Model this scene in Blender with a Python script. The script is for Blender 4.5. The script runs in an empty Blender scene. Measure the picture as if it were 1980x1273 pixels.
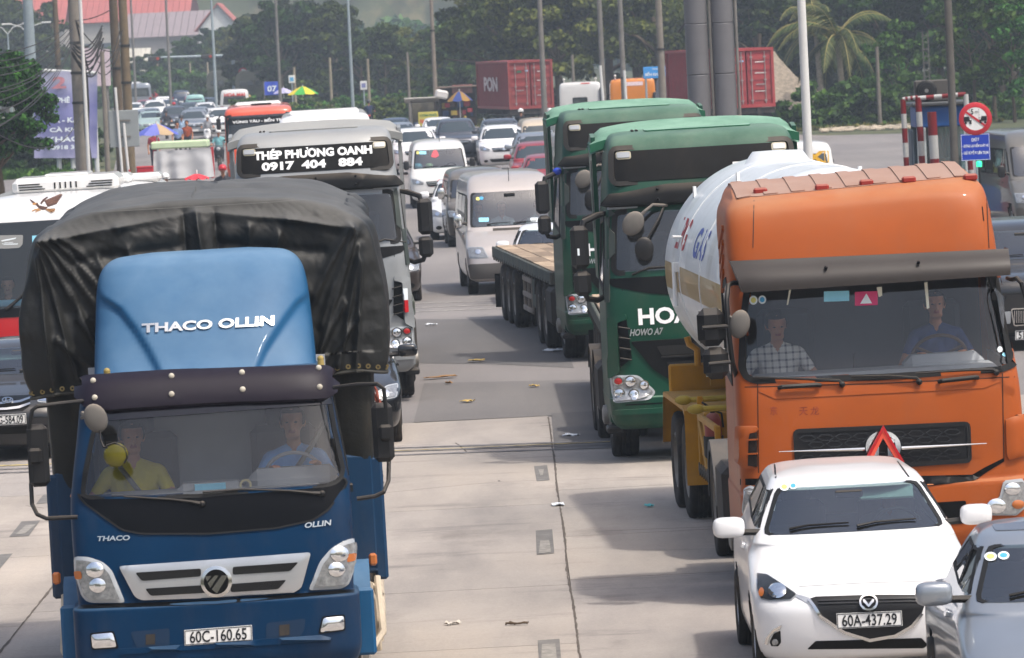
import bpy,bmesh,math,random
import numpy as np
from mathutils import Vector,Matrix,noise
from mathutils.bvhtree import BVHTree
from mathutils.geometry import delaunay_2d_cdt
random.seed(7)
S=bpy.context.scene
COL=S.collection
R=math.radians
FPX,CX,CY=11000.0,990.0,636.5
H_CAM,PITCH,ROLL=5.0,math.atan(564.5/11000.0),0.047
fw=Vector((0,math.cos(PITCH),-math.sin(PITCH)))
up0=Vector((0,math.sin(PITCH),math.cos(PITCH)))
rt0=Vector((1,0,0))
RC=rt0*math.cos(ROLL)-up0*math.sin(ROLL)
UC=rt0*math.sin(ROLL)+up0*math.cos(ROLL)
CAM=Vector((0,0,H_CAM))
cam_data=bpy.data.cameras.new('camera')
cam=bpy.data.objects.new('camera',cam_data)
COL.objects.link(cam)
m3=Matrix((RC,UC,-fw)).transposed()
cam.matrix_world=Matrix.Translation(CAM)@m3.to_4x4()
cam_data.sensor_width=36.0
cam_data.lens=36.0*FPX/1980.0
cam_data.clip_start=1.0
cam_data.clip_end=6000.0
cam_data.dof.use_dof=True
cam_data.dof.focus_distance=58.0
cam_data.dof.aperture_fstop=11.0
S.camera=cam
SUN_EL,SUN_AZ=R(61),R(130)
world=bpy.data.worlds.new('World')
S.world=world
world.use_nodes=True
wn=world.node_tree
bg=wn.nodes['Background']
skyt=wn.nodes.new('ShaderNodeTexSky')
skyt.sky_type='NISHITA'
skyt.sun_disc=False
skyt.sun_elevation=SUN_EL
skyt.sun_rotation=SUN_AZ
skyt.air_density=1.0
skyt.dust_density=6.0
skyt.ozone_density=1.0
wn.links.new(skyt.outputs[0],bg.inputs[0])
bg.inputs[1].default_value=0.15
sl=bpy.data.lights.new('sun','SUN')
sl.energy=2.0
sl.angle=R(2.0)
sl.color=(1.0,0.96,0.9)
sun=bpy.data.objects.new('sun',sl)
COL.objects.link(sun)
sun_dir=Vector((math.sin(SUN_AZ)*math.cos(SUN_EL),math.cos(SUN_AZ)*math.cos(SUN_EL),math.sin(SUN_EL)))
sun.rotation_euler=sun_dir.to_track_quat('Z','Y').to_euler()
sun.location=(60,20,80)
S.view_settings.view_transform='Standard'
S.view_settings.look='None'
S.view_settings.exposure=0.6
S.view_settings.gamma=1.0
S.view_settings.use_curve_mapping=False
S.cycles.max_bounces=8
S.cycles.transparent_max_bounces=16
S.cycles.volume_bounces=0
S.cycles.use_denoising=True
def ray(px,py):
 return fw+RC*((px-CX)/FPX)-UC*((py-CY)/FPX)
def at(px,py,Y):
 d=ray(px,py)
 return CAM+d*(Y/d.y)
def ground(px,py,z=0.0):
 d=ray(px,py)
 return CAM+d*((z-CAM.z)/d.z)
def gp(px,Y,z=0.0):
 lo,hi=-400.0,3000.0
 for _ in range(50):
  m=(lo+hi)/2
  if at(px,m,Y).z>z:lo=m
  else:hi=m
 return at(px,(lo+hi)/2,Y)
def project(p):
 v=p-CAM
 k=v.dot(fw)
 return(CX+FPX*v.dot(RC)/k,CY-FPX*v.dot(UC)/k)
def lin(c):
 if isinstance(c,str):
  c=[int(c[i:i+2],16)/255 for i in(0,2,4)]
  return tuple(x/12.92 if x<=0.04045 else((x+0.055)/1.055)**2.4 for x in c)
 return tuple(c)
MATS={}
def node(nt,typ,**kw):
 n=nt.nodes.new(typ)
 for k,v in kw.items():
  if k in('_in',):
   for a,b in v.items():n.inputs[a].default_value=b
  else:setattr(n,k,v)
 return n
def mix_rgb(nt,fac,a,b,blend='MIX'):
 n=nt.nodes.new('ShaderNodeMix');n.data_type='RGBA';n.blend_type=blend
 for sock,v in((n.inputs[0],fac),(n.inputs[6],a),(n.inputs[7],b)):
  if hasattr(v,'links'):nt.links.new(v,sock)
  elif isinstance(v,(int,float)):sock.default_value=v
  else:sock.default_value=(*v[:3],1)
 return n.outputs[2]
def ramp(nt,src,stops):
 n=nt.nodes.new('ShaderNodeValToRGB')
 e=n.color_ramp.elements
 while len(e)<len(stops):e.new(0.5)
 for el,(p,c)in zip(e,stops):
  el.position=p;el.color=(*c,1)if not isinstance(c,(int,float))else(c,c,c,1)
 nt.links.new(src,n.inputs[0])
 return n.outputs[0]
def tex(nt,scale=5,detail=4,rough=0.55,vec=None,kind='ShaderNodeTexNoise',stretch=None):
 t=nt.nodes.new(kind)
 t.inputs['Scale'].default_value=scale
 if 'Detail' in t.inputs:t.inputs['Detail'].default_value=detail
 if 'Roughness' in t.inputs:t.inputs['Roughness'].default_value=rough
 if vec is None:
  tc=nt.nodes.new('ShaderNodeTexCoord');vec=tc.outputs['Object']
 if stretch:
  mp=nt.nodes.new('ShaderNodeMapping');mp.inputs['Scale'].default_value=stretch
  nt.links.new(vec,mp.inputs[0]);vec=mp.outputs[0]
 nt.links.new(vec,t.inputs['Vector'])
 return t.outputs[0]
def math_n(nt,op,a,b=None,clamp=False):
 n=nt.nodes.new('ShaderNodeMath');n.operation=op;n.use_clamp=clamp
 for i,v in enumerate((a,b)):
  if v is None:continue
  if hasattr(v,'links'):nt.links.new(v,n.inputs[i])
  else:n.inputs[i].default_value=v
 return n.outputs[0]
def M(name,color=(0.5,0.5,0.5),rough=0.5,metal=0.0,coat=0.0,var=0.15,vscale=3.0,dust=0.0,dustcol='b9a892',bump=0.0,bscale=60.0,spec=0.3,emit=None,grime=0.0):
 """a procedural surface: base colour with grain, optional settled dust on what faces up, optional fine relief"""
 if name in MATS:return MATS[name]
 m=bpy.data.materials.new(name);MATS[name]=m
 m.use_nodes=True
 nt=m.node_tree
 b=nt.nodes['Principled BSDF']
 c=lin(color)
 col=None
 if var>0:
  nz=tex(nt,vscale,6,0.6)
  dark=tuple(x*(1-var)for x in c);lite=tuple(min(1,x*(1+var))for x in c)
  col=ramp(nt,nz,[(0.3,dark),(0.7,lite)])
 if grime>0:
  g=tex(nt,2.2,8,0.7,stretch=(1,1,0.35))
  g=ramp(nt,g,[(0.48,0.0),(0.72,1.0)])
  g=math_n(nt,'MULTIPLY',g,grime)
  col=mix_rgb(nt,g,col if col is not None else c,lin('6a5c4c'))
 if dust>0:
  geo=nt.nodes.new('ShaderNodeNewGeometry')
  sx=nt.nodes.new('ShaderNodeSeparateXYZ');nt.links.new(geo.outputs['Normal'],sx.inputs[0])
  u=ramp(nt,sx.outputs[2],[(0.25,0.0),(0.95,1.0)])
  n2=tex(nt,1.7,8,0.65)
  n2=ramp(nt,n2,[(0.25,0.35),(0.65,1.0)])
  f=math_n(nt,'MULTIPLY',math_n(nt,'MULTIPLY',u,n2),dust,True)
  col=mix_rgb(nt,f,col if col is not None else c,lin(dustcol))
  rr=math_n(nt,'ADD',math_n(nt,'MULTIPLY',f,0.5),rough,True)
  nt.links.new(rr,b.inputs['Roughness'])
 else:
  b.inputs['Roughness'].default_value=rough
 if col is not None:nt.links.new(col,b.inputs['Base Color'])
 else:b.inputs['Base Color'].default_value=(*c,1)
 b.inputs['Metallic'].default_value=metal
 b.inputs['Coat Weight'].default_value=coat
 b.inputs['Coat Roughness'].default_value=0.06
 b.inputs['Specular IOR Level'].default_value=spec
 if bump>0:
  bt=tex(nt,bscale,5,0.6)
  bn=nt.nodes.new('ShaderNodeBump');bn.inputs['Strength'].default_value=bump;bn.inputs['Distance'].default_value=0.02
  nt.links.new(bt,bn.inputs['Height']);nt.links.new(bn.outputs[0],b.inputs['Normal'])
 if emit:
  b.inputs['Emission Color'].default_value=(*lin(emit[0]),1);b.inputs['Emission Strength'].default_value=emit[1]
 return m
def glass(name,tint=(0.55,0.6,0.6),refl=0.12,rough=0.03,film=0.0):
 """window glass: tinted see-through with a mirror coat that strengthens at grazing angles and a light film of road dust"""
 if name in MATS:return MATS[name]
 m=bpy.data.materials.new(name);MATS[name]=m
 m.use_nodes=True
 nt=m.node_tree;nt.nodes.clear()
 out=nt.nodes.new('ShaderNodeOutputMaterial')
 tr=nt.nodes.new('ShaderNodeBsdfTransparent');tr.inputs[0].default_value=(*tint,1)
 gl=nt.nodes.new('ShaderNodeBsdfGlossy');gl.inputs['Roughness'].default_value=rough
 lw=nt.nodes.new('ShaderNodeLayerWeight');lw.inputs[0].default_value=0.35
 f=math_n(nt,'ADD',math_n(nt,'MULTIPLY',lw.outputs['Fresnel'],0.9),refl,True)
 mx=nt.nodes.new('ShaderNodeMixShader')
 nt.links.new(f,mx.inputs[0]);nt.links.new(tr.outputs[0],mx.inputs[1]);nt.links.new(gl.outputs[0],mx.inputs[2])
 last=mx.outputs[0]
 if film>0:
  df=nt.nodes.new('ShaderNodeBsdfDiffuse');df.inputs[0].default_value=(0.45,0.43,0.4,1)
  nz=ramp(nt,tex(nt,2.5,7,0.65),[(0.3,0.5),(0.7,1.0)])
  mf=nt.nodes.new('ShaderNodeMixShader')
  nt.links.new(math_n(nt,'MULTIPLY',nz,film),mf.inputs[0]);nt.links.new(last,mf.inputs[1]);nt.links.new(df.outputs[0],mf.inputs[2])
  last=mf.outputs[0]
 nt.links.new(last,out.inputs[0])
 return m
class MB:
 def __init__(s):s.v=[];s.f=[];s.m=[];s.cur=0
 def mat(s,i):s.cur=i;return s
 def add(s,vs,fs):
  o=len(s.v);s.v+=[tuple(p)for p in vs]
  for f in fs:s.f.append(tuple(i+o for i in f));s.m.append(s.cur)
  return s
 def box(s,c,d,rot=None):
  x,y,z=(k/2 for k in d)
  p=[Vector(q)for q in((-x,-y,-z),(x,-y,-z),(x,y,-z),(-x,y,-z),(-x,-y,z),(x,-y,z),(x,y,z),(-x,y,z))]
  if rot is not None:p=[rot@q for q in p]
  c=Vector(c)
  return s.add([q+c for q in p],[(0,3,2,1),(4,5,6,7),(0,1,5,4),(1,2,6,5),(2,3,7,6),(3,0,4,7)])
 def rbox(s,c,d,r=0.02,rot=None):
  hx,hy,hz=(k/2 for k in d);r=min(r,hx*.95,hy*.95,hz*.95)
  vs=[];idx={}
  for sx in(-1,1):
   for sy in(-1,1):
    for sz in(-1,1):
     for a in range(3):
      h=[hx-r,hy-r,hz-r];h[a]+=r
      idx[(sx,sy,sz,a)]=len(vs);vs.append(Vector((sx*h[0],sy*h[1],sz*h[2])))
  fs=[]
  for a in range(3):
   b,c2=(a+1)%3,(a+2)%3
   for sg in(-1,1):
    q=[]
    for(u,w)in((-1,-1),(1,-1),(1,1),(-1,1)):
     k=[0,0,0];k[a]=sg;k[b]=u;k[c2]=w;q.append(idx[(*k,a)])
    fs.append(tuple(q)if sg>0 else tuple(q[::-1]))
   for u in(-1,1):
    for w in(-1,1):
     q=[]
     for t in(-1,1):
      k=[0,0,0];k[a]=t;k[b]=u;k[c2]=w;q.append((idx[(*k,b)],idx[(*k,c2)]))
     f=(q[0][0],q[0][1],q[1][1],q[1][0])
     fs.append(f if u*w<0 else f[::-1])
  for sx in(-1,1):
   for sy in(-1,1):
    for sz in(-1,1):
     f=tuple(idx[(sx,sy,sz,a)]for a in range(3));fs.append(f if sx*sy*sz>0 else f[::-1])
  if rot is not None:vs=[rot@q for q in vs]
  c=Vector(c)
  return s.add([q+c for q in vs],fs)
 def cyl(s,p0,p1,r0,r1=None,n=12,caps=True):
  r1=r0 if r1 is None else r1
  return s.tube([p0,p1],[r0,r1],n,caps)
 def tube(s,path,r,n=8,caps=True,closed=False):
  P=[Vector(p)for p in path];k=len(P)
  rs=r if isinstance(r,(list,tuple))else[r]*k
  vs=[];fs=[];ref=None
  for i,p in enumerate(P):
   if closed:t=P[(i+1)%k]-P[i-1]
   else:t=P[min(i+1,k-1)]-P[max(i-1,0)]
   t=t.normalized()if t.length>1e-9 else Vector((0,0,1))
   if ref is None:
    ref=Vector((0,0,1))if abs(t.z)<0.9 else Vector((1,0,0))
   a=t.cross(ref)
   if a.length<1e-6:a=t.cross(Vector((1,.3,.2)))
   a.normalize();b=a.cross(t).normalized();ref=b
   for j in range(n):
    w=2*math.pi*j/n
    vs.append(p+a*(rs[i]*math.cos(w))-b*(rs[i]*math.sin(w)))
  for i in range(k if closed else k-1):
   i2=(i+1)%k
   for j in range(n):
    fs.append((i*n+j,i*n+(j+1)%n,i2*n+(j+1)%n,i2*n+j))
  if caps and not closed:
   fs.append(tuple(range(n))[::-1]);fs.append(tuple((k-1)*n+j for j in range(n)))
  return s.add(vs,fs)
 def lathe(s,prof,origin=(0,0,0),axis='z',n=24,cap=True):
  """prof: (radius, height) from bottom to top"""
  o=Vector(origin);vs=[];fs=[]
  for(r,h)in prof:
   for j in range(n):
    a=2*math.pi*j/n;c,q=r*math.cos(a),r*math.sin(a)
    v=(c,q,h)if axis=='z' else((h,c,q)if axis=='x' else(q,h,c))
    vs.append(o+Vector(v))
  k=len(prof)
  for i in range(k-1):
   for j in range(n):fs.append((i*n+j,i*n+(j+1)%n,(i+1)*n+(j+1)%n,(i+1)*n+j))
  if cap:
   fs.append(tuple(range(n))[::-1]);fs.append(tuple((k-1)*n+j for j in range(n)))
  return s.add(vs,fs)
 def ball(s,c,r,nu=12,nv=8,rot=None):
  rx,ry,rz=(r,r,r)if isinstance(r,(int,float))else r
  c=Vector(c);vs=[];fs=[]
  for i in range(1,nv):
   t=math.pi*i/nv
   for j in range(nu):
    a=2*math.pi*j/nu
    p=Vector((rx*math.sin(t)*math.cos(a),ry*math.sin(t)*math.sin(a),-rz*math.cos(t)))
    vs.append(c+(rot@p if rot is not None else p))
  b,tp=Vector((0,0,-rz)),Vector((0,0,rz))
  if rot is not None:b,tp=rot@b,rot@tp
  vs+=[c+b,c+tp]
  for i in range(nv-2):
   for j in range(nu):fs.append((i*nu+j,i*nu+(j+1)%nu,(i+1)*nu+(j+1)%nu,(i+1)*nu+j))
  B,T=len(vs)-2,len(vs)-1
  for j in range(nu):
   fs.append((B,(j+1)%nu,j));fs.append((T,(nv-2)*nu+j,(nv-2)*nu+(j+1)%nu))
  return s.add(vs,fs)
 def sball(s,c,r,e=.55,nu=16,nv=10,rot=None):
  """pillow-shaped ball: e = 1 is an ellipsoid, smaller is boxier"""
  f=lambda q:math.copysign(abs(q)**e,q)
  t=MB();t.ball((0,0,0),1.0,nu,nv)
  vs=[]
  for p in t.v:
   m=max(1e-6,math.hypot(p[0],p[1]));q=f(m);vs.append(Vector((f(p[0]/m)*q*r[0],f(p[1]/m)*q*r[1],f(p[2])*r[2])))
  return s.add([Vector(c)+(rot@v if rot is not None else v)for v in vs],t.f)
 def prism(s,poly,a,b,plane='xz'):
  """poly extruded from a to b along the missing axis"""
  def mk(u,v,w):return{'xz':(u,w,v),'yz':(w,u,v),'xy':(u,v,w)}[plane]
  n=len(poly)
  vs=[mk(u,v,a)for u,v in poly]+[mk(u,v,b)for u,v in poly]
  ar=sum(poly[i][0]*poly[(i+1)%n][1]-poly[(i+1)%n][0]*poly[i][1]for i in range(n))
  ccw=(ar>0)!=(b<a)
  if plane=='xz':ccw=not ccw
  fs=[(i,(i+1)%n,n+(i+1)%n,n+i)for i in range(n)]+[tuple(range(n))[::-1],tuple(range(n,2*n))]
  if not ccw:fs=[f[::-1]for f in fs]
  return s.add(vs,fs)
 def grid(s,fn,nu,nv,flip=False):
  vs=[fn(i/nu,j/nv)for i in range(nu+1)for j in range(nv+1)]
  w=nv+1
  fs=[(i*w+j,(i+1)*w+j,(i+1)*w+j+1,i*w+j+1)for i in range(nu)for j in range(nv)]
  if flip:fs=[f[::-1]for f in fs]
  return s.add(vs,fs)
 def move(s,mtx):
  s.v=[tuple(mtx@Vector(p))for p in s.v];return s
 def bvh(s):return BVHTree.FromPolygons([Vector(p)for p in s.v],s.f)
def mesh_of(name,mb,mats,smooth=40):
 me=bpy.data.meshes.new(name)
 me.from_pydata(mb.v,[],mb.f)
 mats=mats if isinstance(mats,(list,tuple))else[mats]
 for m in mats:me.materials.append(m)
 if len(mats)>1:me.polygons.foreach_set('material_index',np.array(mb.m,dtype=np.int32))
 if smooth:
  me.shade_smooth()
  if smooth<180:me.set_sharp_from_angle(angle=R(smooth))
 me.update()
 return me
def obj(name,mb,mats,parent=None,smooth=40,loc=None):
 me=mb if isinstance(mb,bpy.types.Mesh)else mesh_of(name,mb,mats,smooth)
 o=bpy.data.objects.new(name,me)
 COL.objects.link(o)
 if parent is not None:o.parent=parent
 if loc is not None:o.location=loc
 return o
def tag(o,label,cat,group=None):
 o['label']=label;o['category']=cat
 if group:o['group']=group
 return o
def thing(name,label,cat,loc=(0,0,0),rotz=0.0,group=None,lean=0.0):
 o=bpy.data.objects.new(name,None);COL.objects.link(o)
 o.empty_display_size=0.2
 o.rotation_mode='XYZ'
 o.location=loc;o.rotation_euler=(0,lean,rotz)
 return tag(o,label,cat,group)
def struct(name,mb,mats,parent=None,smooth=40):
 o=obj(name,mb,mats,parent,smooth)
 if parent is None:o['kind']='structure'
 return o
def stuff(name,mb,mats,parent=None,smooth=0):
 o=obj(name,mb,mats,parent,smooth);o['kind']='stuff';return o
def dup(root,loc=None,rotz=None,label=None,scale=None,group=None):
 r=root.copy();COL.objects.link(r)
 if loc is not None:r.location=loc
 if rotz is not None:r.rotation_euler=(r.rotation_euler[0],r.rotation_euler[1],rotz)
 if scale is not None:r.scale=(scale,)*3 if isinstance(scale,(int,float))else scale
 if label:r['label']=label
 if group:r['group']=group
 for ch in root.children:
  c=ch.copy();COL.objects.link(c);c.parent=r
  for g in ch.children:
   d=g.copy();COL.objects.link(d);d.parent=c
 return r
def pchip(y,t):
 y=np.asarray(y,float);n=len(y)
 if n==1:return np.full_like(t,y[0])
 d=np.diff(y);m=np.zeros(n)
 m[0],m[-1]=d[0],d[-1]
 for i in range(1,n-1):
  m[i]=0 if d[i-1]*d[i]<=0 else 2*d[i-1]*d[i]/(d[i-1]+d[i])
 i=np.clip(t.astype(int),0,n-2);u=t-i
 h00=2*u**3-3*u**2+1;h10=u**3-2*u**2+u;h01=-2*u**3+3*u**2;h11=u**3-u**2
 return h00*y[i]+h10*m[i]+h01*y[i+1]+h11*m[i+1]
def half_curve(hw,D,n,k):
 t=np.linspace(0,math.pi/2,160)
 x=hw*np.sin(t)**(2/n);y=D*(1-np.cos(t)**(2/n))
 L=np.concatenate([[0],np.cumsum(np.hypot(np.diff(x),np.diff(y)))])
 q=np.linspace(0,L[-1],k+1)
 return np.interp(q,L,x),np.interp(q,L,y)
def loft(keys,sub=5,nf=14,ns=12,nb=8):
 """keys: rows of (z, yf, yb, hw, D, n[, hwb[, cx[, tilt]]]): plan sections stacked in z"""
 K=[list(k)+[None]*(9-len(k))for k in keys]
 for k in K:
  if k[6]is None:k[6]=k[3]
  if k[7]is None:k[7]=0.0
  if k[8]is None:k[8]=0.0
 A=np.array(K,float)
 t=np.linspace(0,len(K)-1,(len(K)-1)*sub+1)
 P=np.stack([pchip(A[:,c],t)for c in range(9)],1)
 mb=MB();rings=[]
 for(z,yf,yb,hw,D,n,hwb,cx,tilt)in P:
  D=min(D,(yb-yf)*0.48);Db=min(D,0.35)
  fx,fy=half_curve(hw,D,n,nf)
  bx,by=half_curve(hwb,Db,max(n,4),nb)
  xs=list(fx);ys=list(yf+fy)
  for i in range(1,ns):
   u=i/ns
   xs.append(hw+(hwb-hw)*u);ys.append((yf+D)+(yb-Db-yf-D)*u)
  xs+=list(bx[::-1]);ys+=list(yb-by[::-1])
  X=xs+[-x for x in xs[-2:0:-1]];Y=ys+ys[-2:0:-1]
  rings.append([(x+cx,y,z+tilt*x)for x,y in zip(X,Y)])
 n=len(rings[0])
 vs=[p for r in rings for p in r]
 fs=[(i*n+j,i*n+(j+1)%n,(i+1)*n+(j+1)%n,(i+1)*n+j)for i in range(len(rings)-1)for j in range(n)]
 fs.append(tuple(range(n))[::-1]);fs.append(tuple((len(rings)-1)*n+j for j in range(n)))
 return mb.add(vs,fs)
def inside(poly,x,y):
 c=False;n=len(poly);j=n-1
 for i in range(n):
  xi,yi=poly[i];xj,yj=poly[j]
  if(yi>y)!=(yj>y)and x<(xj-xi)*(y-yi)/(yj-yi)+xi:c=not c
  j=i
 return c
def resample(poly,step,closed=True):
 out=[];n=len(poly)
 for i in range(n if closed else n-1):
  a,b=poly[i],poly[(i+1)%n]
  L=math.hypot(b[0]-a[0],b[1]-a[1]);k=max(1,int(round(L/step)))
  for q in range(k):out.append((a[0]+(b[0]-a[0])*q/k,a[1]+(b[1]-a[1])*q/k))
 if not closed:out.append(tuple(poly[-1]))
 return out
def rounded(poly,r,k=4):
 """polygon with its corners rounded by r (a number or one per corner)"""
 n=len(poly);out=[]
 for i in range(n):
  a,b,c=Vector(poly[i-1]),Vector(poly[i]),Vector(poly[(i+1)%n])
  rr=r[i]if isinstance(r,(list,tuple))else r
  la,lc=(a-b).length,(c-b).length
  q=min(rr,la*.45,lc*.45)
  if q<=1e-6:out.append((b.x,b.y));continue
  p0,p2=b+(a-b)*(q/la),b+(c-b)*(q/lc)
  for j in range(k+1):
   t=j/k;w=p0*(1-t)**2+b*(2*t*(1-t))+p2*t*t
   out.append((w.x,w.y))
 return out
def rect(x0,y0,x1,y1,slope=0.0):
 return[(x0,y0),(x1,y0+slope*(x1-x0)),(x1,y1+slope*(x1-x0)),(x0,y1)]
def oval(cx,cy,rx,ry,n=28,rot=0.0):
 return[(cx+rx*math.cos(a)*math.cos(rot)-ry*math.sin(a)*math.sin(rot),cy+rx*math.cos(a)*math.sin(rot)+ry*math.sin(a)*math.cos(rot))for a in(2*math.pi*i/n for i in range(n))]
def shrink(poly,d):
 """polygon moved inwards by d (negative: outwards)"""
 n=len(poly)
 ar=sum(poly[i][0]*poly[(i+1)%n][1]-poly[(i+1)%n][0]*poly[i][1]for i in range(n))
 sg=1 if ar>0 else-1
 out=[]
 for i in range(n):
  a,b,c=Vector(poly[i-1]),Vector(poly[i]),Vector(poly[(i+1)%n])
  e1,e2=(b-a),(c-b)
  if e1.length<1e-9 or e2.length<1e-9:out.append((b.x,b.y));continue
  e1.normalize();e2.normalize()
  n1,n2=Vector((-e1.y,e1.x))*sg,Vector((-e2.y,e2.x))*sg
  w=n1+n2
  if w.length<1e-6:w=n1
  w.normalize();k=max(0.4,w.dot(n1))
  q=b+w*(d/k);out.append((q.x,q.y))
 return out
def fill2d(poly,step):
 b=resample(poly,step);n=len(b)
 xs=[p[0]for p in b];ys=[p[1]for p in b]
 pts=list(b)
 x=min(xs)+step
 while x<max(xs):
  y=min(ys)+step
  while y<max(ys):
   if inside(b,x,y)and min((x-p[0])**2+(y-p[1])**2 for p in b)>(0.45*step)**2:pts.append((x,y))
   y+=step
  x+=step
 r=delaunay_2d_cdt([Vector(p)for p in pts],[],[list(range(n))],1,1e-6)
 vs=[(v.x,v.y)for v in r[0]]
 ring=[None]*n
 for k,o in enumerate(r[3]):
  for q in o:
   if q<n:ring[q]=k
 return vs,[tuple(f)for f in r[2]],[q for q in ring if q is not None]
def caster(bvh,mode,veh=None,ref=0.0):
 """(u, v) -> point and outward normal on the surface; 'px' looks along the photograph's own rays, the others along an axis"""
 AX={'front':lambda u,v:(Vector((u,-60,v)),Vector((0,1,0))),'back':lambda u,v:(Vector((u,60,v)),Vector((0,-1,0))),'left':lambda u,v:(Vector((-60,u,v)),Vector((1,0,0))),'right':lambda u,v:(Vector((60,u,v)),Vector((-1,0,0))),'top':lambda u,v:(Vector((u,v,60)),Vector((0,0,-1)))}
 def f(u,v):
  o,d=veh.local_ray(u,v)if mode=='px' else AX[mode](u,v)
  loc,nor,_,_=bvh.ray_cast(o,d)
  for k in range(4):
   if loc is not None:break
   e=Vector((.0007,.0005,.0006))*(1 if k%2 else-1)*(1+k);loc,nor,_,_=bvh.ray_cast(o+e,d)
  if loc is None:
   if mode=='px':q=o+d*((ref-o.y)/d.y)
   elif mode in('front','back'):q=Vector((u,ref,v))
   elif mode in('left','right'):q=Vector((ref,u,v))
   else:q=Vector((u,v,ref))
   loc,nor,_,_=bvh.find_nearest(q)
  if nor.dot(d)>0:nor=-nor
  return loc,nor
 return f
def shell(cast,poly,step,off=0.004,thick=0.012,crown=0.0):
 vs,fs,ring=fill2d(poly,step)
 P=[];N=[]
 for u,v in vs:
  p,n=cast(u,v);P.append(p+n*off);N.append(n)
 if crown:
  b=[vs[i]for i in ring]
  dm=[min(math.hypot(u-p[0],v-p[1])for p in b)for u,v in vs];mx=max(dm)or 1
  P=[p+n*(crown*min(1,(1.6*d/mx))**0.5)for p,n,d in zip(P,N,dm)]
 mb=MB();k=len(P);fs2=[]
 for f in fs:
  a,b,c=P[f[0]],P[f[1]],P[f[2]]
  nn=(b-a).cross(c-a)
  fs2.append(f if nn.dot(N[f[0]])>=0 else f[::-1])
 vv=list(P);m=len(ring)
 flip=None
 if thick:
  for i in ring:vv.append(P[i]-N[i]*(thick+off))
  for i in range(m):
   a,b=ring[i],ring[(i+1)%m]
   fs2.append((a,b,k+(i+1)%m,k+i))
  mid=sum(P,Vector())/k
  f=fs2[-1];nn=(vv[f[1]]-vv[f[0]]).cross(vv[f[2]]-vv[f[0]])
  if nn.dot(vv[f[0]]-mid)<0:fs2[-m:]=[q[::-1]for q in fs2[-m:]]
 return mb.add(vv,fs2)
def band(cast,outer,inner,off=0.006,thick=0.012,step=None):
 """a raised ring between two outlines with the same number of points"""
 if step:
  n=len(outer);o2=[];i2=[]
  for i in range(n):
   a,b=outer[i],outer[(i+1)%n];c,d=inner[i],inner[(i+1)%n]
   k=max(1,int(round(math.hypot(b[0]-a[0],b[1]-a[1])/step)))
   for q in range(k):
    t=q/k
    o2.append((a[0]+(b[0]-a[0])*t,a[1]+(b[1]-a[1])*t));i2.append((c[0]+(d[0]-c[0])*t,c[1]+(d[1]-c[1])*t))
  outer,inner=o2,i2
 vs=[];fs=[];n=len(outer);N0=[]
 for a,b in zip(outer,inner):
  p,q=cast(*a);r,s_=cast(*b);N0.append(q)
  vs+=[p-q*thick,p+q*off,r+s_*off,r-s_*thick]
 for i in range(n):
  j=(i+1)%n
  for k in range(3):fs.append((4*i+k,4*i+k+1,4*j+k+1,4*j+k))
 f=fs[1];nn=(vs[f[1]]-vs[f[0]]).cross(vs[f[2]]-vs[f[0]])
 if nn.dot(N0[0])<0:fs=[q[::-1]for q in fs]
 return MB().add(vs,fs)
_text={}
def text_geo(s,bold=0.0,shear=0.0):
 """glyph outlines of a string, filled, scaled to the box 0..1 x 0..1, with its width / height"""
 k=(s,bold,shear)
 if k in _text:return _text[k]
 cu=bpy.data.curves.new('t','FONT');cu.body=s;cu.offset=bold;cu.shear=shear;cu.resolution_u=3;cu.fill_mode='FRONT'
 o=bpy.data.objects.new('t',cu);COL.objects.link(o)
 dg=bpy.context.evaluated_depsgraph_get()
 me=bpy.data.meshes.new_from_object(o.evaluated_get(dg))
 vs=[tuple(v.co)for v in me.vertices];fs=[tuple(p.vertices)for p in me.polygons]
 bpy.data.objects.remove(o);bpy.data.curves.remove(cu);bpy.data.meshes.remove(me)
 x0=min(v[0]for v in vs);x1=max(v[0]for v in vs);y0=min(v[1]for v in vs);y1=max(v[1]for v in vs)
 _text[k]=([((v[0]-x0)/(x1-x0),(v[1]-y0)/(y1-y0))for v in vs],fs,(x1-x0)/(y1-y0))
 return _text[k]
def text_on(cast,s,quad,bold=0.0,shear=0.0,off=0.004,mirror=False):
 """lettering laid on a surface; quad = bottom-left, bottom-right, top-right, top-left"""
 vs,fs,_=text_geo(s,bold,shear)
 a,b,c,d=(Vector(q)for q in quad)
 P=[];nn=None
 for u,v in vs:
  w=(a*(1-u)+b*u)*(1-v)+(d*(1-u)+c*u)*v
  p,n=cast(w.x,w.y);P.append(p+n*off);nn=n
 f=fs[0];g=(P[f[1]]-P[f[0]]).cross(P[f[2]]-P[f[0]])
 if g.dot(nn)<0:fs=[q[::-1]for q in fs]
 return MB().add(P,fs)
def cut(mb,pred):
 """drop the faces whose centre the predicate accepts"""
 f2=[];m2=[]
 for f,m in zip(mb.f,mb.m):
  c=Vector((0,0,0))
  for i in f:c+=Vector(mb.v[i])
  c/=len(f)
  if len(f)>8 or not pred(c):f2.append(f);m2.append(m)
 mb.f,mb.m=f2,m2
 return mb
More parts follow.
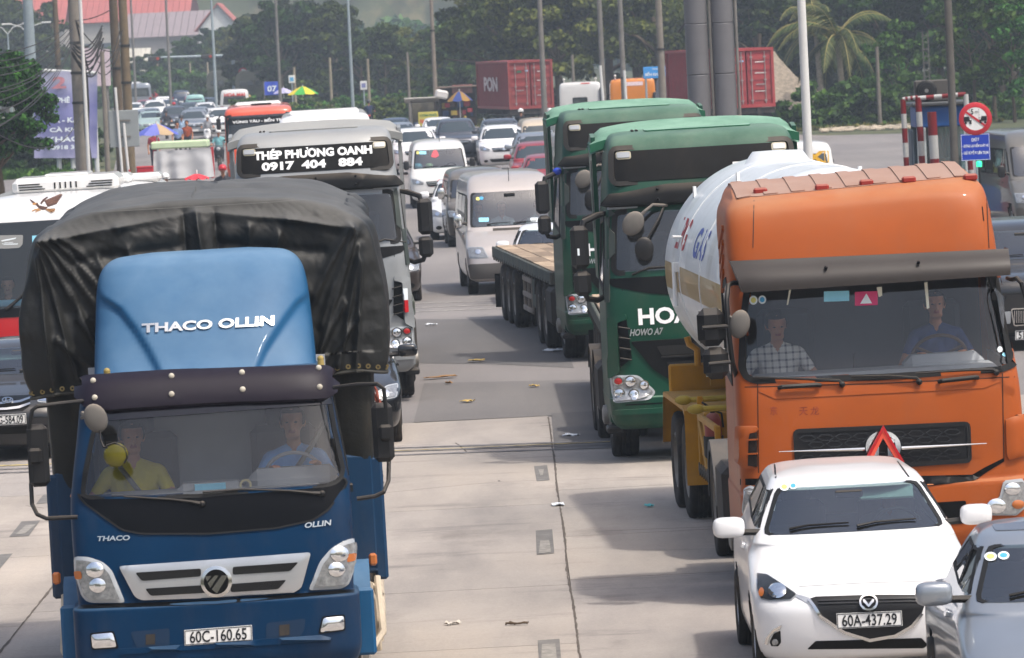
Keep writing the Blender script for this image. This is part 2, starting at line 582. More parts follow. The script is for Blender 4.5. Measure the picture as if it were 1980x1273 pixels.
class Veh:
 """a vehicle standing in the place; its root sits on the ground below the middle of its front, local +y runs to its rear"""
 def __init__(s,name,label,cat,px,d,vpx=700,lean=0.0,group=None,away=False,z=0.0,X=None):
  p=gp(px,d,z)if X is None else Vector((X,d,z))
  a=-(vpx-990)/FPX
  s.root=thing(name,label,cat,p,a+(math.pi if away else 0),group,-lean)
  s.m=Matrix.Translation(p)@Matrix.Rotation(a+(math.pi if away else 0),4,'Z')@Matrix.Rotation(-lean,4,'Y')
  s.inv=s.m.inverted();s.c=s.inv@CAM
 def local_ray(s,px,py):return s.c,(s.inv.to_3x3()@ray(px,py)).normalized()
 def loc(s,px,py,y):
  o,d=s.local_ray(px,py);return o+d*((y-o.y)/d.y)
 def pix(s,p):return project(s.m@p)
 def part(s,name,mb,mats,parent=None,smooth=40):return obj(name,mb,mats,parent or s.root,smooth)
 def use(s,mb):
  s.body=mb.bvh();s.px=caster(s.body,'px',s);s.fr=caster(s.body,'front');s.lf=caster(s.body,'left',ref=-1);s.rg=caster(s.body,'right',ref=1);s.bk=caster(s.body,'back',ref=4);s.tp=caster(s.body,'top',ref=2)
  return mb
# ================================================================ ground
def asphalt_mat(name,c,seed=0.0):
 m=bpy.data.materials.new(name);m.use_nodes=True;nt=m.node_tree;b=nt.nodes['Principled BSDF']
 tc=nt.nodes.new('ShaderNodeTexCoord');vec=tc.outputs['Object']
 big=tex(nt,0.12,5,0.6,vec);lane=tex(nt,0.55,4,0.55,vec,stretch=(1.0,0.07,1));fine=tex(nt,45,3,0.7,vec)
 k=lin(c)
 c1=ramp(nt,big,[(0.35,tuple(x*0.88 for x in k)),(0.65,tuple(x*1.1 for x in k))])
 c2=ramp(nt,lane,[(0.35,(0.86,0.86,0.87)),(0.62,(1.06,1.05,1.03))])
 c3=ramp(nt,fine,[(0.3,(0.78,0.78,0.78)),(0.7,(1.18,1.17,1.15))])
 x=mix_rgb(nt,1.0,mix_rgb(nt,1.0,c1,c2,'MULTIPLY'),c3,'MULTIPLY')
 nt.links.new(x,b.inputs['Base Color']);b.inputs['Roughness'].default_value=0.85
 b.inputs['Specular IOR Level'].default_value=0.3
 bn=nt.nodes.new('ShaderNodeBump');bn.inputs['Strength'].default_value=0.35;bn.inputs['Distance'].default_value=0.01
 nt.links.new(fine,bn.inputs['Height']);nt.links.new(bn.outputs[0],b.inputs['Normal'])
 return m
def concrete_mat():
 m=bpy.data.materials.new('worn_concrete');m.use_nodes=True;nt=m.node_tree;b=nt.nodes['Principled BSDF']
 tc=nt.nodes.new('ShaderNodeTexCoord');vec=tc.outputs['Object']
 oi=nt.nodes.new('ShaderNodeObjectInfo')
 big=tex(nt,0.22,6,0.6,vec);lane=tex(nt,0.9,6,0.6,vec,stretch=(1.0,0.16,1));fine=tex(nt,38,4,0.7,vec)
 cross=tex(nt,1.3,7,0.68,vec,stretch=(0.35,1.0,1))
 c1=ramp(nt,big,[(0.3,lin('928b83')),(0.68,lin('a8a097'))])
 c2=ramp(nt,lane,[(0.28,(0.70,0.71,0.73)),(0.55,(1.0,1.0,1.0)),(0.75,(1.07,1.05,1.02))])
 c3=ramp(nt,fine,[(0.3,(0.86,0.86,0.86)),(0.7,(1.1,1.09,1.08))])
 c4=ramp(nt,cross,[(0.56,(1,1,1)),(0.74,(0.58,0.58,0.60))])
 x=mix_rgb(nt,1.0,mix_rgb(nt,1.0,c1,c2,'MULTIPLY'),c3,'MULTIPLY')
 x=mix_rgb(nt,1.0,x,c4,'MULTIPLY')
 st_=ramp(nt,tex(nt,.55,6,.62,vec,stretch=(1.0,.5,1)),[(.60,(1,1,1)),(.70,(.74,.73,.73))]);x=mix_rgb(nt,1.0,x,st_,'MULTIPLY')
 vo=nt.nodes.new('ShaderNodeTexVoronoi');vo.feature='DISTANCE_TO_EDGE';vo.inputs['Scale'].default_value=.16
 wn_=nt.nodes.new('ShaderNodeMix');wn_.data_type='VECTOR';wn_.inputs[0].default_value=.06;nz_=nt.nodes.new('ShaderNodeTexNoise');nz_.inputs['Scale'].default_value=1.3;nz_.inputs['Detail'].default_value=5;nt.links.new(vec,nz_.inputs['Vector']);nt.links.new(vec,wn_.inputs[4]);nt.links.new(nz_.outputs['Color'],wn_.inputs[5]);nt.links.new(wn_.outputs[1],vo.inputs['Vector'])
 ck=math_n(nt,'MULTIPLY',math_n(nt,'LESS_THAN',vo.outputs['Distance'],.0016),math_n(nt,'GREATER_THAN',tex(nt,.25,2,.5,vec),.52));x=mix_rgb(nt,ck,x,lin('57504a'))
 sl_=ramp(nt,oi.outputs['Random'],[(0.0,(0.88,0.89,0.92)),(1.0,(1.05,1.03,1.0))])
 x=mix_rgb(nt,1.0,x,sl_,'MULTIPLY')
 nt.links.new(x,b.inputs['Base Color']);b.inputs['Roughness'].default_value=0.82;b.inputs['Specular IOR Level'].default_value=0.3
 bn=nt.nodes.new('ShaderNodeBump');bn.inputs['Strength'].default_value=0.25;bn.inputs['Distance'].default_value=0.008
 nt.links.new(fine,bn.inputs['Height']);nt.links.new(bn.outputs[0],b.inputs['Normal'])
 return m
ASPH=asphalt_mat('worn_asphalt','7a7674')
ASPH2=asphalt_mat('dark_asphalt','62605f')
CONC=concrete_mat()
def soil_mat():
 m=bpy.data.materials.new('dry_soil');m.use_nodes=True;nt=m.node_tree;b=nt.nodes['Principled BSDF']
 a=tex(nt,0.15,6,0.65);f=tex(nt,2.5,6,0.7)
 x=ramp(nt,a,[(0.35,lin('2c351a')),(0.54,lin('434a2a')),(0.74,lin('7a6d4c'))])
 y=ramp(nt,f,[(0.3,(0.7,0.7,0.7)),(0.7,(1.2,1.2,1.2))])
 nt.links.new(mix_rgb(nt,1.0,x,y,'MULTIPLY'),b.inputs['Base Color']);b.inputs['Roughness'].default_value=0.95
 return m
SOIL=soil_mat()
def sheet(pts,z):
 mb=MB();mb.add([(x,y,z)for x,y in pts],[tuple(range(len(pts)))])
 f=mb.f[0]
 ar=sum(pts[i][0]*pts[(i+1)%len(pts)][1]-pts[(i+1)%len(pts)][0]*pts[i][1]for i in range(len(pts)))
 if ar<0:mb.f[0]=f[::-1]
 return mb
def earth(u,v):
 x=1500*math.copysign(abs(2*u-1)**2.4,u-.5);y=10+2600*(v**1.6)
 return(x,y,earth_z(x,y))
def sm(a,b,t):
 t=max(0,min(1,(t-a)/(b-a)));return t*t*(3-2*t)
def earth_z(x,y):
 if y<=880:return-0.02-.8*sm(268,290,y)*(1-sm(400,480,y))*sm(-4,2,x)
 t=min(1,(y-560)/700);return 70*t*t*(3-2*t)*(0.85+0.25*math.sin(x*0.006+1.0)+0.12*math.sin(x*0.017))-0.01
struct('ground',MB().grid(earth,110,240,flip=False),SOIL,smooth=180)
edgeR=[ground(1760,258),ground(1600,262),ground(1200,252),ground(850,243),ground(720,217),ground(600,207),ground(520,201),ground(430,187),ground(375,172),ground(330,158)]
edgeL=[ground(255,158),ground(235,172),ground(222,190),ground(215,205),ground(225,225),ground(235,260),ground(220,330),ground(60,345)]
road_pts=[(40,28),(40,240)]+[(p.x,p.y)for p in edgeR]+[(p.x,p.y)for p in edgeL]+[(-45,190),(-45,28)]
struct('road',sheet(road_pts,0.0),ASPH)
apron=struct('concrete_apron',sheet([(-14.2,30),(10.2,30),(10.2,74.2),(-14.2,74.2)],0.004),M('joint_filler','55504a',0.95,var=0.3))
SEAMS=[-14.2,-9.4,-4.45,0.42,5.3,10.2]
rows={0:[30,37,44,52,60,68,74.2],1:[30,36.5,43,50,57,65,74.2],2:[30,38,46.2,51.2,60.2,69.0,74.2],3:[30,37,44.0,51.9,56.4,62.2,66.3,74.2],4:[30,39,47,55,64,74.2]}
for ci in range(5):
 ys=rows[ci]
 for a,b in zip(ys,ys[1:]):
  x0,x1=SEAMS[ci]+0.005,SEAMS[ci+1]-0.005
  mb=MB();g=0.012
  k0,k1=random.uniform(-0.003,0.003),random.uniform(-0.003,0.003)
  mb.add([(x0,a+g,.004),(x1,a+g+.25,.004),(x1,b-g+.25,.004),(x0,b-g,.004),(x0,a+g,.016),(x1,a+g+.25,.016),(x1,b-g+.25,.016),(x0,b-g,.016)],[(4,5,6,7),(0,1,5,4),(1,2,6,5),(2,3,7,6),(3,0,4,7)])
  if ci in(0,1):mb.v=[(x,y-.25*(x-x0)/(x1-x0),z)for x,y,z in mb.v]
  struct('concrete_slab',mb,CONC,apron,smooth=0)
def sealant(x0,y0,x1,y1,w,z,seed):
 rnd=random.Random(seed);mb=MB();n=int(abs(y1-y0)/0.14)
 L=[];
 for i in range(n+1):
  t=i/n;x=x0+(x1-x0)*t+0.02*noise.noise((seed,t*9,0))+0.004*rnd.uniform(-1,1);y=y0+(y1-y0)*t
  ww=w*(0.35+1.0*abs(noise.noise((seed+5,t*60,1)))+0.35*rnd.random())
  L.append((x-ww,y));L.append((x+ww,y))
 return mb.add([(x,y,z)for x,y in L],[(2*i,2*i+1,2*i+3,2*i+2)for i in range(n)])
TAR=M('tar','574f47',0.9,var=0.3,vscale=8)
struct('tar_joint',sealant(0.42,31,0.42,74.2,0.014,0.02,3),TAR,apron,0)
struct('tar_joint',sealant(-4.45,31,-4.45,74,0.016,0.02,9),TAR,apron,0)
struct('tar_joint',sealant(5.3,31,5.3,74,0.014,0.02,12),TAR,apron,0)
def patch(name,quad,z,m,kind='structure'):
 mb=sheet([(p.x,p.y)for p in quad],z);return struct(name,mb,m)
patch('asphalt_patch',[ground(1085,648),ground(1010,618),ground(700,618),ground(640,700),ground(960,705),ground(1110,712)],0.004,ASPH2)
patch('asphalt_patch',[ground(820,742),ground(1150,735),ground(1170,800),ground(800,818)],0.008,asphalt_mat('patched_asphalt','6d6a68'))
patch('asphalt_patch',[ground(1066,802),ground(1200,796),ground(1230,868),ground(1072,874)],0.02,ASPH2)
PAINT_OLD=M('worn_paint','a7a59f',0.8,var=0.3,vscale=12)
GREYP=M('blacked_out_paint','6b6864',0.8,var=0.25,vscale=5)
for q in([(1033,905),(1058,903),(1063,932),(1038,934)],[(1036,1030),(1068,1027),(1072,1074),(1038,1077)],[(1040,1243),(1082,1240),(1086,1290),(1043,1293)],[(42,1012),(78,1010),(56,1040),(18,1042)],[(84,960),(115,957),(103,975),(70,978)],[(-20,1078),(25,1074),(0,1104),(-45,1108)]):
 patch('lane_dash',[ground(*p)for p in q],0.020,GREYP)
for q in([(1045,1050),(1062,1049),(1066,1072),(1042,1075)],[(1041,912),(1052,911),(1050,922),(1045,924)],[(1048,1252),(1074,1250),(1078,1290),(1046,1293)],[(50,1020),(70,1018),(48,1036),(30,1038)]):
 patch('lane_dash',[ground(*p)for p in q],0.024,M('scuffed_paint','86827b',0.85,var=0.35,vscale=14))
def strip(name,px0,py0,px1,py1,w,z,m,n=40,seed=1):
 a,b=ground(px0,py0),ground(px1,py1);rnd=random.Random(seed);mb=MB();L=[]
 for i in range(n+1):
  t=i/n;p=a.lerp(b,t);ww=w*(0.55+0.6*rnd.random())
  L+=[(p.x,p.y-ww,z),(p.x,p.y+ww,z)]
 return struct(name,mb.add(L,[(2*i,2*i+2,2*i+3,2*i+1)for i in range(n)]),m,None,0)
RUM=M('rumble_grey','6f6c6b',0.85,var=0.35,vscale=6);RUY=M('rumble_yellow','a39468',0.85,var=0.35,vscale=6)
for i,(y0,y1)in enumerate(((872,855),(879,861),(886,868))):
 strip('rumble_strip',700,y0,1190,y1,0.10,0.022,RUM,seed=i)
strip('rumble_strip',760,876,1180,858,0.05,0.026,RUY,seed=8)
for i,(y0,y1)in enumerate(((588,580),(596,588),(604,595))):
 strip('rumble_strip',790,y0,1010,y1,0.10,0.006,M('rumble_pale','9a968f',0.85,var=0.3,vscale=6),seed=20+i)
for i,(y0,y1)in enumerate(((905,900),(912,907),(919,914))):
 strip('rumble_strip',-30,y0,112,y1,0.10,0.022,RUM if i!=0 else RUY,seed=30+i)
def scrap(px,py,sx,sy,m,lab,cat='litter',seed=1):
 p=ground(px,py);rnd=random.Random(seed)
 mb=MB();n=5
 def f(u,v):
  return((u-.5)*sx+rnd.uniform(-.15,.15)*sx/n,(v-.5)*sy+rnd.uniform(-.15,.15)*sy/n,0.03+0.02*rnd.random()+0.015*noise.noise((u*3,v*3,seed)))
 mb.grid(f,n,n)
 mb.grid(lambda u,v:tuple(Vector(mb.v[int(round(u*n))*(n+1)+int(round(v*n))])-Vector((0,0,.008))),n,n,True)
 o=obj('litter',mb,m,None,0,p);o.rotation_euler=(0,0,rnd.random()*3)
 return tag(o,lab,cat,'scraps of litter on the roadway')
WP=M('white_paper','d9dde0',0.8,var=0.05);BP=M('brown_paper','8b6a45',0.9,var=0.3);YP=M('yellow_leaf','b59a5a',0.9,var=0.2);CP=M('cyan_plastic','5fb7b4',0.5,var=0.1)
scrap(1079,981,.13,.2,WP,'white paper scrap beside the tar joint on the concrete',seed=2)
scrap(1256,984,.07,.12,CP,'pale turquoise plastic scrap on concrete near the tanker',seed=3)
scrap(850,733,.17,.5,BP,'torn brown cardboard scrap on the asphalt, largest of the litter',seed=4)
scrap(868,744,.09,.18,BP,'small brown scrap just beside the torn cardboard',seed=5)
scrap(921,701,.2,.25,YP,'straw coloured paper scrap in the middle of the asphalt lane',seed=6)
scrap(1070,681,.2,.3,WP,'flat white scrap on asphalt beside the far green flatbed',seed=7)
scrap(1105,846,.2,.12,WP,'white strip of paper on the dark patch by the green truck',seed=8)
scrap(876,1212,.16,.06,M('pale_paper','bdb6ab',0.9,var=.1),'faded paper strip flattened on the front concrete slab',seed=9)
scrap(1000,1213,.2,.04,M('dry_twig','57493a',0.9),'thin dry twig on the concrete right of the blue truck','twig',seed=10)
scrap(904,780,.16,.2,YP,'yellowish dry leaf near the edge of the concrete','leaf',seed=11)
scrap(834,631,.1,.2,WP,'tiny white fleck of paper beside the silver truck',seed=12)
scrap(1033,750,.12,.2,YP,'dry leaf on asphalt near the green tractor wheels','leaf',seed=13)
# ================================================================ shared materials and pieces
BLACKP=M('black_plastic','151516',0.55,var=0.12,dust=0.15)
BLACKG=M('black_gloss','09090a',0.3,var=0.0,spec=.15)
RUBBER=M('tyre_rubber','1d1c1b',0.9,var=0.25,vscale=12,grime=0.55)
GASKET=M('window_rubber','161616',0.7,var=0.1)
CHROME=M('chrome','d2d2d0',0.12,metal=1.0,var=0.05)
SILVERTRIM=M('silver_trim','b9bbbd',0.3,metal=0.7,var=0.06,coat=0.3)
STEELRIM=M('wheel_rim','8d8a84',0.55,metal=0.5,var=0.2,vscale=7,grime=0.5)
ALLOY=M('alloy_rim','a5a7aa',0.35,metal=0.7,var=0.1)
CHASSIS=M('chassis_steel','35312d',0.8,var=0.3,grime=0.4)
LENS=M('lamp_lens','9da1a4',0.12,var=0.05,coat=1.0)
LENSDARK=M('lamp_bowl','97999a',0.2,metal=0.5,var=0.4,vscale=30,coat=0.8)
REFLECTOR=M('lamp_reflector','e6e8ea',0.08,metal=0.95,var=0.1,vscale=25)
AMBER=M('amber_lens','a8602c',0.25,var=0.05,coat=0.6)
REDLENS=M('red_lens','a01713',0.25,var=0.1,coat=0.5)
WHITEPL=M('plate_white','d9d9d6',0.5,var=0.04)
BLACKINK=M('black_ink','15161a',0.6,var=0)
WHITEINK=M('white_ink','e2e4e4',0.6,var=0.05,vscale=10)
DASH=M('dash_grey','8a8c8e',0.7,var=0.08)
DASHDK=M('dash_dark','2c2d2f',0.75,var=0.1)
SEATM=M('seat_cloth','3c4046',0.9,var=0.15)
LINING=M('cabin_lining','a2a5aa',0.85,var=0.08)
DARKCAR=M('dark_cabin','1c1f22',0.8,var=0.1)
MIRRORB=M('mirror_shell','1b1b1c',0.45,var=0.1,dust=0.12)
STICK_Y=M('sticker_yellow','d8d27a',0.5,var=0.05);STICK_B=M('sticker_blue','4ea1d0',0.5,var=0.05);STICK_W=M('sticker_white','dfe7ea',0.5,var=0.03);STICK_C=M('sticker_cyan','8fd0e6',0.5,var=0.06)
GLASS_CAB=glass('windscreen_glass',(0.97,0.98,0.98),0.02,0.03,0.015)
GLASS_HAZY=glass('hazy_windscreen',(0.74,0.79,0.82),0.05,0.04,0.025)
GLASS_CAR=glass('car_glass',(0.55,0.66,0.66),0.16,0.02,0.02)
GLASS_DARK=glass('dark_tinted_glass',(0.10,0.12,0.13),0.16,0.02,0.02)
def tyre_mesh(Rr,w,lug):
 k=('tyre',Rr,w,lug)
 if k in MATS:return MATS[k]
 ri=Rr*0.56
 pr=[(ri,-w*.42),(Rr*.72,-w*.5),(Rr*.9,-w*.5),(Rr*.97,-w*.44),(Rr,-w*.33)]
 for g in(-.18,.0,.18):pr+=[(Rr,w*(g-.035)),(Rr*.975,w*(g-.02)),(Rr*.975,w*(g+.02)),(Rr,w*(g+.035))]
 pr+=[(Rr,w*.33),(Rr*.97,w*.44),(Rr*.9,w*.5),(Rr*.72,w*.5),(ri,w*.42)]
 n=72 if lug else 36
 mb=MB();mb.lathe(pr,axis='x',n=n,cap=False)
 if lug:
  vs=[]
  for i,p in enumerate(mb.v):
   j=i%n;row=i//n;x,y,z=p
   r=math.hypot(y,z)
   sh=(j+(2 if row>9 else 0))%4
   if r>Rr*.9 and sh<1:f=(r-lug)/r;y*=f;z*=f
   vs.append((x,y,z))
  mb.v=vs
 MATS[k]=mesh_of('tyre',mb,RUBBER,50);return MATS[k]
def rim_mesh(Rr,w,kind,m):
 k=('rim',Rr,w,kind,m.name)
 if k in MATS:return MATS[k]
 ri=Rr*0.57;mb=MB()
 if kind=='truck_front':pr=[(ri,-w*.4),(ri,w*.44),(ri*.92,w*.46),(ri*.86,w*.3),(ri*.7,w*.34),(ri*.62,w*.52),(ri*.4,w*.56),(ri*.38,w*.75),(ri*.2,w*.8),(.001,w*.8)]
 elif kind=='truck_rear':pr=[(ri,-w*.4),(ri,w*.44),(ri*.92,w*.46),(ri*.88,w*.2),(ri*.8,-w*.1),(ri*.5,-w*.12),(ri*.45,w*.25),(ri*.2,w*.3),(.001,w*.3)]
 else:pr=[(ri,-w*.4),(ri,w*.42),(ri*.93,w*.44),(ri*.9,w*.3),(ri*.3,w*.42),(ri*.22,w*.44),(.001,w*.44)]
 mb.lathe(pr,axis='x',n=30,cap=False)
 nb=10 if 'truck' in kind else 5
 for i in range(nb):
  a=2*math.pi*i/nb
  if 'truck' in kind:mb.cyl((w*.33 if kind=='truck_front' else-w*.1,ri*.6*math.cos(a),ri*.6*math.sin(a)),(w*.42 if kind=='truck_front' else 0,ri*.6*math.cos(a),ri*.6*math.sin(a)),.018,n=6)
 MATS[k]=mesh_of('rim',mb,m,40);return MATS[k]
def wheel(V,x,y,Rr=0.31,w=0.2,kind='car',rim=None,steer=0.0):
 o=obj('wheel',tyre_mesh(Rr,w,0.018 if 'truck' in kind else 0.0),None,V.root,loc=(x,y,Rr))
 o.rotation_euler=(0,0,(0 if x>0 else math.pi)+steer)
 obj('rim',rim_mesh(Rr,w,kind,rim or(STEELRIM if 'truck' in kind else ALLOY)),None,o)
 return o
def plate(V,quad,text,cast=None,z=3,mode='px'):
 c0=cast or V.px;y0=min(c0(*q)[0].y for q in quad)-.012;nn=Vector((0,-1,0))
 c=(lambda u,v:(V.loc(u,v,y0),nn))if mode=='px' else(lambda u,v:(Vector((u,y0,v)),nn))
 p=V.part('number_plate',shell(c,quad,99 if mode=='px' else 9,.0,.03),WHITEPL,smooth=0)
 q=quad;ce=Vector((sum(a[0]for a in q)/4,sum(a[1]for a in q)/4))
 qq=[tuple(ce+(Vector(a)-ce)*.84)for a in q];qq=[(a[0],ce.y+(a[1]-ce.y)*.9)for a in qq]
 order=[3,2,1,0]if mode=='px' else[0,1,2,3]
 obj('lettering',text_on(c,text,[qq[i]for i in order],0.012,0,.004),BLACKINK,p,0)
 k=(1.0,2.2)if mode=='px' else(.005,.011)
 obj('border',band(c,shrink(q,k[0]),shrink(q,k[1]),.003,.0),BLACKINK,p,0)
 return p
def arm_tube(V,pts,r=.014,m=None,name='mirror_arm',parent=None):
 return V.part(name,MB().tube(pts,r,8),m or BLACKP,parent)
def lam(name,V,poly,m,off=.012,thick=.03,step=6,crown=.0,cast=None,parent=None,smooth=40):
 return V.part(name,shell(cast or V.px,poly,step,off,thick,crown),m,parent,smooth)
def crop(pts,ox,oy,k):return[(ox+k*x,oy+k*y)for x,y in pts]
# ================================================================ people
SKIN=M('skin','a9765a',0.6,var=0.06);HAIRM=M('black_hair','100d0b',0.8,spec=.05,var=0.15,vscale=30);EYEM=M('eye_dark','140e0b',0.3,var=0)
PANTS=M('dark_trousers','23262e',0.9,var=0.15)
def cloth(name,c,**k):return M(name,c,0.9,var=0.1,vscale=9,bump=0.15,bscale=40,**k)
def plaid():
 if 'plaid_shirt' in MATS:return MATS['plaid_shirt']
 m=bpy.data.materials.new('plaid_shirt');MATS['plaid_shirt']=m;m.use_nodes=True;nt=m.node_tree;b=nt.nodes['Principled BSDF']
 tc=nt.nodes.new('ShaderNodeTexCoord');sx=nt.nodes.new('ShaderNodeSeparateXYZ');nt.links.new(tc.outputs['Object'],sx.inputs[0])
 def line(o,per,w):
  a=math_n(nt,'FRACT',math_n(nt,'MULTIPLY',o,1/per));return math_n(nt,'LESS_THAN',a,w)
 f=math_n(nt,'ADD',math_n(nt,'MULTIPLY',line(sx.outputs[0],.062,.3),.5),math_n(nt,'MULTIPLY',line(sx.outputs[2],.062,.3),.5),True)
 nt.links.new(mix_rgb(nt,f,lin('d5d2cc'),lin('4b4a55')),b.inputs['Base Color']);b.inputs['Roughness'].default_value=.9
 return m
def capsule(mb,p0,r0,p1,r1,n=10):
 p0,p1=Vector(p0),Vector(p1);d=p1-p0;L=d.length
 if L<1e-5:mb.ball(p0,r0,n,8);return
 t=d/L;path=[];rs=[]
 for k in(-1,-.8,-.5,0):path.append(p0+t*(r0*k));rs.append(max(.0008,r0*math.sqrt(max(0,1-k*k))))
 for k in(0,.5,.8,1):path.append(p1+t*(r1*k));rs.append(max(.0008,r1*math.sqrt(max(0,1-k*k))))
 mb.tube(path,rs,n)
def hand(P,wrist,direction,palm_n,side,curl=0.9,s=1.0):
 """palm, four unequal fingers bent round what they hold, thumb leaving the side of the palm"""
 w=Vector(wrist);d=Vector(direction).normalized();nn=Vector(palm_n);nn=(nn-d*nn.dot(d)).normalized();sd=d.cross(nn).normalized()*side
 pc=w+d*.05*s
 for k in(-1,-.33,.33,1):P.append((w+d*.015*s,.02*s,pc+d*.038*s+sd*(.026*k*s),.0125*s,'skin'))
 for k,ln in((-1,.062),(-.33,.078),(.33,.082),(1,.07)):
  q=pc+d*.042*s+sd*(.027*k*s);a=d
  for j,part in enumerate((.45,.32,.23)):
   a=(a*math.cos(curl*(.35+.4*j))+nn*math.sin(curl*(.35+.4*j))).normalized()
   q2=q+a*(ln*part*s);P.append((q,.0098*s,q2,.0085*s,'skin'));q=q2
 q=w+d*.03*s+sd*(.024*s)
 a=(d*.6+sd*.75+nn*.35).normalized();q2=q+a*.045*s;P.append((q,.013*s,q2,.0105*s,'skin'))
 a=(d*.9+sd*.15+nn*.5).normalized();P.append((q2,.0105*s,q2+a*.032*s,.009*s,'skin'))
def person(label,mtx,shirt,arms,legs=None,skin=None,pants=None,hat=None,hair=True,turn=0.0,lean=0.0,group=None,voxel=0.012,sleeve=.55,fem=False,hair_long=False,legs_on=True):
 """seated or riding figure facing local -y, hips at the origin; arms = ((elbow, wrist), (elbow, wrist)) for the -x and +x side"""
 P=[]
 T=Matrix.Rotation(-lean,3,'X')
 def t(x,y,z):return T@Vector((x,y,z))
 k=.92 if fem else 1.0
 P.append((t(-.07,0,.02),.13,t(.07,0,.02),.13,'pants'))
 P.append((t(0,.0,.08),.135,t(0,.01,.3),.145*k,'shirt'))
 for s_ in(-1,1):
  P.append((t(.055*s_,0,.12),.11,t(.085*s_,.0,.4),.105*k,'shirt'))
  P.append((t(.05*s_,0,.44),.085,t(.165*s_*k,.0,.445),.068,'shirt'))
  P.append((t(.03*s_,.0,.5),.06,t(.12*s_*k,.0,.47),.055,'shirt'))
 P.append((t(0,.0,.48),.058,t(0,-.015,.6),.053,'skin'))
 hc=t(0,-.025,.70)
 Rh=T@Matrix.Rotation(turn,3,'Z')
 def h(x,y,z):return hc+Rh@Vector((x,y,z))
 P.append((h(0,.015,.03),.088,h(0,-.005,.055),.086,'skin'))
 P.append((h(0,-.015,0.0),.078,h(0,-.03,-.05),.06,'skin'))
 P.append((h(-.025,-.045,-.075),.035,h(.025,-.045,-.075),.035,'skin'))
 P.append((h(0,-.095,.02),.011,h(0,-.108,-.018),.016,'skin'))
 P.append((h(-.03,-.085,.035),.014,h(.03,-.085,.035),.014,'skin'))
 P.append((h(-.018,-.086,-.052),.010,h(.018,-.086,-.052),.010,'lip'))
 for s_ in(-1,1):
  P.append((h(.088*s_,.01,.02),.017,h(.085*s_,.015,-.02),.012,'skin'))
  sh=t(.185*s_*k,0,.44);el,wr=(Vector(q)for q in arms[0 if s_<0 else 1])
  m_=sh.lerp(el,sleeve)
  P.append((sh,.062,m_,.052,'shirt'));P.append((m_,.045,el,.04,'shirt' if sleeve>.9 else 'skin'));P.append((el,.04,wr,.028,'skin' if sleeve<.95 else 'shirt'))
  dirn=(wr-el).normalized()
  hand(P,wr,dirn,(0,-.2,-1),-s_)
  if legs_on:
   kn,an=(legs or(((-.14,-.42,.08),(-.13,-.45,-.36)),((.14,-.42,.08),(.13,-.45,-.36))))[0 if s_<0 else 1]
   P.append(((.09*s_,-.02,.02),.085,kn,.06,'pants'));P.append((kn,.06,an,.042,'pants'))
   P.append((Vector(an),.042,Vector(an)+Vector((0,-.13,-.05)),.034,'shoe'))
 mb=MB();
 for p0,r0,p1,r1,tg in P:capsule(mb,p0,r0,p1,r1)
 me=mesh_of('person',mb,[skin or SKIN],0)
 o=bpy.data.objects.new('person',me);COL.objects.link(o)
 rm=o.modifiers.new('r','REMESH');rm.mode='VOXEL';rm.voxel_size=voxel
 sm=o.modifiers.new('s','SMOOTH');sm.iterations=2;sm.factor=.4
 dg=bpy.context.evaluated_depsgraph_get()
 me2=bpy.data.meshes.new_from_object(o.evaluated_get(dg));o.modifiers.clear();o.data=me2;bpy.data.meshes.remove(me)
 me2.name='person'
 me2.materials.clear()
 for m in(skin or SKIN,shirt,pants or PANTS,M('lip','8a4d42',.5,var=0),M('shoe','1c1a19',.6,var=.1)):me2.materials.append(m)
 code={'skin':0,'shirt':1,'pants':2,'lip':3,'shoe':4}
 A=np.array([list(p[0])for p in P]);B=np.array([list(p[2])for p in P]);r0=np.array([p[1]for p in P]);r1=np.array([p[3]for p in P]);tg=np.array([code[p[4]]for p in P])
 n=len(me2.polygons);ce=np.empty(n*3);me2.polygons.foreach_get('center',ce);ce=ce.reshape(n,3)
 d=B-A;L2=np.maximum((d*d).sum(1),1e-9)
 u=np.clip(((ce[:,None,:]-A)*d).sum(2)/L2,0,1);q=A+u[...,None]*d
 ds=np.linalg.norm(ce[:,None,:]-q,axis=2)-(r0+(r1-r0)*u)
 me2.polygons.foreach_set('material_index',tg[ds.argmin(1)].astype(np.int32));me2.shade_smooth();me2.update()
 for s_ in(-1,1):
  obj('eye',MB().ball(h(.032*s_,-.088,.018),(.013,.008,.007),8,6),EYEM,o)
 if hair:
  hb=MB();hb.ball(h(0,.012,.04),(.102,.108,.104),20,14,Rh.to_4x4().to_3x3())
  def gone(c):
   l=Rh.inverted()@(c-hc)
   return l.y<-.055 and l.z<.075 or(l.z<(-.06 if hair_long else 0.0)and l.y<.03 and not hair_long)or(l.z<-.045 and not hair_long)or(hair_long and l.y<-.01 and l.z<.06)
  cut(hb,gone);obj('hair',hb,HAIRM,o)
 if hat is not None:
  hb=MB();hb.ball(h(0,.005,.06),(.125,.14,.115),18,12,Rh)
  cut(hb,lambda c:(Rh.inverted()@(c-hc)).z<.015)
  hb.tube([h(.125*math.cos(a),.005+.14*math.sin(a),.018)for a in(2*math.pi*i/18 for i in range(18))],.01,6,closed=True)
  hb.rbox(h(0,-.15,.06),(.17,.07,.012),.004,Rh)
  obj('helmet',hb,hat,o)
 o.matrix_world=mtx
 return tag(o,label,'person',group)
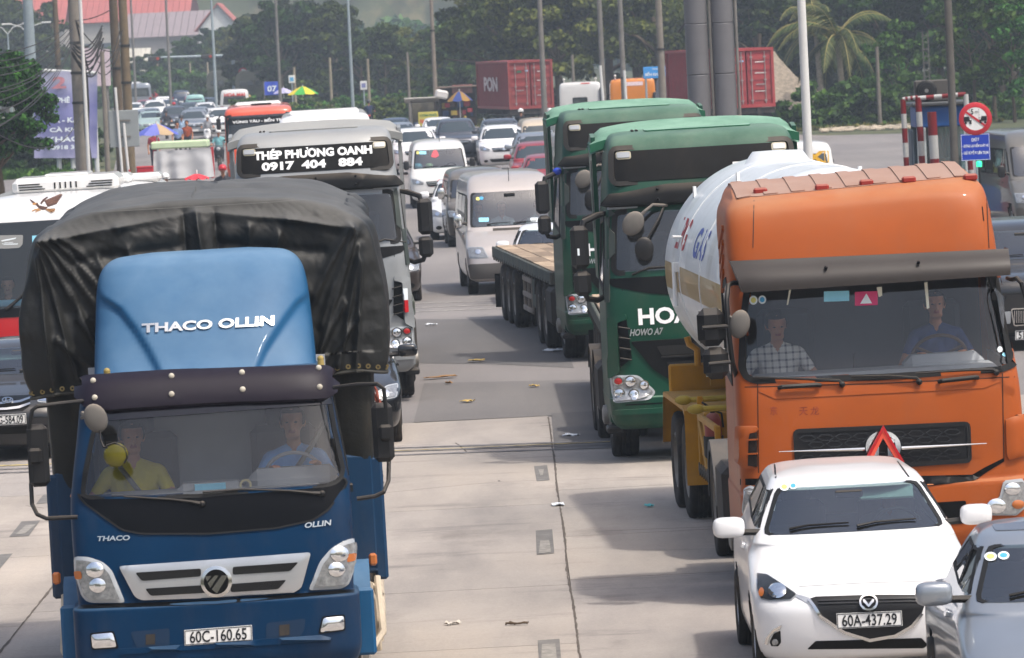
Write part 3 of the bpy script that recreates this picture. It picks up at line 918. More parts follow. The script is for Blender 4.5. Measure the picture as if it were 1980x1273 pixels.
# ================================================================ blue light truck with a tarpaulin over its load
def tarp_dust(m):
 nt=m.node_tree;b=nt.nodes['Principled BSDF'];src=b.inputs['Base Color'].links[0].from_socket
 geo=nt.nodes.new('ShaderNodeNewGeometry');sx=nt.nodes.new('ShaderNodeSeparateXYZ');nt.links.new(geo.outputs['Normal'],sx.inputs[0])
 u=ramp(nt,sx.outputs[2],[(.55,0.0),(.93,1.0)]);n2=ramp(nt,tex(nt,1.7,8,.65,stretch=(1,.5,1)),[(.25,.45),(.65,1.0)])
 nt.links.new(mix_rgb(nt,math_n(nt,'MULTIPLY',math_n(nt,'MULTIPLY',u,n2),.85),src,lin('5e5d59')),b.inputs['Base Color'])
def build_blue():
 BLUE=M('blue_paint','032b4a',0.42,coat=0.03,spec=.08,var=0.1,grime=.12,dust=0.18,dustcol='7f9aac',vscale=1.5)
 BLUEL=M('faded_blue_paint','164d74',0.5,spec=.2,coat=0.04,var=0.06,dust=0.3,dustcol='a9c2d2',vscale=2)  # faded and dusty, with the upturned fairing's brighter light mixed into the base
 V=Veh('cargo_truck','blue light truck with dark tarpaulin over its load, number plate 60C-160.65','truck',432,41.5,650,.010)
 k=[(.42,.10,1.75,.98,.30,5),(.50,.03,1.75,1.03,.30,5),(.62,.0,1.75,1.055,.30,5),(.95,.0,1.75,1.055,.30,5),(.975,.03,1.75,1.04,.30,5),(.985,.07,1.75,1.02,.30,5),(1.0,.075,1.75,1.015,.30,5),(1.3,.09,1.75,1.03,.32,5),(1.6,.13,1.75,1.035,.32,5),(1.75,.17,1.75,1.03,.33,5),(1.9,.22,1.75,1.01,.33,5),(2.2,.33,1.75,.965,.33,5),(2.45,.42,1.75,.93,.34,5),(2.56,.50,1.75,.90,.35,5),(2.62,.66,1.72,.82,.35,4),(2.64,.9,1.6,.6,.3,3)]
 body=loft(k,6,26,14,6)
 V.use(body)
 px=V.px
 gl=[(204,776),(632,763),(643,829),(660,908),(657,921),(650,930),(634,937),(382,958),(174,961),(165,958),(163,950),(167,915),(182,842)]
 glass_poly=rounded(gl,5,2)
 shell_body=MB();shell_body.v=body.v;shell_body.f=list(body.f);shell_body.m=list(body.m)
 inner=shrink(glass_poly,2)
 def opening(c):
  if c.y<.9 and c.z>1.5:
   u,v=V.pix(c)
   if inside(inner,u,v):return True
  return abs(c.x)>.8 and inside([(.62,1.86),(1.45,1.86),(1.45,2.38),(.78,2.38)],c.y,c.z)
 cut(shell_body,opening)
 cab=V.part('cab',shell_body,BLUE,smooth=35)
 mb=MB()
 for c,d in(((0,1.68,1.95),(1.8,.03,1.4)),((0,1.1,1.22),(1.9,1.1,.04)),((0,1.2,2.55),(1.55,.9,.02)),((.98,1.2,1.55),(.03,1.0,.6)),((-.98,1.2,1.55),(.03,1.0,.6))):mb.box(c,d)
 V.part('cabin_lining',mb,LINING,smooth=0)
 mb=MB();mb.rbox((0,.62,1.62),(1.72,.55,.28),.06);mb.rbox((.62,.72,1.78),(.7,.3,.2),.08);mb.rbox((0,.66,1.76),(.5,.3,.1),.05)
 V.part('dashboard',mb,DASH)
 for sx,w in((.55,.5),(-.55,.6)):
  mb=MB();mb.rbox((sx,1.2,1.42),(w,.5,.16),.05);mb.rbox((sx,1.5,1.8),(w,.14,.7),.05);mb.rbox((sx,1.5,2.22),(.26,.1,.18),.04)
  V.part('seat',mb,SEATM)
 st=MB();c=Vector((.62,.83,1.79));rot=Matrix.Rotation(R(28),3,'X')
 st.tube([c+rot@Vector((.22*math.cos(a),0,.22*math.sin(a)))for a in(2*math.pi*i/28 for i in range(28))],.015,8,closed=True)
 for a in(.5,2.6,4.7):st.tube([c,c+rot@Vector((.21*math.cos(a),0,.21*math.sin(a)))],.014,6)
 st.ball(c,(.06,.03,.06));V.part('steering_wheel',st,DASH)
 V.part('windscreen',shell(px,glass_poly,16,.003,.0),GLASS_CAB,smooth=180)
 V.part('window_rubber',band(px,shrink(glass_poly,-6),shrink(glass_poly,2),.009,.02),GASKET)
 ap=rounded([(154,958),(163,962),(174,966),(382,963),(634,942),(652,936),(662,924),(669,934),(634,985),(604,1005),(534,1020),(404,1031),(274,1031),(237,1024),(200,998),(164,972)],6,2)
 lam('lower_screen_panel',V,ap,M('screen_panel','08090c',.3,spec=.12,var=.1),.006,.01,12)
 V.part('trim',band(px,shrink(ap,-3.2),shrink(ap,.4),.011,.01),BLACKP)
 for s_ in(-1,1):
  V.part('side_window',shell(V.lf if s_<0 else V.rg,[(.60,1.84),(1.47,1.84),(1.47,2.40),(.76,2.40)],.12,.004,0),GLASS_CAR,smooth=180)
  V.part('window_rubber',band(V.lf if s_<0 else V.rg,[(.56,1.80),(1.51,1.80),(1.51,2.44),(.74,2.44)],[(.63,1.87),(1.44,1.87),(1.44,2.37),(.78,2.37)],.008,.02),GASKET)
  V.part('door_gap',shell(V.lf if s_<0 else V.rg,rounded([(.36,.95),(.385,.95),(.545,1.8),(.52,1.8)],.001),.1,.002,0),BLACKP)
  V.part('door_handle',shell(V.lf if s_<0 else V.rg,rect(1.3,1.62,1.5,1.67),.05,.02,.02),BLACKP)
 kf=[(2.50,.62,1.9,.835,.42,3),(2.7,.80,1.95,.83,.45,3),(3.0,1.02,2.0,.815,.48,2.8),(3.2,1.18,2.02,.80,.5,2.8),(3.33,1.30,2.02,.775,.5,2.8),(3.42,1.40,2.0,.72,.5,2.8),(3.47,1.50,1.98,.62,.4,2.6),(3.49,1.62,1.95,.4,.3,2.4)]
 fb=loft(kf,9,46,8,4);vs=[]
 CL=[(560,190),(576,199),(600,234),(640,264),(680,289),(725,312)];CRr=[(540,628),(552,616),(587,572),(630,541),(673,513),(725,490)]
 for p in fb.v:
  x,y,z=p
  if y<1.75:
   u,v=V.pix(Vector(p));l=np.interp(v,[q[0]for q in CL],[q[1]for q in CL])-u;r=u-np.interp(v,[q[0]for q in CRr],[q[1]for q in CRr]);e=max(l,r)
   f=max(0,min(1,(e+4)/12));f=f*f*(3-2*f);y+=.055*f*max(0,min(1,(v-545)/40))*(1-.3*max(0,min(1,(e-20)/60)))
  vs.append((x,y,z))
 fb.v=vs;fbv=fb.bvh();fpx=caster(fbv,'px',V,1.0)
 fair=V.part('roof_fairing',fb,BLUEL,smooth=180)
 obj('lettering',text_on(fpx,'THACO OLLIN',[(275,646),(529,631),(530,612),(275,628)],.035,0,.014),SILVERTRIM,fair,0)
 vp=rounded([(160,750),(166,742),(330,731),(626,721),(638,725),(640,745),(637,765),(626,776),(400,785),(210,798),(170,792),(160,778)],5,2)
 vis=V.part('sun_visor',shell(px,vp,9,.07,.02,.012),M('smoked_visor','1a141f',.5,spec=.2,var=.12),smooth=60)
 for p in((188,753),(333,744),(469,737),(611,729),(190,779),(333,772),(470,763),(611,758)):
  q,n=px(*p);obj('bolt',MB().ball(q+n*.088,(.022,.014,.022),8,6),M('bolt_cap','b7b1a2',.6),vis)
 for p in((178,727),(621,705)):
  q,n=px(*p);mb=MB();b=Vector((q.x,.62,2.60));mb.cyl(b,b+Vector((0,0,.07)),.03,.024,10);mb.ball(b+Vector((0,0,.075)),.026,10,6);V.part('marker_lamp',mb,M('old_lamp','93814a',.5,var=.2))
 lam('tint_band',V,rounded([(205,790),(400,778),(634,764),(640,782),(400,800),(200,815)],4),M('tint_purple','17121c',.15,coat=.6,var=.1),.012,0,12)
 hl=[(145,1076),(172,1077),(200,1087),(217,1103),(243,1166),(174,1166),(161,1156),(147,1110)]
 hr=[(683,1040),(689,1052),(687,1089),(673,1130),(660,1139),(596,1142),(618,1086),(640,1060),(664,1046)]
 for pl,am in((hl,[(151,1104),(163,1104),(165,1119),(154,1120)]),(hr,[(667,1072),(680,1069),(679,1084),(665,1088)])):
  pl=rounded(pl,7,2)
  h=lam('headlight',V,pl,LENS,.012,.03,9,.02)
  obj('lamp_bowl',shell(px,shrink(pl,7),7,.036,.0),LENSDARK,h)
  cx_,cy_=sum(p[0]for p in pl)/len(pl),sum(p[1]for p in pl)/len(pl)
  for dx,dy,r in((4,-16,16),(9,14,15)):obj('reflector',shell(px,oval(cx_+dx*(1 if cx_<400 else-1),cy_+dy,r,r*.95,16),6,.040,0,.012),REFLECTOR,h)
  obj('indicator',shell(px,rounded(am,4),6,.040,.0),AMBER,h)
 go=rounded([(230,1095),(416,1082),(601,1068),(583,1136),(567,1147),(420,1156),(274,1161),(261,1154)],6,2)
 g=lam('grille',V,go,SILVERTRIM,.03,.05,9,.01)
 MESH=M('grille_mesh','101010',.7,bump=.8,bscale=220)
 for pl in([(262,1107),(389,1099),(389,1114),(275,1123)],[(450,1096),(577,1087),(561,1104),(450,1111)],[(281,1138),(396,1131),(400,1146),(292,1152)],[(446,1129),(554,1121),(538,1139),(446,1145)]):
  obj('grille_slot',shell(px,rounded(pl,4,2),9,.047,.0),MESH,g)
 bd=V.part('badge',shell(px,oval(418.5,1124.5,30.5,30.5,32),7,.05,.03,.008),CHROME,smooth=50)
 obj('badge_field',shell(px,oval(418.5,1124.5,24,24,30),7,.064,0),BLACKG,bd)
 for pl in([(397,1114),(409,1113),(401,1124)],[(402,1127),(416,1112),(423,1112),(407,1136)],[(410,1139),(429,1112),(441,1112),(420,1147)]):
  obj('badge_mark',shell(px,pl,20,.068,.004),CHROME,bd,0)
 for s_,q in(('THACO',[(187,1047),(251,1045),(252,1035),(189,1037)]),('OLLIN',[(588,1022),(639,1016),(640,1005),(590,1011)])):
  V.part('lettering',text_on(px,s_,q,.03,0,.01),CHROME,smooth=0)
 lam('bumper_gap',V,[(148,1170),(420,1161),(697,1138),(697,1145),(420,1169),(150,1178)],BLACKG,.003,0,12)
 plate(V,[(356,1219),(487,1209),(488,1239),(357,1249)],'60C-160.65')
 for pl in([(177,1227),(218,1223),(226,1251),(180,1254)],[(619,1223),(625,1195),(664,1191),(665,1217)]):
  f=lam('fog_lamp',V,rounded(shrink(pl,-3),5),BLACKG,.004,0,9)
  obj('lens',shell(px,rounded(pl,5),7,.012,.01,.012),REFLECTOR,f)
 for pl,hk in(([(252,1222),(328,1215),(328,1250),(265,1254)],[(282,1227),(300,1226),(300,1246),(282,1247)]),([(515,1205),(591,1196),(588,1220),(574,1237),(515,1240)],[(540,1209),(560,1207),(560,1228),(540,1230)])):
  r=lam('tow_recess',V,rounded(pl,6),M('recess_blue','0d2a45',.5),.004,0,9)
  obj('tow_hook',shell(px,hk,7,.008,.01),CHASSIS,r)
 lam('bumper_ridge',V,[(232,1255),(620,1228),(640,1233),(640,1240),(232,1266)],BLUE,.01,.03,9,.02)
 for pts in([(391,976),(370,972),(335,968),(240,962)],[(622,956),(600,955),(560,951),(470,948),(392,954)]):
  mb=MB();q=[px(*p)for p in pts];mb.tube([a+n*(.03 if i else.02)for i,(a,n)in enumerate(q)],[.018,.012,.01]+[.008]*(len(q)-3),6)
  a,n=q[0];mb.ball(a+n*.02,.025,8,6)
  V.part('wiper',mb,BLACKP)
 def loc(x,y,yy):return V.loc(x,y,yy)
 for side,rc,ar,lo in((-1,(50,822,98,940),[(160,776),(130,779),(72,786),(62,794),(56,830)],[(60,935),(62,975),(72,995),(90,1003),(150,1000)]),(1,(717,780,764,892),[(645,750),(690,744),(730,743),(742,752),(746,790)],[(752,888),(751,930),(742,952),(725,960),(690,965)])):
  a,b=loc(rc[0],rc[1],.25),loc(rc[2],rc[3],.25);c=(a+b)/2
  m_=MB();m_.rbox(c,(abs(b.x-a.x),.11,abs(a.z-b.z)),.035);mr=V.part('mirror',m_,MIRRORB)
  obj('mirror_clamp',MB().rbox(c+Vector((.02*side,-.075,0)),(.1,.05,.12),.02),BLACKP,mr)
  obj('mirror_glass',MB().rbox(c+Vector((0,.058,0)),(abs(b.x-a.x)*.85,.006,abs(a.z-b.z)*.9),.002),CHROME,mr)
  for pts in(ar,lo):obj('mirror_arm',MB().tube([loc(x,y,.38-.22*min(1,i/2))for i,(x,y)in enumerate(pts)],.016,8),BLACKP,mr)
 q=loc(185,809,.12);m_=MB();m_.ball(q,(.085,.035,.11),16,10,Matrix.Rotation(R(-20),3,'Y'));m_.tube([loc(160,800,.3),loc(172,806,.16)],.02,8);m_.tube([loc(158,808,.3),loc(176,800,.14)],.014,8);rm=V.part('kerb_mirror',m_,M('mirror_back','5a5753',.7,var=.15,dust=.3))
 obj('mirror_hook',MB().tube([loc(193,833,.1),loc(194,850,.08),(loc(200,864,.06)),loc(212,868,.05)],.008,6),BLACKP,rm)
 q=loc(224,880,.06);rm2=V.part('round_mirror',MB().lathe([(.001,-.02),(.07,-.02),(.088,-.005),(.09,.0),(.08,.02),(.001,.035)],q,'y',28),M('mirror_yellow_reflection','55510e',.25,coat=.2,var=.2,vscale=12))  # yellow reflection in the mirror painted as its colour
 obj('mirror_hook',MB().tube([loc(205,862,.05),loc(222,856,.05),loc(240,866,.05),loc(246,884,.05),loc(240,896,.05)],.008,6),BLACKP,rm2)
 d=loc(407,948,.5);V.part('paper_card',MB().box(d+Vector((0,.0,0)),(.23,.004,.105),Matrix.Rotation(R(15),3,'X')),STICK_C)
 lam('sticker',V,oval(212,804,6,7,14),STICK_B,.004,0,6)
 d=loc(475,938,.55);V.part('tape_roll',MB().lathe([(.03,-.02),(.045,-.02),(.045,.02),(.03,.02)],d,'y',18,False),M('tape','b9ae86',.6))
 for s_ in(-1,1):
  mg=MB()
  mg.grid(lambda u,v:(s_*(1.0+.14*v),.95-.52*math.cos(math.pi*(u*1.02-.02)),.5+.64*math.sin(math.pi*max(0,min(1,u)))),18,3,s_<0)
  mg.grid(lambda u,v:(s_*1.14,.95-(.52-.1*v)*math.cos(math.pi*(u*1.02-.02)),.5+(.64-.1*v)*math.sin(math.pi*u)),18,2,s_>0)
  mg.rbox((s_*1.08,.45,.72),(.16,.05,.5),.02)
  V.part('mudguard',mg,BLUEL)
  V.part('side_marker',MB().rbox((s_*1.17,.42,1.18),(.06,.05,.09),.015),AMBER)
  wheel(V,s_*.92,1.0,.42,.24,'truck_front');wheel(V,s_*1.08,6.1,.42,.24,'truck_rear');wheel(V,s_*.80,6.1,.42,.24,'truck_rear')
  gd=MB()
  for z in(.45,.75):gd.tube([(s_*1.14,1.9,z+.1),(s_*1.22,2.2,z),(s_*1.24,5.2,z)],.03,8)
  for y in(2.2,3.2,4.2,5.2):gd.tube([(s_*1.2,y,.38),(s_*1.2,y,1.0)],.025,8)
  gd.tube([(s_*1.1,1.55,.95),(s_*1.16,1.75,.75),(s_*1.18,1.9,.35)],.03,8);gd.tube([(s_*1.05,1.5,.3),(s_*1.22,1.75,.5),(s_*1.2,2.0,.9)],.028,8)
  V.part('side_guard',gd,M('cream_paint','b9ac98',.6,var=.2,grime=.4))
  V.part('step',MB().rbox((s_*.95,.5,.38),(.16,.5,.06),.02),BLACKP)
 mb=MB();mb.box((0,4.2,.78),(.8,7.0,.22));mb.box((.75,3.2,.65),(.5,1.2,.4));mb.box((-.75,3.4,.65),(.5,1.5,.4));mb.box((0,1.0,.75),(1.5,1.2,.3));mb.cyl((-.9,6.1,.42),(.9,6.1,.42),.1);mb.cyl((-.9,1.0,.42),(.9,1.0,.42),.07)
 V.part('chassis',mb,CHASSIS)
 BLB=M('bed_blue','06304f',.5,var=.15,coat=.05,grime=.25)
 mb=MB();mb.rbox((0,4.75,.98),(2.44,5.5,.1),.02);mb.rbox((0,2.03,1.4),(2.44,.06,.9),.02)
 for x in(-.9,-.3,.3,.9):mb.rbox((x,1.99,1.4),(.08,.05,.86),.015)
 V.part('bed',mb,BLB)
 for s_ in(-1,1):
  mb=MB();mb.rbox((s_*1.235,4.75,1.38),(.05,5.4,.72),.015);mb.rbox((s_*1.24,2.06,1.35),(.1,.1,.95),.02)
  sd=V.part('dropside',mb,BLB)
  RC_=M('rusty_chain','5d5148',.7,metal=.4,var=.3);lk=mesh_of('chain_link',MB().ball((0,0,0),(.022,.05,.03),6,4),RC_)
  for i in range(26):obj('chain_link',lk,None,sd,loc=(s_*1.275,2.2+i*.2,1.66-.07*(i%2)))
  for y in(2.4,3.3,4.2,5.1,6.0,6.9):obj('stake',MB().rbox((s_*1.275,y,1.3),(.03,.06,.5),.01),RC_,sd)
 TARP=M('tarpaulin','1b1c1b',.55,var=.25,vscale=2.5,dust=.0,dustcol='9b988f',bump=.25,bscale=14)
 tarp_dust(TARP)
 TARPD=M('tarpaulin_skirt','1b1b17',.65,var=.3,vscale=3,grime=.3,bump=.3,bscale=12)
 sk=loft([(1.28,2.06,7.4,1.19,.1,8),(1.7,2.02,7.45,1.22,.12,8),(2.2,1.99,7.45,1.24,.14,8),(2.75,1.98,7.45,1.25,.14,8)],12,50,50,8)
 vs=[]
 for(x,y,z)in sk.v:
  w=.035*math.sin(9*x+2.2*math.sin(2.1*x)+.6*z)+.03*noise.noise((x*3,y*1.2,z*1.1))
  w2=.03*math.sin(3.1*y+1.4*noise.noise((0,y,z))+.7*z)+.02*noise.noise((y*4,z,3))
  if y<2.3:y-=w*1.2
  else:x+=(1 if x>0 else-1)*w2
  vs.append((x,y,z))
 sk.v=vs
 V.part('tarpaulin_skirt',sk,TARPD,smooth=180)
 tp=loft([(2.46,1.90,7.5,1.36,.16,6,1.30,.0),(2.7,1.89,7.5,1.41,.16,6,1.31,-.01),(3.0,1.90,7.5,1.41,.16,6,1.31,-.01),(3.35,1.92,7.5,1.34,.16,6,1.29,.0),(3.6,1.95,7.5,1.27,.2,6,1.27,.01),(3.70,2.0,7.5,1.15,.22,6,1.2),(3.78,2.07,7.5,.98,.22,6,1.05),(3.85,2.12,7.5,.66,.22,6,.85),(3.885,2.18,7.5,.3,.2,6,.5),(3.89,2.2,7.5,.06,.1,4,.1)],12,170,50,6)
 CR=[]
 for(a,b,w,h_)in(((-1.18,3.58),(-.80,2.75),.03,.055),((-1.14,3.6),(-.72,2.95),.028,.05),((-1.08,3.62),(-.68,3.1),.026,.045),((-1.2,3.5),(-.98,2.55),.032,.05),((-1.24,3.45),(-1.16,2.5),.035,.05),((-1.02,3.62),(-.66,3.25),.03,.04),((-.95,3.0),(-.7,2.6),.035,.05),((-1.1,2.85),(-.72,2.5),.03,.045),((-.78,3.45),(-.62,3.15),.04,.05),((-.55,3.5),(-.45,3.2),.05,.045),((-.02,3.78),(.03,3.2),.04,.07),((-.12,3.75),(-.10,3.2),.05,-.05),((.12,3.74),(.14,3.2),.05,-.05),((.38,3.62),(.33,3.3),.05,.05),((.6,3.55),(.5,3.25),.05,.05),((1.12,3.58),(.86,3.1),.035,.06),((1.14,3.55),(.9,2.9),.03,.05),((1.16,3.5),(.88,2.7),.032,.055),((1.19,3.4),(1.0,2.55),.035,.05),((1.2,3.3),(1.12,2.5),.03,.05),((1.05,3.0),(.8,2.55),.03,.045),((1.15,2.9),(.85,2.5),.03,.04),((-1.2,3.62),(-.6,3.70),.05,.05),((-.6,3.70),(0,3.78),.045,.045),((0,3.78),(.7,3.68),.045,.05),((.7,3.68),(1.17,3.58),.05,.06),((-.9,3.46),(-.2,3.52),.06,-.05),((.2,3.52),(.9,3.42),.06,-.05)):
  CR.append((Vector(a),Vector(b),w,h_))
 vs=[]
 for(x,y,z)in tp.v:
  if y<2.32 and z<3.82:
   d=0;p=Vector((x,z))
   for a,b,w,h_ in CR:
    ab=b-a;u=max(-.05,min(1.05,(p-a).dot(ab)/ab.length_squared));dd=(p-a-ab*u).length
    d+=h_*math.exp(-(dd/(w*.72))**1.4)*(1-.35*u)
   d+=.03*noise.noise((x*2.2,z*2.2,4))+.014*noise.noise((x*7,z*7,9))+.008*abs(noise.noise((x*15+z*9,z*12,2)))
   d*=max(0,min(1,(3.84-z)/.16));y-=d*1.25;x+=.3*d*(1 if x>0 else-1)*(abs(x)>1.0)
  elif z<3.72:
   d=.05*noise.noise((y*1.3,z*.8,2))+.03*math.sin(5.5*y+1.5*z+2*noise.noise((y,z,0)))
   x+=(1 if x>0 else-1)*d
  else:
   z+=.025*noise.noise((x*1.2,y*1.4,1))-.018*math.cos(2*math.pi*(y-2.2)/1.06)*(1-abs(x)*.3)+.012*noise.noise((x*5,y*2,7))
  if z<2.62:z+=.05*noise.noise((x*2.5,y*1.5,3))+.05*(x>.6)-.02
  vs.append((x,y,z))
 tp.v=vs
 tp.f=[f for f in tp.f if len(f)<10 or tp.v[f[0]][2]>3.3];tp.m=tp.m[:len(tp.f)]
 tc=V.part('tarpaulin',tp,TARP,smooth=180)
 rn=2*(170+50+6)-0;rn=next(i for i in range(100,900)if abs(tp.v[i][0]-tp.v[0][0])<.02 and tp.v[i][1]<2.6 and i>300)
 obj('hem',MB().tube([(x*1.004,y-.004,z)for x,y,z in tp.v[:rn]],.014,6,closed=True),M('tarpaulin_hem','35342f',.7,var=.2),tc)
 for i in range(0,rn,9):
  x,y,z=tp.v[rn+i]
  if y<2.3:obj('eyelet',MB().lathe([(.008,-.004),(.02,-.004),(.02,.002),(.008,.002)],(x,y-.006,z+.02),'y',10,False),M('eyelet_brass','8d7c55',.4,metal=.7),tc)
 mb=MB()
 for z in(2.05,1.95):mb.tube([(1.285+.03*math.sin(i),2.1+.28*i,z+.06*math.sin(i*1.7))for i in range(19)],.012,6)
 V.part('lashing_rope',mb,M('red_rope','7c3b2e',.9,var=.3))
 yel=cloth('yellow_shirt','b8a832');blu=cloth('light_blue_shirt','6f9fd6')
 person('man in a yellow polo shirt with dark seat belt in the blue truck',V.m@Matrix.Translation((-.58,1.12,1.43))@Matrix.Rotation(R(4),4,'Z'),yel,(((-.36,-.05,.22),(-.42,-.22,.30)),((.30,-.2,.22),(.24,-.42,.24))),turn=.05,voxel=.011)
 person('man in a light blue shirt driving the blue truck',V.m@Matrix.Translation((.63,1.16,1.47)),blu,(((-.33,-.14,.2),(-.2,-.34,.36)),((.33,-.14,.2),(.2,-.36,.38))),turn=-.1,voxel=.011)
 for name,pts in(('seat_belt',[(.86,1.3,2.15),(.76,1.03,2.0),(.62,.94,1.82),(.48,.95,1.6)]),('seat_belt',[(-.80,1.22,2.1),(-.70,.97,1.97),(-.55,.9,1.76),(-.40,.92,1.58)])):
  mb=MB();mb.tube(pts,.02,6);V.part(name,mb,M('belt_webbing','6b6a66' if pts[0][0]>0 else '2a2a2c',.9))
 return V
VB=build_blue()
# ================================================================ long-nosed flatbed tractors: two green, one silver
def truck_chassis(V,y_end,wheels,hub=1.0):
 mb=MB();mb.box((-.42,(1.2+y_end)/2,.85),(.09,y_end-1.2,.28));mb.box((.42,(1.2+y_end)/2,.85),(.09,y_end-1.2,.28))
 mb.box((0,1.2,.8),(1.6,1.3,.35))
 for y in wheels:mb.cyl((-1.0,y,.52),(1.0,y,.52),.11)
 mb.rbox((1.0,3.0,.75),(.55,1.1,.6),.06);mb.rbox((-1.0,3.0,.75),(.55,1.1,.6),.06)
 V.part('chassis',mb,CHASSIS)
def dual(V,y,side,Rr=.52):
 wheel(V,side*1.09,y,Rr,.28,'truck_rear');wheel(V,side*.77,y,Rr,.28,'truck_rear')
def build_howo(name,label,px,d,vpx,lean,paint,top,panel_text=None,nose_text=None,badge=None,trailer=None,group=None,stick=None):
 V=Veh(name,label,'truck',px,d,vpx,lean,group)
 k=[(.42,.14,2.3,1.12,.3,6),(.48,.04,2.3,1.19,.3,6),(.60,.0,2.3,1.23,.3,6),(.78,.0,2.3,1.24,.3,6),(.80,.04,2.3,1.235,.3,6),(1.10,.05,2.3,1.235,.32,6),(1.5,.05,2.3,1.23,.34,6),(2.0,.08,2.3,1.22,.36,6),(2.2,.12,2.3,1.20,.36,6),(2.6,.20,2.3,1.17,.36,6),(2.95,.28,2.3,1.15,.36,6),(3.15,.33,2.3,1.13,.36,5),(3.5,.46,2.3,1.10,.38,5),(3.68,.56,2.3,1.07,.40,5),(3.78,.68,2.3,1.02,.4,4),(3.82,.86,2.25,.94,.4,4),(3.84,1.2,2.2,.6,.3,4)]
 body=loft(k,6,24,14,6);V.use(body);fr=V.fr
 sb=MB();sb.v=body.v;sb.f=list(body.f);sb.m=list(body.m)
 ws=rounded([(-1.10,2.24),(1.10,2.24),(1.04,2.92),(-1.04,2.92)],.07,3)
 sw=[(.62,2.02),(1.75,2.12),(1.75,2.78),(.86,2.85)]
 cut(sb,lambda c:(c.y<.75 and inside(shrink(ws,.015),c.x,c.z))or(abs(c.x)>.9 and inside(shrink(sw,.02),c.y,c.z)))
 V.part('cab',sb,paint,smooth=35)
 mb=MB()
 for c,dd in(((0,2.2,2.3),(2.1,.03,2.0)),((0,1.3,1.55),(2.2,1.7,.04)),((0,1.4,3.05),(2.0,1.5,.03)),((1.12,1.3,1.8),(.03,1.6,.5)),((-1.12,1.3,1.8),(.03,1.6,.5))):mb.box(c,dd)
 V.part('cabin_lining',mb,M('lining_dark','45494e',.85,var=.1),smooth=0)
 mb=MB();mb.rbox((0,.62,2.02),(2.1,.6,.3),.07);mb.rbox((.55,.8,2.2),(.6,.3,.16),.06);V.part('dashboard',mb,M('dash_mid','54575a',.7))
 for x in(-.6,.6):
  mb=MB();mb.rbox((x,1.45,1.85),(.5,.5,.16),.05);mb.rbox((x,1.72,2.25),(.48,.14,.75),.05);V.part('seat',mb,SEATM)
 V.part('windscreen',shell(fr,ws,.12,.003,0),GLASS_HAZY,smooth=180)
 V.part('window_rubber',band(fr,shrink(ws,-.04),shrink(ws,.02),.01,.02),GASKET)
 for s_,cs in((-1,V.lf),(1,V.rg)):
  V.part('side_window',shell(cs,sw,.15,.003,0),GLASS_HAZY,smooth=180)
  V.part('window_rubber',band(cs,shrink(sw,-.04),shrink(sw,.02),.009,.02),GASKET)
  V.part('door_gap',shell(cs,[(.44,1.0),(.46,1.0),(.60,2.0),(.58,2.0)],.2,.003,0),BLACKP)
  V.part('door_gap',shell(cs,[(1.85,.8),(1.87,.8),(1.87,2.85),(1.85,2.85)],.3,.003,0),BLACKP)
  f=V.part('corner_fin',shell(fr,rounded([(s_*1.21,1.02),(s_*1.19,1.72),(s_*1.0,1.76),(s_*.99,1.70),(s_*1.10,1.66),(s_*1.10,1.1)][::s_],.02),.09,.05,.06,.01),paint)
  V.part('corner_recess',shell(fr,[(s_*1.10,1.14),(s_*1.10,1.66),(s_*.995,1.69),(s_*.96,1.25)][::s_],.09,.008,0),BLACKG)
  for i in range(4):
   z=1.24+.12*i;V.part('vent_slat',MB().rbox((s_*1.03,.05,z),(.14,.06,.018),.005,Matrix.Rotation(R(-12*s_),3,'Y')),BLACKP)
  V.part('pillar_trim',shell(fr,rounded([(s_*1.17,1.9),(s_*1.215,1.9),(s_*1.15,3.0),(s_*1.10,3.0)][::s_],.01),.12,.02,.03),M('pillar_grey','3a423f',.55,dust=.2,grime=.3))
  hl=rounded([(s_*1.22,1.06),(s_*.90,1.05),(s_*.70,.84),(s_*.78,.76),(s_*1.20,.74)],.05,3)
  h=V.part('headlight',shell(fr,hl,.07,.012,.03,.012),LENS,smooth=60)
  obj('lamp_bowl',shell(fr,shrink(hl,.025),.07,.027,0),LENSDARK,h)
  for(x,z,r,m)in((1.12,.99,.045,REDLENS),(.99,.98,.062,REFLECTOR),(.84,.93,.05,REFLECTOR),(1.12,.85,.055,REFLECTOR),(.96,.83,.055,REFLECTOR)):
   obj('reflector',shell(fr,oval(s_*x,z,r,r,16),.03,.034,0,.012),m,h);obj('reflector_ring',band(fr,oval(s_*x,z,r+.008,r+.008,16),oval(s_*x,z,r-.006,r-.006,16),.042,0),CHROME,h)
  mb=MB();mb.rbox((s_*1.48,.30,2.55),(.21,.15,.50),.05);mr=V.part('mirror',mb,MIRRORB)
  mb=MB();mb.rbox((s_*1.47,.30,2.13),(.20,.15,.29),.05);obj('lower_mirror',mb,MIRRORB,mr)
  for z,hh in((2.55,.42),(2.13,.22)):obj('mirror_glass',MB().rbox((s_*1.475,.378,z),(.17,.006,hh),.002),CHROME,mr)
  obj('mirror_arm',MB().tube([(s_*1.14,.55,2.92),(s_*1.26,.42,2.90),(s_*1.42,.32,2.84),(s_*1.46,.3,2.7)],[.03,.04,.04,.03],8),BLACKP,mr)
  obj('mirror_arm',MB().tube([(s_*1.47,.3,2.05),(s_*1.42,.34,1.95),(s_*1.3,.44,1.92),(s_*1.16,.55,1.98)],[.03,.035,.035,.03],8),BLACKP,mr)
  mb=MB();mb.prism([(1.95,2.1),(2.7,2.1),(2.75,3.7),(2.25,3.82),(1.9,3.78),(1.86,3.3)],s_*1.17,s_*1.22,'yz');V.part('side_fairing',mb,paint)
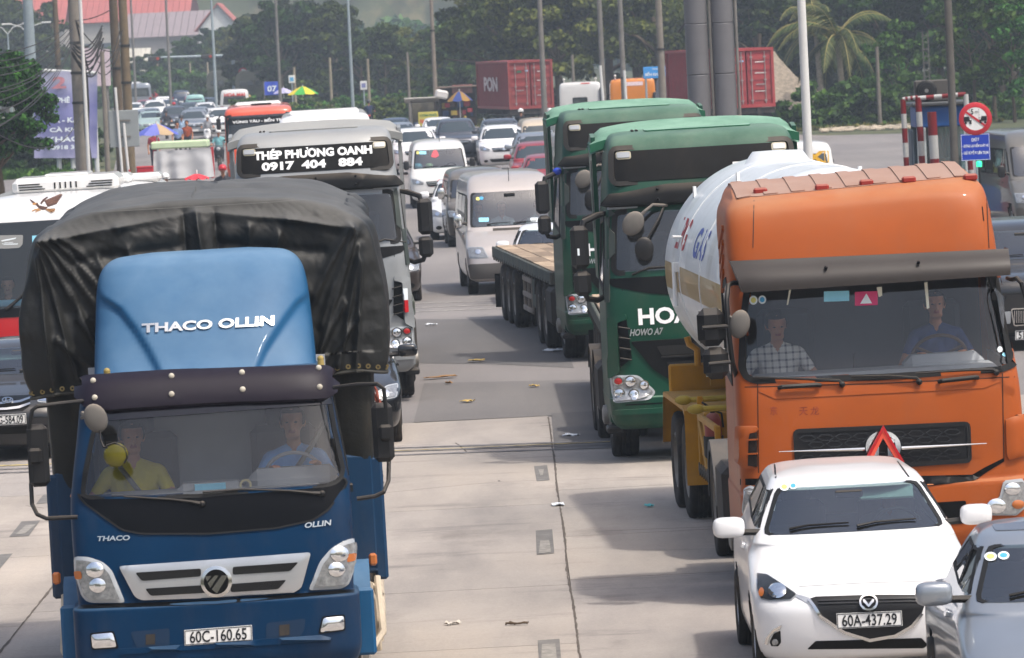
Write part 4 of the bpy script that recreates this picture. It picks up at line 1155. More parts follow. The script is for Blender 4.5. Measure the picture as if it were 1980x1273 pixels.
  V.part('side_vent',MB().prism([(2.08,2.7),(2.28,2.7),(2.22,3.5),(2.06,3.5)],s_*1.215,s_*1.226,'yz'),M('vent_grey','4b4b48',.7,bump=.6,bscale=90))
  V.part('step',MB().rbox((s_*1.08,.9,.62),(.3,.9,.34),.05),paint)
  V.part('step',MB().rbox((s_*1.18,.62,.4),(.2,.5,.08),.02),BLACKP)
  wheel(V,s_*1.04,1.45,.52,.31,'truck_front')
  for y in(4.6,5.95):dual(V,y,s_)
  mb=MB();mb.grid(lambda u,v:(s_*(.9+.32*v),1.45-.62*math.cos(math.pi*u),.55+.62*math.sin(math.pi*u)),14,2,s_<0);V.part('mudguard',mb,BLACKP)
  mb=MB()
  for y in(4.6,5.95):mb.grid(lambda u,v:(s_*(.62+.62*v),y-.60*math.cos(math.pi*(.15+.7*u)),.52+.60*math.sin(math.pi*(.15+.7*u))),12,2,s_<0)
  V.part('mudguard',mb,CHASSIS)
  V.part('marker_light',shell(fr,rounded([(s_*1.11,2.955),(s_*.78,2.965),(s_*.80,3.03),(s_*1.11,3.04)][::s_],.01),.06,.03,.03),LENS)
 mb=MB()
 def wing(u,v):
  x=-1.24+2.48*u;a=abs(x)/1.24
  z=3.94-.10*a**3-.14*max(0,a-.9)/.1*(a>.9);lead=3.80-.10*a**4
  y=1.75+.75*v;return(x,y,lead+(z-lead)*(v**.8))
 mb.grid(wing,30,6)
 mb.grid(lambda u,v:tuple(Vector(wing(u,1-v))-Vector((0,-.03*v,.09*v+.03))),30,6)
 mb.grid(lambda u,v:tuple(Vector(wing(u,1))-Vector((0,-.001,.035*v))),30,1)
 mb.grid(lambda u,v:tuple(Vector(wing(u,0))-Vector((0,.001,.1*(1-v)))),30,1)
 V.part('roof_wing',mb,top,smooth=50)
 for x in(-.75,-.7,.35,.4):V.part('bracket',MB().rbox((x,1.35,3.84),(.03,.25,.03),.008),BLACKP)
 V.part('roof_panel',shell(V.tp,rounded([(-.62,.98),(.62,.98),(.62,1.35),(-.62,1.35)],.05),.12,.015,.02),top)
 pl=rounded([(-1.02,3.27),(1.02,3.27),(1.0,3.62),(-1.0,3.62)],.05,3)
 sp=V.part('sign_panel',shell(fr,pl,.1,.012,.02),M('sign_panel_grey','0f0f0f',.6,spec=.12,var=.12,grime=.06))
 obj('panel_frame',band(fr,shrink(pl,-.05),pl,.035,.02),M('panel_frame_grey','232220',.6,dust=.2),sp)
 for s_ in(-1,1):
  w=rounded(rect(s_*.9-.07,3.54,s_*.9+.07,3.60),.015);c_=obj('clearance_lamp',shell(fr,w,.05,.03,.02),LENS,sp);obj('lamp_base',shell(fr,shrink(w,-.015),.06,.02,.01),M('lamp_base','a39d88',.5),sp)
 if panel_text:
  for s_,q in panel_text:obj('lettering',text_on(fr,s_,q,.05,0,.02),WHITEINK,sp,0)
 else:obj('small_plate',shell(fr,rect(.35,3.33,.75,3.42),.1,.03,.01),WHITEPL,sp)
 vp=rounded([(-1.12,2.98),(1.12,2.98),(1.06,3.10),(.45,3.19),(-.45,3.19),(-1.06,3.10)],.03,2)
 vz=V.part('sun_visor',shell(fr,vp,.08,.13,.04,.03),M('visor_grey','141516',.6,spec=.15,var=.1,dust=.2),smooth=60)
 for x in(-.55,.55,0):
  for z in(3.02,3.13):q,n=fr(x,z);obj('bolt',MB().ball(q+n*.16,.018,8,5),BLACKG,vz)
 nb=rounded([(-1.18,2.17),(1.18,2.17),(1.14,2.08),(.72,1.98),(.2,1.92),(-.2,1.92),(-.72,1.98),(-1.14,2.08)],.03,2)
 b_=V.part('lower_screen_panel',shell(fr,nb,.1,.01,.02),M('nose_black','0c0d0e',.5,spec=.12,var=.1))
 for i in range(3):obj('vent_slat',shell(fr,rect(-.32+.05*i,2.08-.05*i,.32-.05*i,2.10-.05*i),.1,.02,.01),BLACKP,b_)
 np_=rounded([(-1.0,1.46),(1.0,1.46),(1.02,1.9),(-1.02,1.9)],.03)
 V.part('panel_gap',band(fr,shrink([(-1.0,1.46),(1.0,1.46),(1.02,2.05),(-1.02,2.05)],-.008),[(-1.0,1.46),(1.0,1.46),(1.02,2.05),(-1.02,2.05)],.003,.0),BLACKG)
 if nose_text:V.part('lettering',text_on(fr,nose_text[0],nose_text[1],.035,0,.006),WHITEINK,smooth=0)
 if badge:V.part('lettering',text_on(fr,badge[0],badge[1],.03,.3,.015),SILVERTRIM,smooth=0)
 gr=rounded([(-.97,1.44),(.97,1.44),(.72,1.10),(.55,.98),(-.55,.98),(-.72,1.10)],.03,2)
 g=V.part('grille',shell(fr,gr,.08,.02,.04),M('grille_dark','0e0f10',.6,spec=.12,var=.15,dust=.15))
 MESH=M('grille_mesh','101010',.7,bump=.8,bscale=220)
 for z0,z1,x in((1.26,1.37,.62),(1.08,1.18,.52)):
  obj('grille_slot',shell(fr,rounded([(-x,z0),(x,z0),(x+.05,z1),(-x-.05,z1)],.02),.09,.03,.0),MESH,g)
  obj('grille_bar',shell(fr,rect(-x,z0-.03,x,z0-.01),.12,.05,.03),BLACKP,g)
 V.part('bumper_gap',shell(fr,rect(-1.2,.705,1.2,.72),.15,.004,0),BLACKG)
 V.part('bumper_step',shell(fr,rounded([(-1.2,.60),(1.2,.60),(1.2,.66),(-1.2,.66)],.02),.1,.03,.04),paint)
 for x in(-.9,-.1,.7):
  mb=MB();pts=[(x,2.20),(x+.2,2.27),(x+.75,2.275)];q=[fr(*p)for p in pts];mb.tube([a+n*.03 for a,n in q],[.016,.012,.009],6);V.part('wiper',mb,BLACKP)
 mb=MB();mb.tube([(-.45,.2,2.98),(-.62,.06,3.0),(-.72,.02,2.93)],.018,8);mb.ball((-.86,.0,2.80),(.12,.05,.15),16,10,Matrix.Rotation(R(35),3,'Y'));mb.tube([(-.72,.02,2.93),(-.8,.0,2.86)],.02,8);V.part('kerb_mirror',mb,M('mirror_back','5a5753',.7,var=.15,dust=.3))
 mb=MB();mb.tube([(-.48,.2,2.98),(-.55,.06,2.85),(-.70,.0,2.62)],.014,8);mb.ball((-.75,-.02,2.50),(.11,.035,.14),18,10);V.part('front_mirror',mb,MIRRORB)
 if stick:
  for x,z,r,m in stick:V.part('sticker',shell(fr,oval(x,z,r,r,14),.06,.006,0),m)
 truck_chassis(V,7.0,(1.45,4.6,5.95))
 V.part('fifth_wheel',MB().lathe([(.55,1.05),(.55,1.14),(.2,1.16)],(0,5.2,0),'z',24),CHASSIS)
 return V
def flatbed(label,X,d,yaw,L=12.4,z=1.28,stakes=False):
 t=thing('flatbed_trailer',label,'trailer',(X,d,0),-yaw)
 def part(n,mb,m,smooth=40,par=None):return obj(n,mb,m,par or t,smooth)
 OLD=M('trailer_paint','4a4f48',.8,var=.3,grime=.6)
 mb=MB()
 for x in(-1.24,1.24):mb.rbox((x,L/2,z-.11),(.05,L,.2),.012)
 mb.rbox((0,.03,z-.11),(2.44,.06,.2),.012);mb.rbox((0,L-.03,z-.11),(2.44,.06,.2),.012)
 part('deck_frame',mb,OLD)
 mb=MB()
 for i in range(24):mb.box((0,.4+i*(L-.8)/23,z-.14),(2.4,.07,.12))
 for x in(-.45,.45):mb.box((x,L/2,z-.36),(.12,L-.3,.36))
 for i in range(24):mb.rbox((-1.26,.4+i*(L-.8)/23,z-.2),(.03,.05,.09),.01)
 part('crossmembers',mb,CHASSIS)
 n=8;w=2.4/n;rows_=6
 for i in range(n):
  y0=.06
  for j in range(rows_):
   y1=min(L-.06,y0+(L-.12)/rows_)
   pm=MB();pm.rbox((-1.2+w*(i+.5),(y0+y1)/2,z-.02+random.uniform(-.006,.006)),(w-.012,y1-y0-.015,.045),.006);part('plank',pm,M('deck_plank_%d'%((i*5+j*3)%4),['8d7b68','94826e','7d6d5c','a08d77'][(i*5+j*3)%4],.9,var=.35,vscale=5,bump=.3,bscale=30));y0=y1
 for s_ in(-1,1):
  class W:root=t
  for y in(L-1.4,L-2.7,L-4.0):
   wheel(W,s_*1.08,y,.5,.27,'truck_rear');wheel(W,s_*.77,y,.5,.27,'truck_rear')
  mb=MB()
  for y in(L-5.6,L-6.4,L-7.2):mb.rbox((s_*1.14,y,.68),(.05,.07,.62),.01)
  for zz in(.42,.66,.92):mb.rbox((s_*1.15,L-6.4,zz),(.04,1.9,.09),.012)
  part('side_guard',mb,M('guard_paint','8a7f74',.8,var=.3,grime=.5))
  part('toolbox',MB().rbox((s_*.95,L-8.0,.75),(.45,.8,.5),.03),OLD)
  part('landing_leg',MB().rbox((s_*.8,3.0,.62),(.12,.14,.8),.01),CHASSIS)
  mb=MB();mb.rbox((s_*1.0,L-.5,.5),(.55,.02,.6),.005);part('mud_flap',mb,RUBBER)
 mb=MB()
 for y in(L-1.4,L-2.7,L-4.0):mb.cyl((-1,y,.5),(1,y,.5),.1)
 part('axles',mb,CHASSIS)
 return t
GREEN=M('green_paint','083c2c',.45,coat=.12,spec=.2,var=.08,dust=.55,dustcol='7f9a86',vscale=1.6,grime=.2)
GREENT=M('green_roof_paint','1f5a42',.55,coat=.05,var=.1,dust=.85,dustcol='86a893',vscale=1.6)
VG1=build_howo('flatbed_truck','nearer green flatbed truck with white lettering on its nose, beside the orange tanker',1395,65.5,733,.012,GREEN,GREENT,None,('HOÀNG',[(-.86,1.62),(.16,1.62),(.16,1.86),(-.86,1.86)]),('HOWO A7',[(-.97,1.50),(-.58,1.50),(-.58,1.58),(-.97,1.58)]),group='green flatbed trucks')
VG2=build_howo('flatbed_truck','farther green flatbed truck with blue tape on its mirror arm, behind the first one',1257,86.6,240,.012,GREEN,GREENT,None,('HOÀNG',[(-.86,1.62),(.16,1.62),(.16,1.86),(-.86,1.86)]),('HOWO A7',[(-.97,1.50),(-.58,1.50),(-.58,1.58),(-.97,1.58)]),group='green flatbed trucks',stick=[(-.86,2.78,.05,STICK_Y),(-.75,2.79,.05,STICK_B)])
SILV=M('silver_grey_paint','8b8e8f',.4,metal=.3,coat=.3,var=.06,dust=.45,dustcol='a7a49c',vscale=1.6,grime=.12)
SILVT=M('silver_roof_paint','8a8c8a',.45,metal=.2,var=.08,dust=.5,dustcol='a7a49c',vscale=1.6)
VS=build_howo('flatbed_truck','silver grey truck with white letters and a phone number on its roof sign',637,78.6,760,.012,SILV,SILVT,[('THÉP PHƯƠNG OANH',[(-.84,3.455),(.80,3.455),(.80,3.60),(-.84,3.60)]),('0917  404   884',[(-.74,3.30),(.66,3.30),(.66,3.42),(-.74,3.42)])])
mb=MB();rnd=random.Random(5)
mb.grid(lambda u,v:(-.62+.42*u+.02*rnd.random(),.42+.25*v,2.24+.16*math.sin(math.pi*u)*math.sin(math.pi*v)+.06*rnd.random()),12,8)
o=obj('rag',mb,M('lime_rag','5fd62e',.8,var=.2,vscale=20),None,60);o.matrix_world=VG1.m@Matrix.Translation((.12,0,0));tag(o,'bright lime green rag crumpled on the dashboard of the nearer green truck','rag')
VG2.part('tape',MB().ball((-1.22,.42,2.93),(.07,.06,.06),10,8),M('blue_tape','2440a8',.5))
VS.part('reflector_strip',shell(VS.fr,rect(1.10,1.42,1.15,1.58),.06,.075,.01),STICK_W);VS.part('reflector_strip',shell(VS.fr,rect(1.10,1.25,1.15,1.42),.06,.075,.01),M('reflector_red','b3141c',.4))
VG1.part('mirror_mark',MB().rbox((-1.5,.22,2.5),(.025,.006,.08),.002),STICK_W)
g=VG1.m
p=VG1.m@Vector((0,3.2,0));flatbed('flatbed trailer with bare plank deck coupled behind the nearer green truck',2.45,p.y,-.008)
p=VG2.m@Vector((0,3.0,0));flatbed('flatbed trailer with bare plank deck coupled behind the farther green truck',p.x+.02,p.y,-.075)
p=VS.m@Vector((0,3.2,0));flatbed('flatbed trailer behind the silver grey truck',p.x,p.y,-.03)
# ================================================================ orange tractor with a gas tank trailer
def build_orange():
 OR=M('orange_paint','9c4c1a',.45,coat=.06,spec=.2,var=.1,dust=.5,dustcol='b08d6c',vscale=1.2,grime=.14)  # dust tint also pales the upper panels in place of sky reflection
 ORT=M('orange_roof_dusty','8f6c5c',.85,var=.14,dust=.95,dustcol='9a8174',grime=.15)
 V=Veh('tanker_truck','orange tractor truck with grey sun visor pulling the white gas tank','truck',1726,48.7,789,.014)
 k=[(.40,.16,2.2,1.15,.3,6),(.46,.02,2.2,1.22,.32,6),(.62,-.03,2.2,1.25,.34,6),(.98,-.03,2.2,1.25,.34,6),(1.02,.03,2.2,1.24,.34,6),(1.30,.03,2.2,1.235,.34,6),(1.75,.05,2.2,1.23,.35,6,1.22,-.005,.0),(1.95,.09,2.2,1.22,.36,6,1.21,-.01,.0),(2.10,.14,2.2,1.21,.36,6,1.2,-.015,.0),(2.5,.22,2.2,1.19,.36,6,1.18,-.03,.005),(2.85,.29,2.2,1.17,.36,6,1.17,-.05,.02),(3.0,.32,2.2,1.165,.36,6,1.16,-.055,.03),(3.3,.40,2.2,1.15,.4,6,1.15,-.07,.035),(3.44,.46,2.2,1.13,.42,5,1.13,-.075,.035),(3.51,.55,2.2,1.09,.42,4.5,1.1,-.075,.035),(3.55,.72,2.2,1.05,.3,5,1.08,-.075,.035),(3.60,1.2,2.2,1.03,.2,6,1.05,-.075,.035),(3.65,1.8,2.2,1.0,.12,6,1.0,-.075,.035)]
 body=loft(k,6,30,14,6);V.use(body);px=V.px
 ws=rounded([(1447,560),(1690,535),(1925,520),(1949,560),(1962,690),(1957,704),(1935,713),(1700,728),(1460,735),(1444,728),(1437,712),(1440,620)],8,3)
 sb=MB();sb.v=body.v;sb.f=list(body.f);sb.m=list(body.m)
 ins=shrink(ws,3);sw=[(.60,1.95),(1.6,2.0),(1.6,2.72),(.82,2.8)]
 def hole(c):
  if c.y<.9 and c.z>1.9:
   if inside(ins,*V.pix(c)):return True
  return abs(c.x)>.95 and inside(shrink(sw,.02),c.y,c.z)
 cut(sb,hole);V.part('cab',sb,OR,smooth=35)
 mb=MB()
 for c,d in(((0,2.1,2.2),(2.2,.03,2.1)),((0,1.2,1.5),(2.3,1.7,.04)),((0,1.3,3.05),(2.1,1.5,.03)),((1.15,1.2,1.75),(.03,1.6,.5)),((-1.15,1.2,1.75),(.03,1.6,.5))):mb.box(c,d)
 V.part('cabin_lining',mb,M('lining_mid','5e646b',.85,var=.08),smooth=0)
 mb=MB();mb.rbox((0,.58,1.84),(2.2,.66,.28),.08);mb.rbox((.62,.75,1.98),(.7,.35,.18),.07);V.part('dashboard',mb,M('dash_pale','9ca0a3',.6,var=.08))
 for x in(-.68,.62):
  mb=MB();mb.rbox((x,1.35,1.72),(.5,.5,.16),.05);mb.rbox((x,1.62,2.12),(.5,.14,.75),.05);V.part('seat',mb,SEATM)
 st=MB();c=Vector((.60,.86,2.03));rot=Matrix.Rotation(R(35),3,'X')
 st.tube([c+rot@Vector((.24*math.cos(a),0,.24*math.sin(a)))for a in(2*math.pi*i/30 for i in range(30))],.016,8,closed=True)
 for a in(.5,2.6,4.7):st.tube([c,c+rot@Vector((.23*math.cos(a),0,.23*math.sin(a)))],.014,6)
 V.part('steering_wheel',st,M('wheel_brown','4a3a30',.6))
 V.part('windscreen',shell(px,ws,18,.003,0),GLASS_CAB,smooth=180)
 V.part('window_rubber',band(px,shrink(ws,-8),shrink(ws,4),.012,.02),GASKET)
 for s_,cs in((-1,V.lf),(1,V.rg)):
  V.part('side_window',shell(cs,sw,.15,.003,0),GLASS_HAZY,smooth=180)
  V.part('window_rubber',band(cs,shrink(sw,-.04),shrink(sw,.02),.009,.02),GASKET)
  V.part('door_gap',shell(cs,[(.40,.9),(.415,.9),(.56,1.95),(.545,1.95)],.2,.003,0),BLACKP)
  V.part('door_gap',shell(cs,[(1.7,.9),(1.715,.9),(1.715,2.8),(1.7,2.8)],.3,.003,0),BLACKP)
  for i in range(4):
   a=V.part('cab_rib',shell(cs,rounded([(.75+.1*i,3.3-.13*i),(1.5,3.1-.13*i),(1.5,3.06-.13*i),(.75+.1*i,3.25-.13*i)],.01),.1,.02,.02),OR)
  wheel(V,s_*1.05,1.42,.51,.31,'truck_front');dual(V,5.0,s_,.51)
  mb=MB();mb.grid(lambda u,v:(s_*(.62+.62*v),5.0-.62*math.cos(math.pi*(.02+.96*u)),.51+.62*math.sin(math.pi*(.02+.96*u))),16,2,s_<0)
  mb.grid(lambda u,v:(s_*1.24,5.0-(.62-.1*v)*math.cos(math.pi*(.02+.96*u)),.51+(.62-.1*v)*math.sin(math.pi*(.02+.96*u))),16,1,s_>0);V.part('mudguard',mb,M('mudguard_grey','33363a',.6,var=.1,dust=.2))
  mb=MB();mb.grid(lambda u,v:(s_*(.92+.31*v),1.42-.60*math.cos(math.pi*u),.55+.58*math.sin(math.pi*u)),14,2,s_<0);V.part('mudguard',mb,BLACKP)
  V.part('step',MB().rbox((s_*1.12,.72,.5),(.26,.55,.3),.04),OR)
  mb=MB();mb.cyl((s_*.95,2.7,.72),(s_*.95,3.9,.72),.3,n=20);V.part('fuel_tank',mb,M('tank_alloy','8b8d8e',.4,metal=.7,var=.15,grime=.4))
 for i in range(9):
  x=-.95+1.9*i/8-.075
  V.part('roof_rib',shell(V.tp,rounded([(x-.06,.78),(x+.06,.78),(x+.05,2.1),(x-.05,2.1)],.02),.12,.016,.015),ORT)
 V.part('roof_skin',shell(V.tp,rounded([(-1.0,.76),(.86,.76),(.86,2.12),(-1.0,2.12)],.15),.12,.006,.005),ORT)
 for cx_,cy_ in((1470,373),(1589,366),(1675,357),(1757,351),(1876,346)):
  q,n=px(cx_,cy_);V.part('marker_lamp',MB().rbox(q+Vector((0,-.02,.015)),(.12,.09,.06),.015),M('red_marker','8f2f28',.5,var=.1,dust=.4))
 for pts in([(1458,388),(1456,480)],[(1907,372),(1912,480)]):
  lam('panel_gap',V,[(pts[0][0]-.8,pts[0][1]),(pts[0][0]+.8,pts[0][1]),(pts[1][0]+.8,pts[1][1]),(pts[1][0]-.8,pts[1][1])],BLACKP,.003,0,12)
 lam('crack',V,[(1898,400),(1900,400),(1903,428),(1901,428)],BLACKG,.003,0,12)
 VC=[V.loc(*q)for q in((1436,566,.04),(1954,532,.04),(1950,481,.20),(1412,505,.20))]
 def vis(u,v,o=0.0):
  q=(VC[0]*(1-u)+VC[1]*u)*(1-v)+(VC[3]*(1-u)+VC[2]*u)*v;return(q.x,q.y-.05*math.sin(math.pi*min(1,v*1.1))-.05*(1-abs(2*u-1)**6)+o,q.z)
 mb=MB();mb.grid(vis,40,8);mb.grid(lambda u,v:vis(u,v,.03),40,8,True)
 for uu in(0,1):mb.grid(lambda u,v:tuple(Vector(vis(uu,v)).lerp(Vector(vis(uu,v,.35)),u)),3,8,uu==1)
 mb.grid(lambda u,v:vis(u,1,.03*v),40,1);mb.grid(lambda u,v:vis(u,0,.03*(1-v)),40,1)
 vz=V.part('sun_visor',mb,M('visor_taupe','332e2b',.5,var=.08),smooth=60)
 for p in((1597,518),(1599,546),(1776,508),(1781,537)):q=V.loc(p[0],p[1],.03);obj('bolt',MB().ball(q,(.016,.03,.016),8,5),BLACKG,vz)
 for pl in([(1464,740),(1466,740),(1468,915),(1466,915)],[(1937,722),(1939,722),(1942,890),(1940,890)],[(1440,748),(1700,741),(1962,728),(1962,730),(1700,743),(1440,750)]):lam('panel_gap',V,pl,M('gap_brown','3a1d0c',.7),.003,0,14)
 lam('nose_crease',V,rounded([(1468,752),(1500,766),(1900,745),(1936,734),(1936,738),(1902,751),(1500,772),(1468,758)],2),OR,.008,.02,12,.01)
 go=rounded([(1536,833),(1700,826),(1873,818),(1876,892),(1700,904),(1541,912)],9,3)
 g=lam('grille',V,go,M('grille_black','141416',.5,var=.1),.006,.01,12)
 obj('grille_frame',band(px,shrink(go,-3),shrink(go,5),.02,.02),BLACKP,g)
 HEX=M('grille_bar_black','26272a',.4,var=.1)
 for row,(y0,k_)in enumerate(((842,9),(855,8),(881,9),(894,8))):
  for i in range(k_):
   x=1562+35*i+(17 if row%2 else 0);y=y0-.045*(x-1700)
   obj('grille_hexagon',band(px,[(x+17*math.cos(a),y+7.5*math.sin(a))for a in(math.pi/3*j for j in range(6))],[(x+14*math.cos(a),y+5*math.sin(a))for a in(math.pi/3*j for j in range(6))],.018,.012),HEX,g)
 for a,b in(((1506,873),(1672,868)),((1742,866),(1907,857))):
  p,n=px(*a);q,n2=px(*b);mb=MB()
  rows=[(p+(q-p)*t+n*.05,.004+.016*(t if a[0]<1600 else 1-t))for t in(0,.15,.5,1)]
  mb.tube([r[0]for r in rows],[r[1]for r in rows],8);V.part('chrome_bar',mb,CHROME)
 bd=V.part('emblem',band(px,oval(1707,864,34,31,32),oval(1707,864,24,24,32),.05,.03),CHROME)
 for s_ in(-1,1):obj('emblem_swallow',shell(px,rounded([(1707+s_*24,850),(1707+s_*8,846),(1707+s_*9,884),(1707+s_*21,880),(1707+s_*14,866)][::s_],3),8,.05,.02),CHROME,bd)
 for t_,q in(('东',[(1489,803),(1503,803),(1503,786),(1489,786)]),('天',[(1545,804),(1562,803),(1562,787),(1545,788)]),('龙',[(1567,803),(1584,802),(1584,786),(1567,787)])):
  V.part('faded_character',text_on(px,t_,q,0,0,.002),M('faded_ink','7a3326',.8,var=.5,vscale=30),smooth=0)
 for pl,sl in(([(1427,824),(1462,824),(1468,830),(1460,838),(1455,900),(1464,908),(1440,905),(1426,890)],1),([(1943,812),(1976,800),(1982,806),(1982,880),(1950,890),(1945,880)],-1)):
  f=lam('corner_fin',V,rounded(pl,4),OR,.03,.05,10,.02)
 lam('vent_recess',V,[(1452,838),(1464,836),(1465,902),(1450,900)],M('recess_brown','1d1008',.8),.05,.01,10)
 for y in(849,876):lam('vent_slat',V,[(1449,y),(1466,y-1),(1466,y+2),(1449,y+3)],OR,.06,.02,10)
 lam('bumper_gap',V,[(1432,926),(1800,920),(1880,918),(1902,905),(1940,886),(1942,892),(1905,915),(1884,930),(1800,940),(1432,938)],BLACKG,.006,0,12)
 lam('lower_grille',V,rounded([(1560,988),(1868,968),(1866,1012),(1560,1034)],5),BLACKG,.008,0,12)
 for pl in(crop([(1395,560),(1405,530),(1440,490),(1478,468),(1497,390),(1590,380),(1604,400),(1604,520),(1562,560)],1360,780,.387),[(1440,945),(1452,938),(1466,945),(1464,985),(1448,1010),(1438,990)]):
  pl=rounded(pl,4);h=lam('headlight',V,pl,LENS,.02,.03,9,.015)
  obj('lamp_bowl',shell(px,shrink(pl,4),8,.04,0),LENSDARK,h)
  if pl[0][0]>1600:
   for x,y,r,m in((1955,945,15,REFLECTOR),(1925,978,18,REFLECTOR),(1965,975,11,AMBER)):obj('reflector',shell(px,oval(x,y,r,r*.8,16),6,.045,0,.012),m,h)
 for pts in([(1628,745),(1622,738),(1560,735),(1458,732)],[(1777,740),(1772,733),(1720,729),(1645,730)],[(1925,722),(1918,716),(1860,718),(1770,724)]):
  q=[px(*p)for p in pts];mb=MB();mb.tube([a+n*.035 for a,n in q],[.022,.014,.011,.008],6);mb.ball(q[0][0]+q[0][1]*.03,.028,8,6);V.part('wiper',mb,BLACKP)
 for a,b in(((1506,751),(1586,746)),((1815,739),(1890,731))):
  p,n=px(*a);q,n2=px(*b);mb=MB();mb.tube([p+n*.02,p.lerp(q,.08)+n*.05,p.lerp(q,.92)+n*.05,q+n*.02],.02,8);V.part('grab_handle',mb,BLACKP)
 def L(x,y,yy):return V.loc(x,y,yy)
 mb=MB()
 for rc in((1346,597,1403,668),(1358,673,1411,732)):
  a,b=L(rc[0],rc[1],.05),L(rc[2],rc[3],.05);c=(a+b)/2;m_=MB();m_.rbox(c,(abs(b.x-a.x),.13,abs(a.z-b.z)),.06);mr=V.part('mirror',m_,MIRRORB)
  obj('mirror_clamp',MB().tube([L(rc[0]+12,(rc[1]+rc[3])/2+2,-.05),L(1412,(rc[1]+rc[3])/2-2,.0)],.018,8),BLACKP,mr)
  obj('mirror_glass',MB().rbox(c+Vector((0,.068,0)),(abs(b.x-a.x)*.82,.006,abs(a.z-b.z)*.85),.002),CHROME,mr)
 V.part('mirror_arm',MB().tube([L(1440,549,.5),L(1418,547,.25),L(1408,552,.1),L(1405,580,.0),L(1410,650,.0),L(1416,700,.05),L(1424,728,.3)],.022,8),BLACKP)
 mb=MB();q=L(1430,627,.0);mb.ball(q,(.09,.05,.125),16,10,Matrix.Rotation(R(15),3,'Y'));mb.tube([L(1410,612,.0),L(1428,622,.0)],.016,6);V.part('kerb_mirror',mb,M('mirror_back','5a5753',.7,var=.15,dust=.3))
 V.part('mirror_arm',MB().tube([L(1948,538,.5),L(1957,541,.2),L(1966,538,.0),L(1975,548,-.1),L(1984,580,-.1),L(1988,640,-.1),L(1988,690,.0)],.02,8),BLACKP)
 for x,y,r,m in((1457,581,8,STICK_Y),(1474,580,7.5,STICK_B)):
  s2=lam('sticker',V,oval(x,y,r,r*1.1,18),STICK_W,.006,0,5);obj('sticker_core',shell(px,oval(x,y,r*.62,r*.68,14),5,.009,0),m,s2)
 lam('sticker',V,rect(1593,564,1642,584,-.03),STICK_C,.006,0,8)
 s2=lam('sticker',V,rect(1653,565,1697,592,-.04),M('sticker_pink','c8426f',.5,var=.1),.006,0,8);obj('sticker_triangle',shell(px,[(1675,568),(1686,587),(1663,588)],8,.009,0),STICK_W,s2)
 for pl in([(1526,560),(1530,559),(1524,590),(1521,590)],[(1787,547),(1793,546),(1797,596),(1792,598)],[(1695,556),(1705,555),(1706,572),(1699,575)]):lam('tape_strip',V,pl,M('tape_white','d6d4c2',.7),.006,0,9)
 lam('sticker',V,oval(1933,676,5,6,12),STICK_W,.006,0,4);lam('sticker',V,oval(1943,686,6,4,12),STICK_C,.006,0,4)
 V.part('aerial',MB().tube([L(1650,712,.4),L(1651,683,.4)],.006,6),BLACKG)
 truck_chassis(V,6.2,(1.42,5.0))
 nav=cloth('navy_shirt','2b3a66');orgsh=cloth('navy_orange_shirt','32426f')
 person('man in a checked shirt looking down in the orange truck passenger seat',V.m@Matrix.Translation((-.80,1.12,1.70)),plaid(),(((-.34,-.12,.2),(-.12,-.34,.2)),((.34,-.12,.2),(.12,-.36,.2))),turn=.1,lean=-.22,voxel=.011)
 dr=person('man in a navy uniform shirt driving the orange truck',V.m@Matrix.Translation((.62,1.24,1.76)),orgsh,(((-.33,-.14,.18),(-.22,-.36,.28)),((.33,-.14,.18),(.22,-.36,.28))),turn=.05,voxel=.011)
 A_,B_,C_=(1707,822),(1749,893),(1668,897)
 c0=V.loc(1708,866,-.09);t=thing('warning_triangle','red warning triangle hanging on the grille of the orange truck','triangle',V.m@c0,V.root.rotation_euler.z)
 def tl(p):q=V.loc(p[0],p[1],-.09)-c0;return(q.x,q.z)
 out=[tl(p)for p in(A_,B_,C_)];inn=[tl(p)for p in((1707,847),(1730,884),(1688,886))];mid=[tuple(Vector(a).lerp(Vector(b),.45))for a,b in zip(out,inn)]
 def ring2(a,b,y0,y1):
  mb=MB();vs=[(p[0],y0,p[1])for p in a]+[(p[0],y0,p[1])for p in b]+[(p[0],y1,p[1])for p in a]+[(p[0],y1,p[1])for p in b];n=len(a);fs=[]
  for i in range(n):
   j=(i+1)%n;fs+=[(i,j,n+j,n+i),(2*n+i,3*n+i,3*n+j,2*n+j),(i,2*n+i,2*n+j,j),(n+i,n+j,3*n+j,3*n+i)]
  return mb.add(vs,fs)
 obj('reflector_bar',ring2(out,mid,-.02,.0),M('reflex_red','b3171b',.35,var=.1,coat=.5),t,0);obj('fluorescent_band',ring2(mid,inn,-.012,.0),M('fluor_red','e0553f',.5,var=.05),t,0)
 mb=MB();b0=tl((1670,897));b1=tl((1748,893));mb.rbox(((b0[0]+b1[0])/2,.0,b0[1]-.015),(abs(b1[0]-b0[0]),.06,.03),.008);mb.rbox((0,.05,b0[1]-.01),(.04,.12,.02),.005);obj('triangle_foot',mb,BLACKP,t)
 return V
VO=build_orange()
